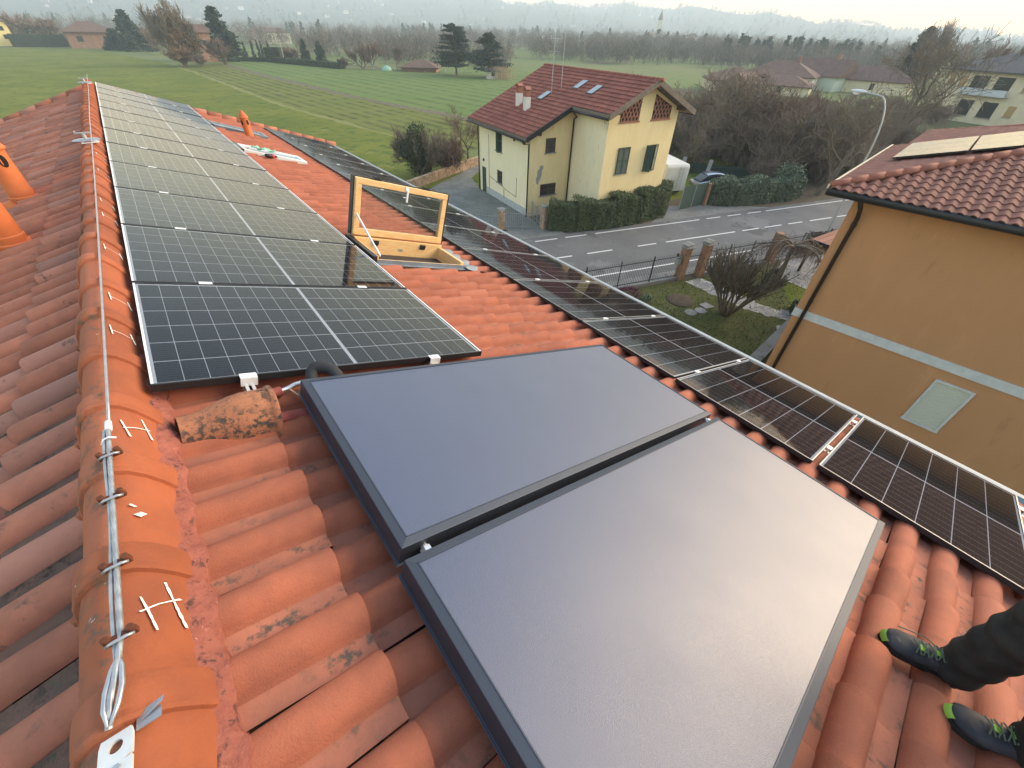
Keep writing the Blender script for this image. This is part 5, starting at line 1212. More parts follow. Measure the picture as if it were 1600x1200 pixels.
# silver blue car seen over the hedge
def car(label, loc, rz, paint):
    t = thing('parked_car', label, 'car', loc, rz)
    b = MB(); secs = [(-2.05,.42,.62,.72),(-1.95,.30,.80,.82),(-1.2,.25,.90,.86),(-.2,.25,.92,.87),(.9,.25,.92,.87),(1.55,.27,.86,.85),(1.98,.33,.72,.78),(2.08,.42,.60,.66)]
    vs = []; n = 8
    for x, z0, z1, w in secs: vs += [(x,-w*.9,z0),(x,-w,z0+(z1-z0)*.35),(x,-w,z0+(z1-z0)*.75),(x,-w*.86,z1),(x,w*.86,z1),(x,w,z0+(z1-z0)*.75),(x,w,z0+(z1-z0)*.35),(x,w*.9,z0)]
    b.add(vs, [(i*n+j,(i+1)*n+j,(i+1)*n+(j+1)%n,i*n+(j+1)%n) for i in range(len(secs)-1) for j in range(n)]+[tuple(range(n)),tuple(range(len(vs)-1,len(vs)-n-1,-1))])
    b.build('body', paint, t, auto=40)
    b = MB(); cs = [(-1.75,.88,.62,.02),(-1.05,.90,.70,.48),(-.3,.90,.72,.56),(.45,.90,.70,.50),(1.2,.90,.64,.02)]; vs = []
    for x, z, w, h in cs: vs += [(x,-w,z),(x,-w*.86,z+h),(x,w*.86,z+h),(x,w,z)]
    b.add(vs, [(i*4+j,(i+1)*4+j,(i+1)*4+j+1,i*4+j+1) for i in range(4) for j in range(3)]); b.build('cabin_glass', M['window_dark'], t)
    b = MB(); vs = []
    for x, z, w, h in [(-1.15,.90,.70,.475),(-.3,.90,.72,.575),(.5,.90,.70,.505)]: vs += [(x,-w*.87,z+h-.06),(x,-w*.80,z+h+.008),(x,w*.80,z+h+.008),(x,w*.87,z+h-.06)]
    b.add(vs, [(i*4+j,(i+1)*4+j,(i+1)*4+j+1,i*4+j+1) for i in range(2) for j in range(3)]); b.build('roof', paint, t, smooth=True)
    for x in (-1.3,1.3):
        for y in (-.78,.78):
            b = MB(); b.tube([(x,y-.1,.31),(x,y+.1,.31)], .31, 16); w_ = b.build('wheel', M['black_plastic'], t); b = MB(); b.tube([(x,y-.104,.31),(x,y+.104,.31)], .19, 10); b.build('rim', M['alu'], w_)
    for y in (-.6,.6):
        b = MB(); b.ball((2.03,y,.62), (.06,.14,.07), 8, 5); b.build('headlight', M['lamp_glass'], t, smooth=True); b = MB(); b.ball((-2.02,y,.66), (.05,.12,.08), 8, 5); b.build('tail_light', mat('tail_red', (.4,.02,.02), .3), t, smooth=True)
    return t
car('silver blue hatchback parked behind the laurel hedge', (40.2,20.6,0), R(-28), mat('car_silver', (.30,.36,.42), .25, metal=.6, coat=1.0))
t = thing('wooden_pallet', 'grey wooden pallet leaning between two pale boards by the net fence', 'pallet', (41.9,23.7,0), R(-55), rot=(R(-62),0,R(-55)))
for i in range(6): b = MB(); b.box(-.75,.75,.22*i,.22*i+.13,.1,.125); b.build('slat', M['twig_pale'], t)
for x in (-.7,0,.65): b = MB(); b.box(x,x+.08,0,1.25,0,.1); b.build('bearer', M['twig_pale'], t)
for x, y, lb in ((41.2,24.9,'pale upright board left of the leaning pallet'),(42.3,22.7,'pale upright board right of the leaning pallet')):
    b = MB(); b.box(-.17,.17,-.03,.03,0,1.85); o = b.build('plain_board', M['stone_pale'], bevel=.01); o.location = (x,y,0); o.rotation_euler = (R(-14),R(8),R(-50)); tag(o, lb, 'board')
t = thing('blue_car', 'low dark blue car bonnet parked under the laurel hedge', 'car', (38.0,16.9,0), R(-17)); t.name = 'blue_tarp'
tag(t, 'crumpled blue tarpaulin tucked under the laurel hedge by the road', 'tarpaulin')
b = MB(); vs = [(x*.32, y*.25, .05+.22*math.sin(PI*y/4)*(.7+.5*rng.random())) for x in range(7) for y in range(5)]; b.add(vs, [(i*5+j,(i+1)*5+j,(i+1)*5+j+1,i*5+j+1) for i in range(6) for j in range(4)]); b.build('sheet', mat('blue_tarp', (.05,.12,.24), .5), t, smooth=True)
t = thing('road_sign_box', 'pale blue grey meter box standing in the clipped hedge', 'meter box', (22.05,20.5,0), -.9); b = MB(); b.box(-.2,.2,-.1,.1,.75,1.35); b.box(-.03,.03,-.03,.03,0,.75); b.build('cabinet', mat('box_grey', (.36,.44,.48), .6), t, bevel=.01); t.name = 'meter_box'
# satellite of walls along the drive
t = thing('stone_wall', 'low mossy stone wall under the bushes along the gravel drive', 'wall', (18.0,36.4,0), math.atan2(3.6,8.8))
for r_ in range(4):
    x = -3.0
    while x < 9.5:
        w = rng.uniform(.3,.6); b = MB(); b.box(x+.01,x+w-.01,-.16+rng.uniform(-.03,.03),.16,.20*r_+.008,.20*r_+.192); b.build('stone', M['brick_pale'], t, bevel=.015); x += w

# ------------------------------------------------------------------ plants
def grow_tree(seed, H, r0, spread=.55, levels=4, kids=(7,5,5,4), first=.28, up=.25, twig=.012, trunk_levels=1, droop=0.0, lean=(0,0), stems=1, wig=.18, ratio=.62):
    rr = random.Random(seed); T = MB(); K = MB()
    def br(p, d, L, r, lv):
        n = 5 if lv == 0 else (4 if lv == 1 else 2+(lv < 3)); pts = [p]; rad = [r]; dirs = [d]
        for i in range(n):
            d = (d+Vector((rr.gauss(0,wig),rr.gauss(0,wig),rr.gauss(0,wig)*.6+(up if lv else .12)*.35-droop*(lv > 1)*.5*(i+1)/n))).normalized()
            p = p+d*L/n; pts.append(p); dirs.append(d); rad.append(max(twig, r*(1-.72*(i+1)/n)))
        (T if lv <= trunk_levels else K).tube(pts, rad, 7 if lv == 0 else (5 if lv == 1 else 3), cap=False)
        if lv >= levels: return
        m = kids[min(lv, len(kids)-1)]
        for k in range(m):
            t = first+(1-first)*(k+rr.random())/m if lv == 0 else .25+.75*(k+rr.random())/m
            i = min(n-1, int(t*n)); f = t*n-i; q = pts[i]+(pts[i+1]-pts[i])*f; dd = dirs[i+1]
            a = rr.random()*2*PI; sd = dd.cross(Vector((math.cos(a),math.sin(a),.3))).normalized()
            nd = (dd*(1-spread)+sd*spread*(1.15 if lv == 0 else 1)+Vector((0,0,up*.5))).normalized()
            br(q, nd, L*ratio*(1-.35*t*(lv == 0))*rr.uniform(.75,1.15), max(twig, rad[i]*.55), lv+1)
    for s in range(stems):
        a = 2*PI*s/max(1,stems)+rr.random(); o = 0 if stems == 1 else .25
        br(Vector((o*.4*math.cos(a),o*.4*math.sin(a),-.05)), Vector((lean[0]+o*math.cos(a)*1.4,lean[1]+o*math.sin(a)*1.4,1)).normalized(), H*.62 if stems == 1 else H*.5, r0, 0)
    return T, K
def scale_to(T, K, H):
    zs = max(p[2] for p in K.v+T.v); k = H/zs
    for B_ in (T, K): B_.v = [(x*k,y*k,z*k) for x,y,z in B_.v]
def quads(P, size, aspect=.55, flat=0.0, jitter=.5):
    P = np.asarray(P); n = len(P); d = nrg.normal(size=(n,3)); d[:,2] *= (1-flat); d /= np.linalg.norm(d,axis=1,keepdims=True)
    e = nrg.normal(size=(n,3)); e -= d*(e*d).sum(1,keepdims=True); e /= np.linalg.norm(e,axis=1,keepdims=True)
    s = size*(1+jitter*(nrg.random((n,1))-.5)); a, b_ = d*s, e*s*aspect
    V = np.stack([P-a, P+b_*.9, P+a, P-b_*.9], 1).reshape(-1,3); return V, np.arange(4*n).reshape(-1,4)
def leaf_obj(name, P, size, m, parent, aspect=.55, flat=0.0, link=True):
    V, Fc = quads(P, size, aspect, flat); return np_mesh(name, V, Fc, m, parent, rnd=nrg.random(len(P)), link=link)
def blob_pts(n, c, r, shell=.55, lumps=7, seed=0):
    """points through the volume of an uneven crown made of several lumps"""
    g = np.random.default_rng(seed); c = np.array(c); r = np.array(r if hasattr(r,'__len__') else (r,)*3); L = []
    for k in range(lumps):
        o = g.normal(size=3); o /= np.linalg.norm(o); L.append((c+o*r*.50, r*g.uniform(.42,.66)))
    out = []
    for k in range(lumps):
        m = n//lumps; d = g.normal(size=(m,3)); d /= np.linalg.norm(d,axis=1,keepdims=True); q = shell+(1-shell)*g.random((m,1))**.5
        out.append(L[k][0]+d*q*L[k][1]*(1+.25*g.normal(size=(m,1))*.5))
    return np.concatenate(out)
# ---- bare trees in the belt behind the yard: six kinds, copied
kinds = []
for s in range(6):
    T, K = grow_tree(40+s, 8, .16+.03*(s%3), spread=.50+.05*(s%3), kids=(9,6,5,4), first=.14, up=.32, twig=.0125, stems=1 if s % 2 == 0 else 3, wig=.20)
    scale_to(T, K, 8.0)
    kinds.append((T.mesh('trunk', M['bark'], True), K.mesh('crown', M['twig'] if s % 3 else M['twig_red'])))
belt = []
def bare_copy(k, x, y, H, label, group, name='bare_tree', wid=1.0):
    t = thing(name, label, 'tree', (x,y,0), rng.random()*6.28, group); s = H/8.0; t.scale = (s*wid,s*wid,s)
    inst('trunk', kinds[k][0], t); inst('crown', kinds[k][1], t); return t
sp = [(50.9,29.0,8.8),(52.1,26.4,8.2),(50.6,23.2,9.3),(52.3,21.2,8.5),(47.0,13.6,8.4),(56.9,19.8,8.4),(54.5,14.5,7.6),(48.6,17.6,7.2),(58,26,8),(61,30,8.6),(62,22,8.8),(59,15.5,7.6),(66,27,8),(66,18,8.2),(70,33,7.6),(71,24,7.4),(74,15.8,12.2),(76,29,7.2),(80,20,7.2),(84,34,7.0),(85,26,6.8),(55,33.5,8.4),(58,37,8.6),(64,37,8.2),(72,41,7.6),(80,43,7.2),(90,40,6.8),(92,30,6.4),(95,20,6.6),(100,27,6.0),(104,38,5.8),(97,47,6.0),(108,20,6.2),(88,15,6.8),(50,38,7.6),(47,34,6.6),(53,18.5,7.4),(63,14.5,7.0),(68,12.6,6.8),(79,12.8,7.4),(57,22.8,8.0),(60.5,18.2,7.8),(54,30.5,8.0),(49.5,20.4,6.8),(51.8,15.8,6.6),(45.5,26.5,5.6),(112,28,6),(110,46,5.6),(116,36,5.6),(102,33,6)]
sp = [t_ for i, t_ in enumerate(sp) if t_[0] < 78 or i % 2 == 0 or t_[2] > 10]
for i, (x,y,h) in enumerate(sp): bare_copy(i % 6, x+rng.uniform(-.6,.6), y+rng.uniform(-.6,.6), h*rng.uniform(.95,1.08)*(1 if x < 54 or h > 10 else .72 if x < 80 else .6), 'leafless brown grey tree in the thicket between the yard and the far houses', 'bare trees of the roadside thicket', wid=rng.uniform(1.0,1.3))
# low scrub under them
scr = [(x+rng.uniform(-3,3), y+rng.uniform(-3,3)) for x,y,h in sp for _ in range(2)]
T, K = grow_tree(90, 2.6, .04, spread=.6, kids=(8,6,5,3), first=.02, up=.3, twig=.011, stems=6, wig=.25); scale_to(T,K,2.6)
SCR = (T.mesh('stems', M['twig_red'], False), K.mesh('twigs', M['twig'], False))
for x,y in scr:
    if x*RN.x+y*RN.y < 27.6 or (x < 46 and y > 17.5): continue
    t = thing('bare_shrub', 'low tangled leafless shrub on the floor of the roadside thicket', 'shrub', (x,y,0), rng.random()*6, 'low shrubs of the roadside thicket'); t.scale = (rng.uniform(.8,1.4),)*3; inst('stems', SCR[0], t); inst('twigs', SCR[1], t)
# ---- single trees and shrubs with their own shape
def one_tree(name, label, cat, loc, T, K, mt, mk, rz=0, sc=1.0):
    t = thing(name, label, cat, loc, rz); t.scale = (sc,)*3; T.build('trunk', mt, t, smooth=True); K.build('crown', mk, t); return t
T, K = grow_tree(5, 5.6, .12, spread=.55, kids=(7,6,5,4), first=.2, up=.3, twig=.010); scale_to(T,K,5.6)
one_tree('bare_tree', 'small leafless tree at the left edge of the yellow house', 'tree', (26.6,41.5,0), T, K, M['bark'], M['twig_red'])
T, K = grow_tree(15, 3.0, .06, spread=.6, kids=(8,6,5,4), first=.05, up=.3, twig=.010, stems=5); scale_to(T,K,2.9)
t = one_tree('brown_shrub', 'reddish brown half bare shrub right of the dark evergreen bush', 'shrub', (22.9,39.3,0), T, K, M['bark'], M['twig_red'], sc=1.15)
leaf_obj('leaves', blob_pts(2600, (0,0,1.4), (1.7,1.4,1.2), .3, 8, 5), .075, M['brown_leaf'], t)
t = thing('evergreen_bush', 'big dark green evergreen bush left of the yellow house', 'bush', (19.6,38.8,0))
T, K = grow_tree(25, 4.2, .09, spread=.5, kids=(8,6,5,3), first=.05, up=.35, twig=.012, stems=5); scale_to(T,K,4.6); T.build('trunk', M['bark'], t, smooth=True); K.build('branches', M['twig'], t)
leaf_obj('crown', np.concatenate([blob_pts(9000,(-.1,0,2.75),(1.9,1.7,1.9),.45,12,8), blob_pts(1800,(.4,.2,1.1),(1.7,1.5,.9),.4,7,9)]), .085, M['leaf_dark'], t)
# multi stemmed pollarded shrub on our lawn
t = thing('round_shrub', 'round many stemmed shrub with stubby cut branches in the middle of our lawn', 'shrub', (20.3,7.55,0))
rr = random.Random(4); S_ = MB(); K = MB(); tips = []
for s in range(16):
    a = 2*PI*s/16+rr.gauss(0,.2); sp_ = rr.uniform(.15,.72); p = Vector((.20*math.cos(a),.20*math.sin(a),0)); d = Vector((sp_*math.cos(a),sp_*math.sin(a),1)).normalized(); pts = [p]; rad = [.065]; L = rr.uniform(1.9,2.6)
    for i in range(6): d = (d+Vector((rr.gauss(0,.10),rr.gauss(0,.10),.02))).normalized(); p = p+d*L/6; pts.append(p); rad.append(.055-.005*i)
    S_.tube(pts, rad, 6)
    for q in range(22):
        i = rr.randint(3,6); o = pts[i]; dd = (d+Vector((rr.gauss(0,.42),rr.gauss(0,.42),rr.gauss(.35,.3)))).normalized(); L2 = rr.uniform(.5,1.25); m_ = o+dd*L2*.5+Vector((rr.gauss(0,.05),rr.gauss(0,.05),.05)); e_ = o+dd*L2+Vector((0,0,.14))
        K.tube([o,m_,e_], [.026,.022,.016], 4); tips.append(e_); tips.append(m_)
        for w in range(3): f = (dd+Vector((rr.gauss(0,.6),rr.gauss(0,.6),rr.gauss(.3,.3)))).normalized(); K.tube([m_, m_+f*rr.uniform(.2,.5)], [.012,.008], 3)
S_.build('stems', M['bark'], t, smooth=True); K.build('twigs', M['bark'], t)
leaf_obj('leaves', np.array([tuple(p) for p in tips])+nrg.normal(size=(len(tips),3))*.14, .05, M['leaf_dark'], t)
# drooping tree
t = thing('drooping_tree', 'small drooping umbrella shaped leafless tree on the edge of the stone drive', 'tree', (26.4,7.75,0))
rr = random.Random(12); T = MB(); K = MB(); T.tube([(0,0,-.05),(.03,.0,.8),(.12,.05,1.5),(.20,.06,2.05)], [.14,.12,.11,.13], 9); hub = Vector((.2,.06,2.0))
for s in range(11):
    a = 2*PI*s/11+rr.gauss(0,.2); p = hub.copy(); d = Vector((math.cos(a),math.sin(a),rr.uniform(.5,1.1))).normalized(); pts = [p]; rad = [.065]; L = rr.uniform(1.5,2.3)
    for i in range(7): d = (d+Vector((rr.gauss(0,.22),rr.gauss(0,.22),-.24))).normalized(); p = p+d*L/7; pts.append(p); rad.append(.06-.006*i)
    T.tube(pts, rad, 6)
    for i in range(1,8):
        for w in range(7):
            q = pts[i].copy(); f = (d*.6+Vector((rr.gauss(0,.8),rr.gauss(0,.8),rr.gauss(.25,.35)))).normalized(); pp = [q]; L2 = rr.uniform(.5,1.1)
            for j in range(4): f = (f+Vector((0,0,-.32))).normalized(); q = q+f*L2/4; pp.append(q)
            K.tube(pp, [.013,.011,.009,.007,.006], 3, cap=False)
T.build('trunk', M['bark'], t, smooth=True); K.build('crown', M['twig_red'], t)
# ---- hedges
def hedge(name, label, line, h, w, n, leaf, m, core, top=.12, seed=1):
    t = thing(name, label, 'hedge', (*line[0],0)); o = np.array((*line[0],0)); g = np.random.default_rng(seed); P = []; b = MB(); Ls = [math.hypot(q[0]-p[0],q[1]-p[1]) for p,q in zip(line[:-1],line[1:])]
    for (p,q),L in zip(zip(line[:-1],line[1:]),Ls):
        k = int(n*L/sum(Ls)); tt = g.random(k); d = np.array([q[0]-p[0],q[1]-p[1]])/L; nn_ = np.array([-d[1],d[0]])
        face = g.random(k); s = np.where(face < .62, np.where(g.random(k) < .7, -1, 1)*w/2*(1+.05*g.normal(size=k)), (g.random(k)-.5)*w)
        z = np.where(face < .62, g.random(k)*h, h*(1+.03*g.normal(size=k)))
        wob = 1+.08*np.sin(tt*L*2.1+p[0])+.06*np.sin(tt*L*5.3); x = p[0]+d[0]*L*tt+nn_[0]*s*wob; y = p[1]+d[1]*L*tt+nn_[1]*s*wob
        P.append(np.stack([x-o[0], y-o[1], z*(1+top*np.sin(tt*L*1.3+p[1]))], 1))
        a = Vector((p[0]-o[0],p[1]-o[1],h*.47)); c = Vector((q[0]-o[0],q[1]-o[1],h*.47)); e = (c-a).normalized()*.1; b.bar(a-e, c+e, w*.84, h*.93)
    b.build('branches', core, t); P = np.concatenate(P); P = P+g.normal(size=P.shape)*.035; leaf_obj('leaves', P, leaf, m, t); return t
hedge('clipped_hedge', 'long clipped dark green hedge in front of the yellow gable along the road', [(20.9,22.0),(22.2,20.75),(24.9,19.75),(27.3,19.3),(29.9,19.1),(31.5,20.2)], 1.95, 1.2, 26000, .062, M['leaf_hedge'], M['leaf_dark'])
hd = hedge('laurel_hedge', 'loose grey green laurel hedge right of the green gate, bulging over the road', [(36.0,18.5),(37.4,17.3),(40.2,16.2),(43.0,15.2),(44.6,15.2)], 1.75, 1.3, 17000, .085, M['leaf_laurel'], M['leaf_dark'], .16, 3)
leaf_obj('tall_clump', blob_pts(5200, (7.6,-3.0,1.5), (1.5,1.3,1.5), .5, 8, 21), .09, M['leaf_laurel'], hd)
hedge('dry_hedge', 'brown dry clipped hedge beside the stone drive at the ochre corner', [(32.0,8.55),(35.5,7.5),(38,6.6)], 1.15, .9, 9000, .05, M['brown_leaf'], M['twig'], .05, 4)
hedge('garden_plants', 'low dark green plants at the foot of the ochre house corner', [(23.1,5.2),(23.9,5.6)], .5, .5, 700, .05, M['leaf_dark'], M['leaf_dark'], .2, 6)
t = thing('heather_bush', 'small purple heather bush at the edge of the lawn by the railing', 'bush', (17.4,11.7,0)); leaf_obj('flowers', blob_pts(2600,(0,0,.25),(.85,.6,.38),.5,7,3), .04, M['purple_leaf'], t)
b = MB(); b.ball((0,0,.2), (.6,.42,.3), 10, 6, .2); b.build('stems', M['earth'], t)
for x,y,lb in ((24.4,7.6,'a'),(28.0,7.9,'b')): pass
for k,(x,y) in enumerate(((25.7,7.2),(26.9,8.2),(18.0,10.9))):
    t = thing('leafy_clump', ['leafy dark clump at the foot of the drooping tree','small leafy clump behind the drooping tree trunk','pale grey green clump beside the purple heather'][k], 'plant', (x,y,0)); leaf_obj('leaves', blob_pts(500,(0,0,.2),(.4,.4,.3),.3,5,30+k), .05, M['leaf_dark'] if k < 2 else M['leaf_laurel'], t)
# ---- trees at the far edge of the fields
def conifer(seed, H, W, n, leaf, m, name, label, loc, tiers=16, droop=.25, bare=.06, irregular=.25, group=None, ragged=.3, cat='tree'):
    g = np.random.default_rng(seed); t = thing(name, label, cat, (*loc,0), 0, group); P = []
    for i in range(tiers):
        f = bare+(1-bare)*(i+.5)/tiers; R_ = W/2*(1-f)**.75*(1+irregular*g.normal()*.5)+.15; z0 = H*f; k = 5+int(4*(1-f))
        for j in range(k):
            a = g.random()*2*PI; L = R_*(1-ragged*g.random()); q = max(4,int(n/tiers/k*(1.6-1.1*f))); s = g.random(q)**.6
            P.append(np.stack([np.cos(a)*L*s+g.normal(size=q)*.10*W*.3, np.sin(a)*L*s+g.normal(size=q)*.10*W*.3, z0-droop*L*s*s+g.normal(size=q)*H*.014+.1*L*s], 1))
    leaf_obj('crown', np.concatenate(P), leaf, m, t, .5, .5); b = MB(); b.tube([(0,0,-.1),(0,0,H*.5),(0,0,H*.97)], [H*.022,H*.014,.03], 7); b.build('trunk', M['bark'], t); return t
conifer(1, 13.8, 17, 10000, .55, M['needle'], 'conifer', 'tall dark conifer right of the brick farmhouse', (13.3,290), ragged=.35)
conifer(2, 7.5, 14, 4200, .55, M['needle'], 'conifer', 'low dark conifer between the brick farmhouse and the tall one', (7.5,300))
conifer(3, 14.8, 16, 10000, .46, M['needle'], 'conifer', 'tall dark conifer right of the ivy clad tree', (36.0,216), ragged=.3)
conifer(4, 6.8, 4.6, 2200, .30, M['needle'], 'conifer', 'slim dark conifer before the hazy wood, left of its twin', (58.8,198), group=None)
conifer(5, 6.4, 5.6, 2400, .30, M['needle'], 'conifer', 'dark conifer at the right end of the clipped far hedge', (61.6,190))
for k,(x,y) in enumerate(((44.6,226),(46.6,222),(48.0,219),(48.9,217.5),(50.6,214))):
    conifer(10+k, 5.4+.3*(k%3), 1.3, 1000, .19, M['needle'], 'cypress', ['slender cypress at the left of the row','second slender cypress of the row','third slender cypress of the row','fourth slender cypress of the row','slender cypress at the right of the row'][k]+' on the far field edge', (x,y), tiers=14, droop=-.5, bare=.02, ragged=.1, group='row of cypresses on the far field edge')
def cedar(seed, H, W, loc, label):
    g = np.random.default_rng(seed); t = thing('cedar', label, 'tree', (*loc,0)); P = []; b = MB()
    b.tube([(0,0,-.1),(.1,0,H*.4),(0,.1,H*.95)], [.35,.24,.05], 8)
    for i in range(46):
        f = .16+.82*(i+.5)/46; a = g.random()*2*PI; L = W/2*(1-.72*f**1.6)*g.uniform(.65,1.1); z = H*f; o = np.array([0,0,z]); d = np.array([math.cos(a),math.sin(a),.12]); e = o+d*L
        b.tube([tuple(o), tuple(o+d*L*.5+np.array([0,0,.2])), tuple(e-np.array([0,0,.25]))], [.09*(1-f)+.03,.05,.02], 4, cap=False)
        k = 260; s = .22+.78*g.random(k); w = .22*L
        P.append(np.stack([d[0]*L*s+g.normal(size=k)*w*.8, d[1]*L*s+g.normal(size=k)*w*.8, z+.12*L*s-.3*s*s+g.normal(size=k)*.16], 1))
    b.build('trunk', M['bark'], t); leaf_obj('crown', np.concatenate(P), .30, M['needle_blue'], t, .5, .7)
cedar(3, 11.8, 14.5, (82.5,132.5), 'taller of the two dark cedars at the field corner'); cedar(7, 10.0, 13.0, (88.0,123.0), 'rounder lower cedar of the two at the field corner')
t = thing('reed_clump', 'clump of tall dry straw coloured reeds under the right cedar', 'reeds', (88.2,117.6,0)); P = []
b = MB()
for k in range(260): x,y = rng.gauss(0,2.0), rng.gauss(0,1.4); h = rng.uniform(1.6,2.9); b.tube([(x,y,0),(x+rng.gauss(0,.15),y,h)], [.03,.02], 3, cap=False); b.ball((x,y,h), (.06,.06,.25), 4, 3)
b.build('reeds', M['reed'], t)
def twiggy(seed, H, loc, label, mk, stems=1, wid=1.0, twig=.05, name='bare_tree', kids=(8,6,5), spread=.5, group=None, up=.32, leafn=0, leafm=None, cat='tree', lift=.55):
    T, K = grow_tree(seed, H, H*.022, spread=spread, levels=3, kids=kids, first=.12, up=up, twig=twig, stems=stems, wig=.17, ratio=.68); scale_to(T,K,H)
    t = thing(name, label, cat, (*loc,0), seed, group); t.scale = (wid,wid,1); T.build('trunk', M['bark'], t, smooth=True); K.build('crown', mk, t)
    if leafn: leaf_obj('foliage', blob_pts(leafn,(0,0,H*lift),(H*.28,H*.28,H*.40),.3,9,seed), H*.02, leafm, t)
    return t
twiggy(31, 17.5, (19.5,193), 'tall tree with rusty ivy and bare top branches on the field mound', M['twig_pale'], stems=3, wid=.95, twig=.06, kids=(9,7,6), spread=.36, up=.6, leafn=2200, leafm=M['twig_rust'], lift=.42)
twiggy(32, 11.5, (23.5,192), 'dark ivy covered tree beside the tall rusty one', M['twig_rust'], stems=2, twig=.05, leafn=1500, leafm=M['needle'], lift=.5)
twiggy(33, 5.5, (19.0,188.0), 'rust brown rounded shrub at the foot of the mound trees', M['twig_rust'], stems=6, wid=1.3, name='brown_shrub', leafn=500, leafm=M['twig_rust'], cat='shrub', twig=.05)
twiggy(34, 3.6, (23.2,187.5), 'small yellowish shrub right of the rust brown one', M['twig_pale'], stems=6, wid=1.1, name='brown_shrub', cat='shrub', twig=.05, leafn=300, leafm=M['reed'])
twiggy(35, 7.4, (31.5,196.0), 'rounded leafless shrubby tree right of the mound', M['twig_red'], stems=4, wid=1.25, twig=.05)
twiggy(36, 9.0, (21,262), 'hazy leafless tree behind the tall conifer', M['twig_red'], stems=2, wid=1.1, twig=.07)
twiggy(37, 7.0, (66.5,164.5), 'leafless pollard tree with ivy trunk by the far pole', M['twig_red'], stems=2, wid=1.2, twig=.045)
twiggy(38, 7.4, (69.5,163.5), 'leafless pollard tree just left of the green tarp', M['twig_red'], stems=2, wid=1.0, twig=.045)
twiggy(39, 6.8, (74.3,155.6), 'lone dark leafless tree left of the farm shed', M['bark'], stems=1, wid=1.1, twig=.045)
twiggy(40, 3.2, (61.5,168), 'small leafless bush right of the clipped far hedge', M['twig_red'], stems=4, twig=.04, name='brown_shrub', cat='shrub')
twiggy(41, 4.6, (56,206), 'mauve leafless bush behind the clipped far hedge', M['twig_red'], stems=5, wid=1.5, twig=.05, name='brown_shrub', cat='shrub', leafn=400, leafm=M['twig_red'])
twiggy(42, 13, (-28,352), 'hazy leafless tree beside the far yellow villa', M['twig_red'], stems=3, wid=1.0, twig=.09)
twiggy(43, 11, (-17.0,352), 'rounded reddish leafless tree behind the far hedge', M['twig_red'], stems=4, wid=1.4, twig=.09, leafn=900, leafm=M['twig_red'])
twiggy(44, 6, (-10,340), 'dark green bushy tree left of the brick farmhouse', M['twig'], stems=4, wid=1.5, twig=.07, leafn=900, leafm=M['needle'])
twiggy(45, 15.5, (163,37.5), 'tall windswept leafless tree reaching above the horizon on the right', M['twig'], stems=3, wid=.95, twig=.045, kids=(10,7,6), spread=.40, up=.6)
twiggy(46, 12.5, (171,28), 'leafless tree showing behind the dark roofed apartment block', M['twig_red'], stems=3, wid=1.0, twig=.05, spread=.4, up=.6)
conifer(47, 13.6, 12, 6000, .38, M['needle'], 'pine_tree', 'dark pine beside the tall windswept tree', (168,42.5), ragged=.45, irregular=.5, bare=.2)
for k,(x,y,h) in enumerate(((178,24,11.5),(186,18,12.4),(192,12,12.8),(199,6,12.2))): conifer(50+k, h, 6.5, 900, .40, M['needle'], 'pine_tree', 'dark pine tip showing over the dark roofed apartment block', (x,y), ragged=.4, group='pines behind the apartment block')
def box_hedge(name, label, p, q, h, w, m=None, n=1600, leaf=.22):
    t = thing(name, label, 'hedge', (*p,0), math.atan2(q[1]-p[1],q[0]-p[0])); L = math.hypot(q[0]-p[0],q[1]-p[1]); b = MB(); b.box(0,L,-w/2,w/2,0,h); b.build('branches', M['hedge_far'], t)
    f = nrg.random((n,3)); P = np.stack([f[:,0]*L, np.where(f[:,1]<.6,-w/2,(f[:,2]-.5)*w), np.where(f[:,1]<.6,f[:,2]*h,h)],1)+nrg.normal(size=(n,3))*.12; leaf_obj('leaves', P, leaf, m or M['leaf_dark'], t); return t
box_hedge('far_hedge', 'long dark clipped hedge along the far field edge', (48.8,201), (60.2,167), 1.5, 2.0)
box_hedge('far_hedge', 'tall block of clipped dark hedge left of the far pole', (47.6,206), (51.5,201.5), 4.0, 2.4)
box_hedge('far_hedge', 'low dark hedge under the row of cypresses', (36,216), (47.5,207), 1.1, 1.8, n=700)
box_hedge('far_hedge', 'dark hedge in front of the far yellow villa', (-31,340), (-11,337), 4.4, 3)
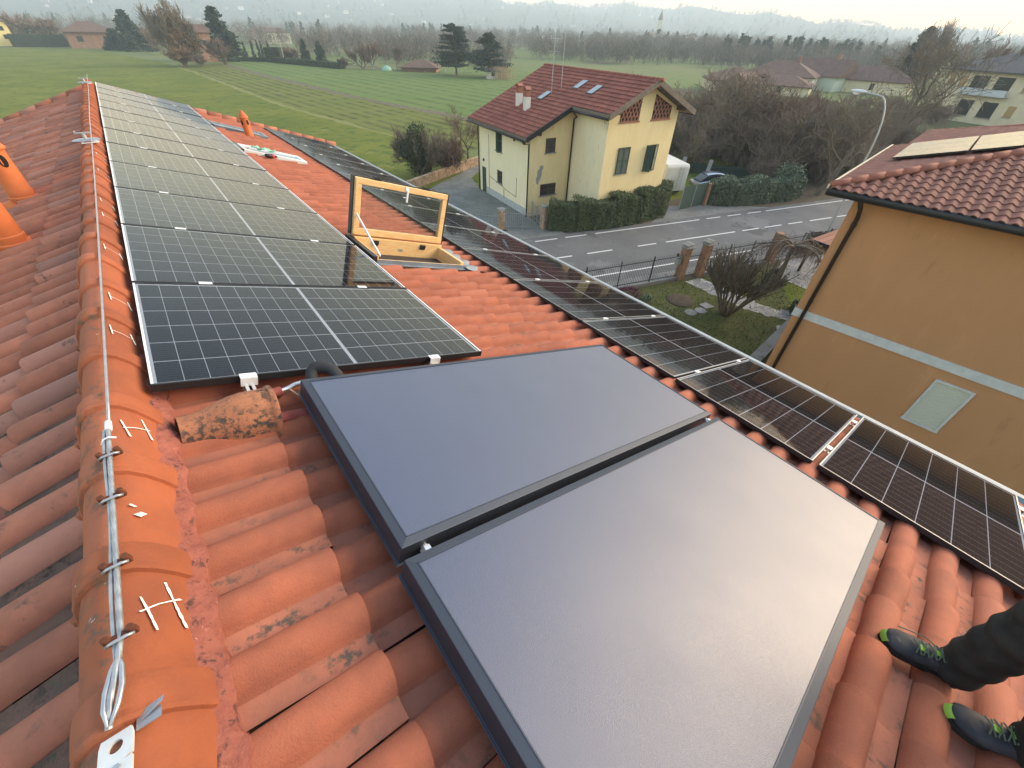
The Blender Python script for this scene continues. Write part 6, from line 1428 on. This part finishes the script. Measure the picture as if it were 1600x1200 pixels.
# far farm buildings and villas
def far_house(name, label, loc, rz, w, d, h, rh, wm, rm, wins=((0,0),), hip=True, ov=.5, group=None, cat='house', chim=False, win=(1.0,1.4)):
    t = thing(name, label, cat, loc, rz, group); b = MB(); b.box(-w/2,w/2,-d/2,d/2,-1.5,h)
    if not hip: b.add([(-w/2,-d/2,h),(-w/2,d/2,h),(-w/2,0,h+rh*(d/2)/(d/2+ov)*.97)], [(0,1,2)]); b.add([(w/2,-d/2,h),(w/2,d/2,h),(w/2,0,h+rh*.9)], [(2,1,0)])
    b.build('wall', wm, t); b = MB(); W_, D_ = w/2+ov, d/2+ov; k = min(W_-.5, D_) if hip else 0
    for z, s in ((0,1),):
        vs = [(-W_,-D_,h),(W_,-D_,h),(W_,D_,h),(-W_,D_,h),(-W_+k,0,h+rh),(W_-k,0,h+rh)]; lo = [(x,y,h-.22) for x,y,_ in vs[:4]]
        b.add(vs+lo, [(0,1,5,4),(1,2,5),(2,3,4,5),(3,0,4),(6,7,1,0),(7,8,2,1),(8,9,3,2),(9,6,0,3),(9,8,7,6)])
    r_ = b.build('roof', rm, t)
    for x, z in wins:
        b = MB(); b.box(x-win[0]/2,x+win[0]/2,-d/2-.05,-d/2+.05,z,z+win[1]); b.build('window', M['window_dark'], t)
    if chim: b = MB(); b.box(w*.18-.35,w*.18+.35,-.2,.5,h+rh*.4,h+rh+.9); b.build('chimney', M['brick'], r_)
    return t
def facing(x, y, extra=0): return math.atan2(y, x)-PI/2+extra      # front (-y side) towards the camera
far_house('villa', 'bright yellow villa with brown roof at the far left frame edge', (-37.5,347,0), facing(-37.5,347,.1), 14, 10, 9.0, 3.2, mat('bright_yellow_wall', (.70,.60,.26), .9), M['roof_brown'], ((4.6,5.6),(4.6,2.6),(1.0,5.6),(1.0,2.6)), win=(1.5,1.6))
far_house('brick_farmhouse', 'old brick farmhouse with pyramid roof across the meadow', (-.5,326,0), facing(-.5,326,.05), 19, 14, 6.0, 3.6, M['wall_brick'], M['roof_brown'], ((-5,2.4),(5,2.4)), win=(2.2,2.0), ov=1.2)
far_house('farm_shed', 'low farm shed with brown roof left of the cedars', (80.0,150,0), facing(80,150,-.2), 11, 8, 1.2, 1.7, M['wall_brick'], M['roof_brown'], (), ov=.8, cat='shed')
far_house('brick_barn', 'small brick barn half hidden behind the mound trees', (27.5,214,0), facing(27.5,214,.3), 8, 7, 8.0, 2.0, M['wall_brick'], M['roof_brown'], ((1.5,4.5),), hip=False)
far_house('farm_shed', 'small grey hut under the right cedar', (86.2,119.2,0), facing(86,119), 3.2, 3, 1.9, .6, M['wall_white'], M['roof_dark'], ((.3,.7),), cat='shed')
far_house('long_villa', 'cream farm buildings in the hazy plain beyond the cypresses', (95,390,0), facing(95,390), 26, 10, 6, 2.4, M['wall_cream'], M['roof_brown'], ((-6,3),(0,3),(6,3)))
# houses beyond the thicket on the right
far_house('brown_house', 'dark brown hipped house at the left of the far group', (128,69,0), facing(128,69,.25), 13, 11, 2.3, 2.5, M['wall_cream'], M['roof_brown'], ((2,.6),))
far_house('salmon_house', 'small salmon gabled house, its gable lit, in front of the far group', (121,62.5,0), facing(121,62,1.2), 8, 5, 2.2, 2.1, M['wall_pink'], M['roof_brown'], ((0,.5),), hip=False, ov=.6)
far_house('dormer_house', 'wide brown roofed house with white dormer in the far group', (143,64,0), facing(143,64,-.15), 17, 12, 3.2, 3.0, M['wall_white'], M['roof_brown'], ((-4,.9),(3,.9)), chim=True)
far_house('white_dormer', 'white gabled dormer block with twin dark windows in the far group', (131.5,64.2,0), facing(131.5,64.2,.1), 5, 5, 3.4, 1.2, M['wall_white'], M['roof_brown'], ((-.8,2.3),(.8,2.3)), hip=False)
far_house('low_house', 'low brown hipped roof in front of the dormer house', (131,57.5,0), facing(131,57.5,-.1), 13, 9, 2.0, 1.9, M['wall_cream'], M['roof_brown'], ((0,.5),))
g_ = far_house('gabled_house', 'steep mauve brown roof with pale green gable in the far group', (155,58,0), facing(155,58,-.45), 12, 10, 3.2, 3.5, M['wall_green'], M['roof_brown'], ((0,1),), hip=False, chim=True)
far_house('brown_house', 'brown roofed house right of the steep gable, screened by twigs', (160,49,0), facing(160,49,-.2), 20, 10, 2.8, 2.8, M['wall_cream'], M['roof_brown'], ((3,.8),(-4,.8)))
# apartment block with dark roof
AP = Vector((119.4,24.4,0)); ad_ = Vector((-.315,-.949,0)); t = thing('apartment_block', 'cream apartment block with dark hipped roof and tan blinds at the right frame edge', 'apartment block', AP, math.atan2(ad_.y,ad_.x))
b = MB(); Lb_ = 26; b.box(0,Lb_,0,11,0,7.3); b.build('wall', M['wall_cream'], t)
b = MB(); vs = [(-.9,-.9,7.3),(Lb_+.9,-.9,7.3),(Lb_+.9,11.9,7.3),(-.9,11.9,7.3),(5.5,5.5,9.7),(Lb_-5.5,5.5,9.7)]; b.add(vs+[(x,y,7.12) for x,y,_ in vs[:4]], [(0,1,5,4),(1,2,5),(2,3,4,5),(3,0,4),(6,7,1,0),(7,8,2,1),(8,9,3,2),(9,6,0,3),(9,8,7,6)]); r_ = b.build('roof', M['roof_dark'], t)
b = MB(); b.bar((9.5,2.4,8.28),(10.6,2.4,8.28),.6,.08); b.build('roof_light', M['skylight'], r_)
for x in (4.2,6.6): b = MB(); b.box(x-.3,x+.3,5,5.6,8.6,10.2); b.build('chimney', M['roof_brown'], r_)
for x, z, w, h, m_ in ((1.3,5.0,.9,1.5,'blind'),(3.2,4.9,1.0,1.5,'blind'),(5.7,4.4,2.4,2.2,'window_dark'),(9.2,4.4,2.4,2.2,'window_dark'),(12.6,4.9,1.1,1.5,'blind'),(15.5,4.9,1.1,1.5,'blind'),(1.4,1.4,.9,1.5,'blind'),(5.6,1.0,2.2,2.2,'window_dark'),(9.2,1.0,2.2,2.2,'window_dark'),(12.4,1.5,1.1,1.5,'blind'),(16,1.5,1.1,1.5,'blind')):
    b = MB(); b.box(x-w/2,x+w/2,-.04,.05,z,z+h); w_ = b.build('window', M[m_], t); b = MB(); b.box(x-w/2-.1,x+w/2+.1,-.16,-.041,z-.1,z-.02); b.build('sill', M['stone_pale'], w_)
for x in (5.7,9.2): b = MB(); b.box(x-1.7,x+1.7,-1.2,-.01,4.0,4.12); b.box(x-1.7,x+1.7,-1.2,-1.17,4.1,4.95); b.build('balcony', M['band'], t)
# poles
for x,y,h,lb in ((-6.0,326,14,'leaning pale pole left of the brick farmhouse'),(51.6,200.3,6.0,'thin pale pole at the far hedge'),(68.6,161.5,6.2,'thin pale pole before the pollard trees'),(84.0,141.5,7.5,'thin pole beside the farm shed roof'),(121,23.0,3.2,'thin post before the apartment block')):
    b = MB(); b.tube([(0,0,0),(0,0,h)], [.12,.08], 6); o = b.build('utility_pole', M['galv']); o.location = (x,y,0); tag(o, lb, 'pole')
t = thing('green_tarp', 'small pale green tarp mound between the pollard trees and the lone tree', 'tarpaulin', (71.0,156.5,0)); b = MB(); b.ball((0,0,.0), (1.7,1.2,1.25), 12, 8, .15); b.build('sheet', mat('mint_tarp', (.26,.46,.38), .6), t, smooth=True)
# ---- far woods: every far tree one clump of thin faces, joined
def wood(name, spots, m, kind_, leaf, n):
    V = []; Fc = []; rn = []
    for x, y, z, h, w in spots:
        k = n
        if kind_ == 'bare':
            d = nrg.normal(size=(k,3)); d /= np.linalg.norm(d,axis=1,keepdims=True); q = nrg.random((k,1))**.4; P = np.array([0,0,h*.52])+d*q*np.array([w/2,w/2,h*.48])
            ax = np.array([0,0,.45*h])+nrg.normal(size=(k,3))*h*.30; ax /= np.linalg.norm(ax,axis=1,keepdims=True); s = np.cross(ax, nrg.normal(size=(k,3))); s /= np.linalg.norm(s,axis=1,keepdims=True)
            L = h*.16*(.6+.8*nrg.random((k,1))); v = np.stack([P-ax*L-s*leaf, P-ax*L+s*leaf, P+ax*L], 1)
        else:
            f = nrg.random((k,1)); a = nrg.random((k,1))*2*PI; r = w/2*(1-f)**.8*(.55+.45*nrg.random((k,1))); P = np.concatenate([np.cos(a)*r,np.sin(a)*r,h*(.05+.95*f)],1)
            s = nrg.normal(size=(k,3)); s /= np.linalg.norm(s,axis=1,keepdims=True); e = nrg.normal(size=(k,3)); L = leaf*2.2; v = np.stack([P+s*L, P-s*L, P+e*L*.8], 1)
        V.append((v+np.array([x,y,z])).reshape(-1,3)); rn += [nrg.random()]*k
    V = np.concatenate(V); return np_mesh(name, V, np.arange(len(V)).reshape(-1,3), m, kind='stuff', rnd=rn)
def spot(az, r): a = math.radians(az); return r*math.sin(a), r*math.cos(a)
S1 = []
for az0, az1, r0, r1, n, h0, h1 in ((16,30,235,300,60,6,10),(24,38,190,270,60,5,8.5),(8,22,330,420,60,7,11),(-12,8,420,560,70,8,13),(20,45,330,520,150,7,12),(40,58,240,330,110,6,10),(46,62,330,460,170,8,12),(58,76,230,330,120,6,9.5),(62,84,330,480,150,8,11),(5,60,560,980,420,9,15),(55,90,480,900,260,8,13),(-15,10,600,1200,220,9,15)):
    for _ in range(n):
        az = rng.uniform(az0,az1); r = rng.uniform(r0,r1); x,y = spot(az,r); h = rng.uniform(h0,h1); S1.append((x,y,0,h,h*rng.uniform(.6,.95)))
wood('far_bare_trees', S1, M['far_wood'], 'bare', .10, 110)
for _ in range(900):
    az = rng.uniform(-10,88); r = rng.uniform(250,950); x,y = spot(az,r)
    if math.sin(r*.03+az*.2)+math.sin(az*.35+r*.008) < .1 or (az < 30 and r < 300): continue
    h = rng.uniform(2.5,6); S1.append((x,y,0,h,h*rng.uniform(1.2,2.0)))
S2 = []
for az0, az1, r0, r1, n, h0, h1 in ((60,69,300,350,22,8.5,11.5),(69,73,300,340,6,8,10.5),(44,60,420,520,12,9,14),(26,34,560,700,14,10,15),(10,20,520,640,8,10,15),(36,44,640,900,12,10,15),(-10,8,600,900,16,12,18),(70,86,420,520,20,9,13)):
    for _ in range(n): az = rng.uniform(az0,az1); r = rng.uniform(r0,r1); x,y = spot(az,r); h = rng.uniform(h0,h1); S2.append((x,y,0,h,h*rng.uniform(.45,.8)))
wood('far_evergreens', S2, M['far_ever'], 'ever', .42, 170)
S3 = []; S4 = []
for _ in range(6200):
    az = rng.uniform(-16,94); r = 1150+2450*rng.random()**.8; x,y = spot(az,r)
    if math.sin(az*.55+r*.004)+math.sin(az*1.3-r*.0023) < -.75: continue
    h = rng.uniform(9,18); (S4 if rng.random() < .22 else S3).append((x,y,float(hill_h(az,r))-.5,h,h*rng.uniform(.6,1.0)))
wood('hill_bare_wood', S3, M['far_wood'], 'bare', .5, 26); wood('hill_evergreen_wood', S4, M['far_ever'], 'ever', 1.3, 34)
# villages on the slope: four kinds of house, each one a thing
vk = []
for k,(w,d,h,rh,wm,rm) in enumerate(((14,10,6.5,3.2,'wall_far','roof_brown'),(18,11,8,3.4,'wall_white','roof_brown'),(12,10,6,3,'wall_far','roof_brown'),(22,12,6.5,3.2,'wall_far','roof_dark'))):
    b = MB(); b.box(-w/2,w/2,-d/2,d/2,-3,h); wall_me = b.mesh('wall', M[wm]); b = MB(); W_,D_ = w/2+.6,d/2+.6; q = D_*.9
    vs = [(-W_,-D_,h),(W_,-D_,h),(W_,D_,h),(-W_,D_,h),(-W_+q,0,h+rh),(W_-q,0,h+rh)]; b.add(vs, [(0,1,5,4),(1,2,5),(2,3,4,5),(3,0,4),(3,2,1,0)]); roof_me = b.mesh('roof', M[rm])
    b = MB(); [b.box(x-.6,x+.6,-d/2-.05,-d/2+.05,z,z+1.5) for x in np.arange(-w/2+2,w/2-1,3.0) for z in ((1.2,4.2) if h > 6.2 else (1.2,))]; vk.append((wall_me, roof_me, b.mesh('windows', M['window_dark'])))
rr = random.Random(77)
for _ in range(150):
    az = rr.choice([rr.gauss(8,4), rr.gauss(20,3), rr.gauss(27,3), rr.gauss(46,5), rr.uniform(0,75), rr.gauss(54,4), rr.gauss(2,5)]); r = rr.uniform(1250,3100); x,y = spot(az,r)
    z = float(hill_h(az,r)); v = vk[rr.randrange(4)]; t = thing('hillside_house', 'small pale house among trees on the hazy far slope', 'house', (x,y,z+2.5), facing(x,y,rr.uniform(-.6,.6)), 'houses on the hazy far slope'); s = rr.uniform(.42,.75); t.scale = (s,s,s)
    inst('wall', v[0], t); inst('roof', v[1], t); w_ = inst('windows', v[2], t); w_['kind'] = 'stuff'
for _ in range(34):
    az = rr.choice([rr.gauss(47,3), rr.gauss(53,4), rr.gauss(40,4), rr.gauss(16,3)]); r = rr.uniform(640,1150); x,y = spot(az,r); v = vk[rr.randrange(4)]
    t = thing('plain_house', 'pale house at the foot of the hazy hills beyond the plain', 'house', (x,y,0), facing(x,y,rr.uniform(-.6,.6)), 'houses at the foot of the far hills'); s = rr.uniform(.7,1.0); t.scale = (s,s,s)
    inst('wall', v[0], t); inst('roof', v[1], t); w_ = inst('windows', v[2], t); w_['kind'] = 'stuff'
x,y = spot(53.2,880); t = thing('church_tower', 'slim pale church tower rising among the hazy houses of the plain', 'tower', (x,y,0), facing(x,y)); b = MB(); b.box(-3,3,-3,3,0,26); b.build('shaft', M['wall_cream'], t); b = MB(); b.lathe([(4,26),(3.4,28),(.1,38)], 8); b.build('spire', M['roof_brown'], t)
b = MB(); b.box(-14,2,3,12,0,12); b.build('nave', M['wall_pink'], t)
x,y = spot(61.0,1500); b = MB(); b.tube([(0,0,0),(0,0,62)], [1.4,.7], 8); o = b.build('tall_mast', M['wall_white']); o.location = (x,y,float(hill_h(61,1500))); tag(o, 'tall white mast standing out in the haze', 'mast')

# ------------------------------------------------------------------ the worker standing on the lower tiles
def skin_body(name, verts, edges, radii, m, parent=None, sub=2, root=0, link=True):
    me = bpy.data.meshes.new(name); me.from_pydata([tuple(v) for v in verts], edges, []); o = bpy.data.objects.new(name, me); C.objects.link(o)
    sk = o.modifiers.new('skin', 'SKIN'); sk.use_smooth_shade = True
    for i, r in enumerate(radii):
        d = me.skin_vertices[0].data[i]; d.radius = r if hasattr(r,'__len__') else (r,r); d.use_root = (i == root)
    ss = o.modifiers.new('sub', 'SUBSURF'); ss.levels = sub; ss.render_levels = sub
    dg = bpy.context.evaluated_depsgraph_get(); dg.update(); ev = o.evaluated_get(dg); me2 = bpy.data.meshes.new_from_object(ev); me2.name = name
    o.modifiers.clear(); o.data = me2; me2.materials.clear(); me2.materials.append(m)
    me2.polygons.foreach_set('use_smooth', np.ones(len(me2.polygons), bool))
    if parent is not None: o.parent = parent
    return o
M['trouser'] = mat('black_work_trousers', (.022,.023,.023), .9, var=(.040,.041,.038), noise=9, spots=[((.04,.037,.032), 24, .62, .12)], bump=(9,.9,.012), spec=.2)
M['shoe'] = mat('dark_shoe_leather', (.020,.022,.030), .7, var=(.042,.044,.052), noise=16, spots=[((.15,.125,.10), 30, .56, .14, 6)], bump=(80,.4,.002), spec=.4)
M['sole'] = mat('black_rubber_sole', (.018,.018,.018), .8, spots=[((.13,.09,.06), 40, .58, .12)])
M['lime'] = mat('lime_green_rubber', (.26,.46,.06), .55); M['lime_cloth'] = mat('lime_safety_cloth', (.36,.72,.05), .85)
M['lace'] = mat('dark_lace', (.085,.12,.085), .8); M['skin'] = mat('skin', (.48,.27,.19), .55, var=(.52,.30,.21), noise=12)
M['hair'] = mat('dark_hair', (.03,.02,.015), .7); M['helmet'] = mat('white_helmet', (.75,.75,.72), .35)
TZ = -.098   # height of the tile crests against the panel plane
f1t, f1h = Vector((1.632,-.512,0)), Vector((1.735,-.780,0)); f2t, f2h = Vector((1.500,-.735,0)), Vector((1.600,-1.005,0))
def roofz(x): u = (x-(D0+TZ)*SA)/CA; return -u*SA+(D0+TZ)*CA+11.0
person = thing('person', 'worker in black trousers and lime toed dark shoes standing on the roof tiles', 'person', (1.66,-.80,roofz(1.66)))
PB = person.location
def shoe(toe, heel, side, laces_loose):
    """a work shoe along heel->toe, lying on the tile crests"""
    za = roofz(heel.x)+.006; zb = roofz(toe.x)+.012; h = Vector((heel.x,heel.y,za)); e = Vector((toe.x,toe.y,zb)); L = (e-h).length; d = (e-h).normalized(); sd = d.cross(Vector((0,0,1))).normalized(); u = sd.cross(d)
    T = Matrix(((d.x,sd.x,u.x,h.x),(d.y,sd.y,u.y,h.y),(d.z,sd.z,u.z,h.z),(0,0,0,1))); T = Matrix.Translation(-PB) @ T; k = L/.30
    st = [(-.002,.026,.030,.070),(.015,.036,.014,.095),(.05,.039,.012,.105),(.09,.038,.012,.098),(.13,.040,.012,.086),(.17,.045,.012,.074),(.21,.049,.012,.062),(.25,.047,.014,.054),(.28,.037,.018,.046),(.298,.018,.026,.036)]
    b = MB(); b.T = T; vs = []; n = 14
    for x, w, z0, z1 in st:
        off = .008*side*math.sin(PI*min(1,max(0,(x-.08)/.22)))
        for j in range(n):
            a = 2*PI*j/n; c, s = math.cos(a), math.sin(a); yy = 1.18*w*(abs(c)**.75)*(1 if c > 0 else -1); zz = 1.08*((z0+z1)/2+(z1-z0)/2*(abs(s)**.8)*(1 if s > 0 else -1))
            vs.append((x*k, (yy*(1-.22*max(0,s)))*k+off, zz*k))
    b.add(vs, [(i*n+j,i*n+(j+1)%n,(i+1)*n+(j+1)%n,(i+1)*n+j) for i in range(len(st)-1) for j in range(n)]+[tuple(range(n-1,-1,-1)),tuple(range((len(st)-1)*n,len(st)*n))])
    s_ = b.build('shoe', M['shoe'], person, smooth=True)
    b = MB(); b.T = T; ol_ = [(-.008,0),(-.002,.026),(.02,.040),(.06,.043),(.12,.042),(.17,.049),(.22,.054),(.26,.050),(.288,.036),(.304,.014),(.306,0)]; out = [(x*k,(y+.006*side*math.sin(PI*min(1,max(0,(x-.08)/.22))))*k) for x,y in ol_]+[(x*k,(-y+.006*side*math.sin(PI*min(1,max(0,(x-.08)/.22))))*k) for x,y in ol_[-2:0:-1]]
    b.prism(out[::-1] if True else out, -.004, .021); b.build('sole', M['sole'], s_, bevel=.004)
    b = MB(); b.T = T; vs = []
    for j in range(9):
        a = -.72+1.44*j/8; x = (.265+.034*math.cos(a)); y = .036*math.sin(a)*1.15+.002*side
        vs += [((x+.012)*k, y*k, .020*k), ((x+.0095)*k, y*.98*k, .034*k), ((x+.002)*k, y*.93*k, .043*k)]
    b.add(vs, [(3*i+q,3*i+q+3,3*i+q+4,3*i+q+1) for i in range(8) for q in range(2)]); b.build('toe_cap', M['lime'], s_, smooth=True)
    b = MB(); b.T = T; b.tube([(.03*k,.041*k,.024*k),(.0*k,.030*k,.027*k),(-.006*k,.0,.028*k),(.0,-.030*k,.027*k),(.03*k,-.041*k,.024*k)], .008, 6); b.build('heel_stripe', M['lime'], s_, smooth=True)
    b = MB(); b.T = T
    for q in range(5):
        x = .115+.020*q; z = .124-.0094*q*1.12; w = .030; b.tube([((x)*k,-w*k,(z-.004)*k),((x+.010)*k,0,(z+.004)*k),((x+.018)*k,w*k,(z-.008)*k)], .0032, 5); b.tube([((x)*k,w*k,(z-.004)*k),((x+.010)*k,0,(z+.005)*k),((x+.018)*k,-w*k,(z-.008)*k)], .0026, 5)
    if laces_loose:
        b.tube([(.12*k,.01,.10*k),(.13*k,.04,.135*k),(.10*k,.065,.15*k),(.09*k,.085,.165*k)], .0024, 5); b.tube([(.13*k,.02,.10*k),(.19*k,.045,.10*k),(.24*k,.052,.075*k),(.27*k,.05,.07*k)], .0024, 5); b.tube([(.11*k,.0,.10*k),(.10*k,.03,.13*k),(.08*k,.035,.125*k),(.09*k,.01,.105*k)], .0024, 5)
    b.build('laces', M['lace'], s_)
    b = MB(); b.T = T
    for q in range(2): x = .135+.045*q; b.box(x*k,(x+.022)*k,-.012*k,.010*k,(.104-.021*q)*k,(.108-.021*q)*k)
    b.build('tongue_patch', M['lime'], s_)
    return h+d*.055+Vector((0,0,.095))
an1 = shoe(f1t, f1h, 1, True); an2 = shoe(f2t, f2h, -1, False)
# one continuous body, then clothes over it
pelvis = Vector(((an1.x+an2.x)/2+.03,(an1.y+an2.y)/2-.02, an1.z+.86)); face = Vector((-.36,.93,0)).normalized(); side = face.cross(Vector((0,0,1)))
hip1, hip2 = pelvis+side*.09+Vector((0,0,-.04)), pelvis-side*.09+Vector((0,0,-.04))
kn1 = (an1+hip1)/2+face*.06+Vector((0,0,.01)); kn2 = (an2+hip2)/2+face*.05+Vector((0,0,.01))
wai = pelvis+Vector((0,0,.18)); che = pelvis+Vector((0,0,.40))+face*.02; nek = pelvis+Vector((0,0,.56))+face*.02; hed = nek+Vector((0,0,.13))+face*.03; crn = hed+Vector((0,0,.11))
sh1, sh2 = che+side*.19+Vector((0,0,.09)), che-side*.19+Vector((0,0,.09)); el1, el2 = sh1+side*.06+Vector((0,0,-.27)), sh2-side*.06+Vector((0,0,-.27)); wr1, wr2 = el1+face*.14+Vector((0,0,-.20)), el2+face*.16+Vector((0,0,-.18))
V_ = [pelvis,wai,che,nek,hed,crn,hip1,kn1,an1,hip2,kn2,an2,sh1,el1,wr1,sh2,el2,wr2]; ed = [(0,1),(1,2),(2,3),(3,4),(4,5),(0,6),(6,7),(7,8),(0,9),(9,10),(10,11),(2,12),(12,13),(13,14),(2,15),(15,16),(16,17)]
ra = [.12,.12,.13,.055,.085,.075,.085,.058,.045,.085,.058,.045,.06,.042,.030,.06,.042,.030]
for w, sg in ((wr1,1),(wr2,-1)):       # palm, four fingers and a thumb on each wrist
    wi = V_.index(w); dn = (face*.35+Vector((0,0,-1))).normalized(); V_.append(w+dn*.075); ra.append((.036,.020)); ed.append((wi,len(V_)-1)); pi_ = len(V_)-1
    for q in range(4):
        o = (q-1.5)*.019; a = V_[pi_]+face*o*1.0+dn*.022; L = (.062,.074,.070,.054)[q]; V_ += [a, a+dn*L*.55+side*sg*-.006, a+dn*L-side*sg*.022]; ra += [.0095,.0088,.0078]; i0 = len(V_)-3; ed += [(pi_,i0),(i0,i0+1),(i0+1,i0+2)]
    a = w+dn*.03+face*.034; V_ += [a, a+dn*.03+face*.02-side*sg*.01]; ra += [.011,.009]; i0 = len(V_)-2; ed += [(wi,i0),(i0,i0+1)]
body = skin_body('body', [v-PB for v in V_], ed, ra, M['skin'], person)
def wob(p, q, n, r0, r1, amp, sx):
    out = []; rr_ = []
    for i in range(n): t_ = i/(n-1); out.append(p+(q-p)*t_); rr_.append(r0+(r1-r0)*t_+amp*math.sin(i*2.4+sx)*(1-.2*t_))
    return out, rr_
tv_, te_, tr_ = [pelvis, pelvis+Vector((0,0,.12))], [(0,1)], [.135,.125]
for h_, k_, a_, sx in ((hip1,kn1,an1,0),(hip2,kn2,an2,1.7)):
    lo = a_+Vector((0,0,-.075))-face*.005; P1_, R1_ = wob(h_, k_, 4, .105, .086, .004, sx); P2_, R2_ = wob(k_, lo, 13, .090, .074, .0125, sx+1)
    i0 = len(tv_); tv_ += P1_+P2_[1:]; tr_ += R1_+R2_[1:]; te_.append((0,i0)); te_ += [(i,i+1) for i in range(i0, len(tv_)-1)]
tr = skin_body('trousers', [v-PB for v in tv_], te_, tr_, M['trouser'], person, 2)
# reflective piping and knee pocket on the trousers
for k_, a_ in ((kn1,an1),(kn2,an2)):
    c = k_-PB+face*.055+Vector((0,0,.02)); b = MB(); b.T = Matrix.Translation(c) @ Matrix.Rotation(math.atan2(face.y,face.x), 4, 'Z'); b.ball((0,0,0), (.036,.055,.075), 10, 8); b.build('knee_pad', M['trouser'], tr, smooth=True)
    b = MB(); q = k_-PB+face*.05+Vector((0,0,.075)); b.T = Matrix.Translation(q) @ Matrix.Rotation(math.atan2(face.y,face.x), 4, 'Z'); b.ball((0,0,0), (.052,.062,.022), 10, 6); b.build('pocket_flap', M['lime_cloth'], tr, smooth=True)
jv = [pelvis+Vector((0,0,.02)), wai, che, nek+Vector((0,0,-.045)), sh1, el1, wr1+(el1-wr1)*.12, sh2, el2, wr2+(el2-wr2)*.12]
skin_body('jacket', [v-PB for v in jv], [(0,1),(1,2),(2,3),(2,4),(4,5),(5,6),(2,7),(7,8),(8,9)], [.145,.14,.15,.075,.075,.058,.045,.075,.058,.045], M['lime_cloth'], person, 2)
hc = hed-PB
b = MB(); b.ball(hc+Vector((0,0,.075)), (.112,.112,.095), 16, 9); b.lathe([(.115,0),(.135,-.006),(.130,-.014),(.11,-.008)], 20, hc+Vector((0,0,.055))); b.build('helmet', M['helmet'], person, smooth=True)
b = MB()
for s_ in (-1,1): b.ball(hc+face*.083+side*.031*s_+Vector((0,0,.012)), (.013,.013,.010), 8, 6)
b.build('eyes', mat('eye', (.05,.04,.035), .2), body, smooth=True)
b = MB(); b.ball(hc+face*.097+Vector((0,0,-.018)), (.016,.016,.024), 8, 6); b.build('nose', M['skin'], body, smooth=True); b = MB(); b.ball(hc+face*.083+Vector((0,0,-.056)), (.020,.020,.006), 8, 5); b.build('mouth', mat('lips', (.35,.14,.11), .5), body, smooth=True)
b = MB()
for s_ in (-1,1): b.ball(hc+side*.086*s_+Vector((0,0,-.005)), (.014,.012,.030), 8, 6)
b.build('ears', M['skin'], body, smooth=True)
b = MB(); b.ball(hc-face*.025+Vector((0,0,.03)), (.098,.098,.085), 14, 8); b.build('hair', M['hair'], person, smooth=True)

# ------------------------------------------------------------------ haze
hz = bpy.data.materials.new('haze'); hz.use_nodes = True; N = hz.node_tree.nodes; N.remove(N['Principled BSDF'])
pv = N.new('ShaderNodeVolumePrincipled'); pv.inputs['Color'].default_value = (.74,.88,1.0,1); pv.inputs['Density'].default_value = HAZE; pv.inputs['Anisotropy'].default_value = .1
hz.node_tree.links.new(pv.outputs[0], N['Material Output'].inputs['Volume'])
b = MB(); b.box(-3820,3820,-3820,3820,-1.2,HAZE_TOP); o = b.build('haze', hz); o['kind'] = 'stuff'
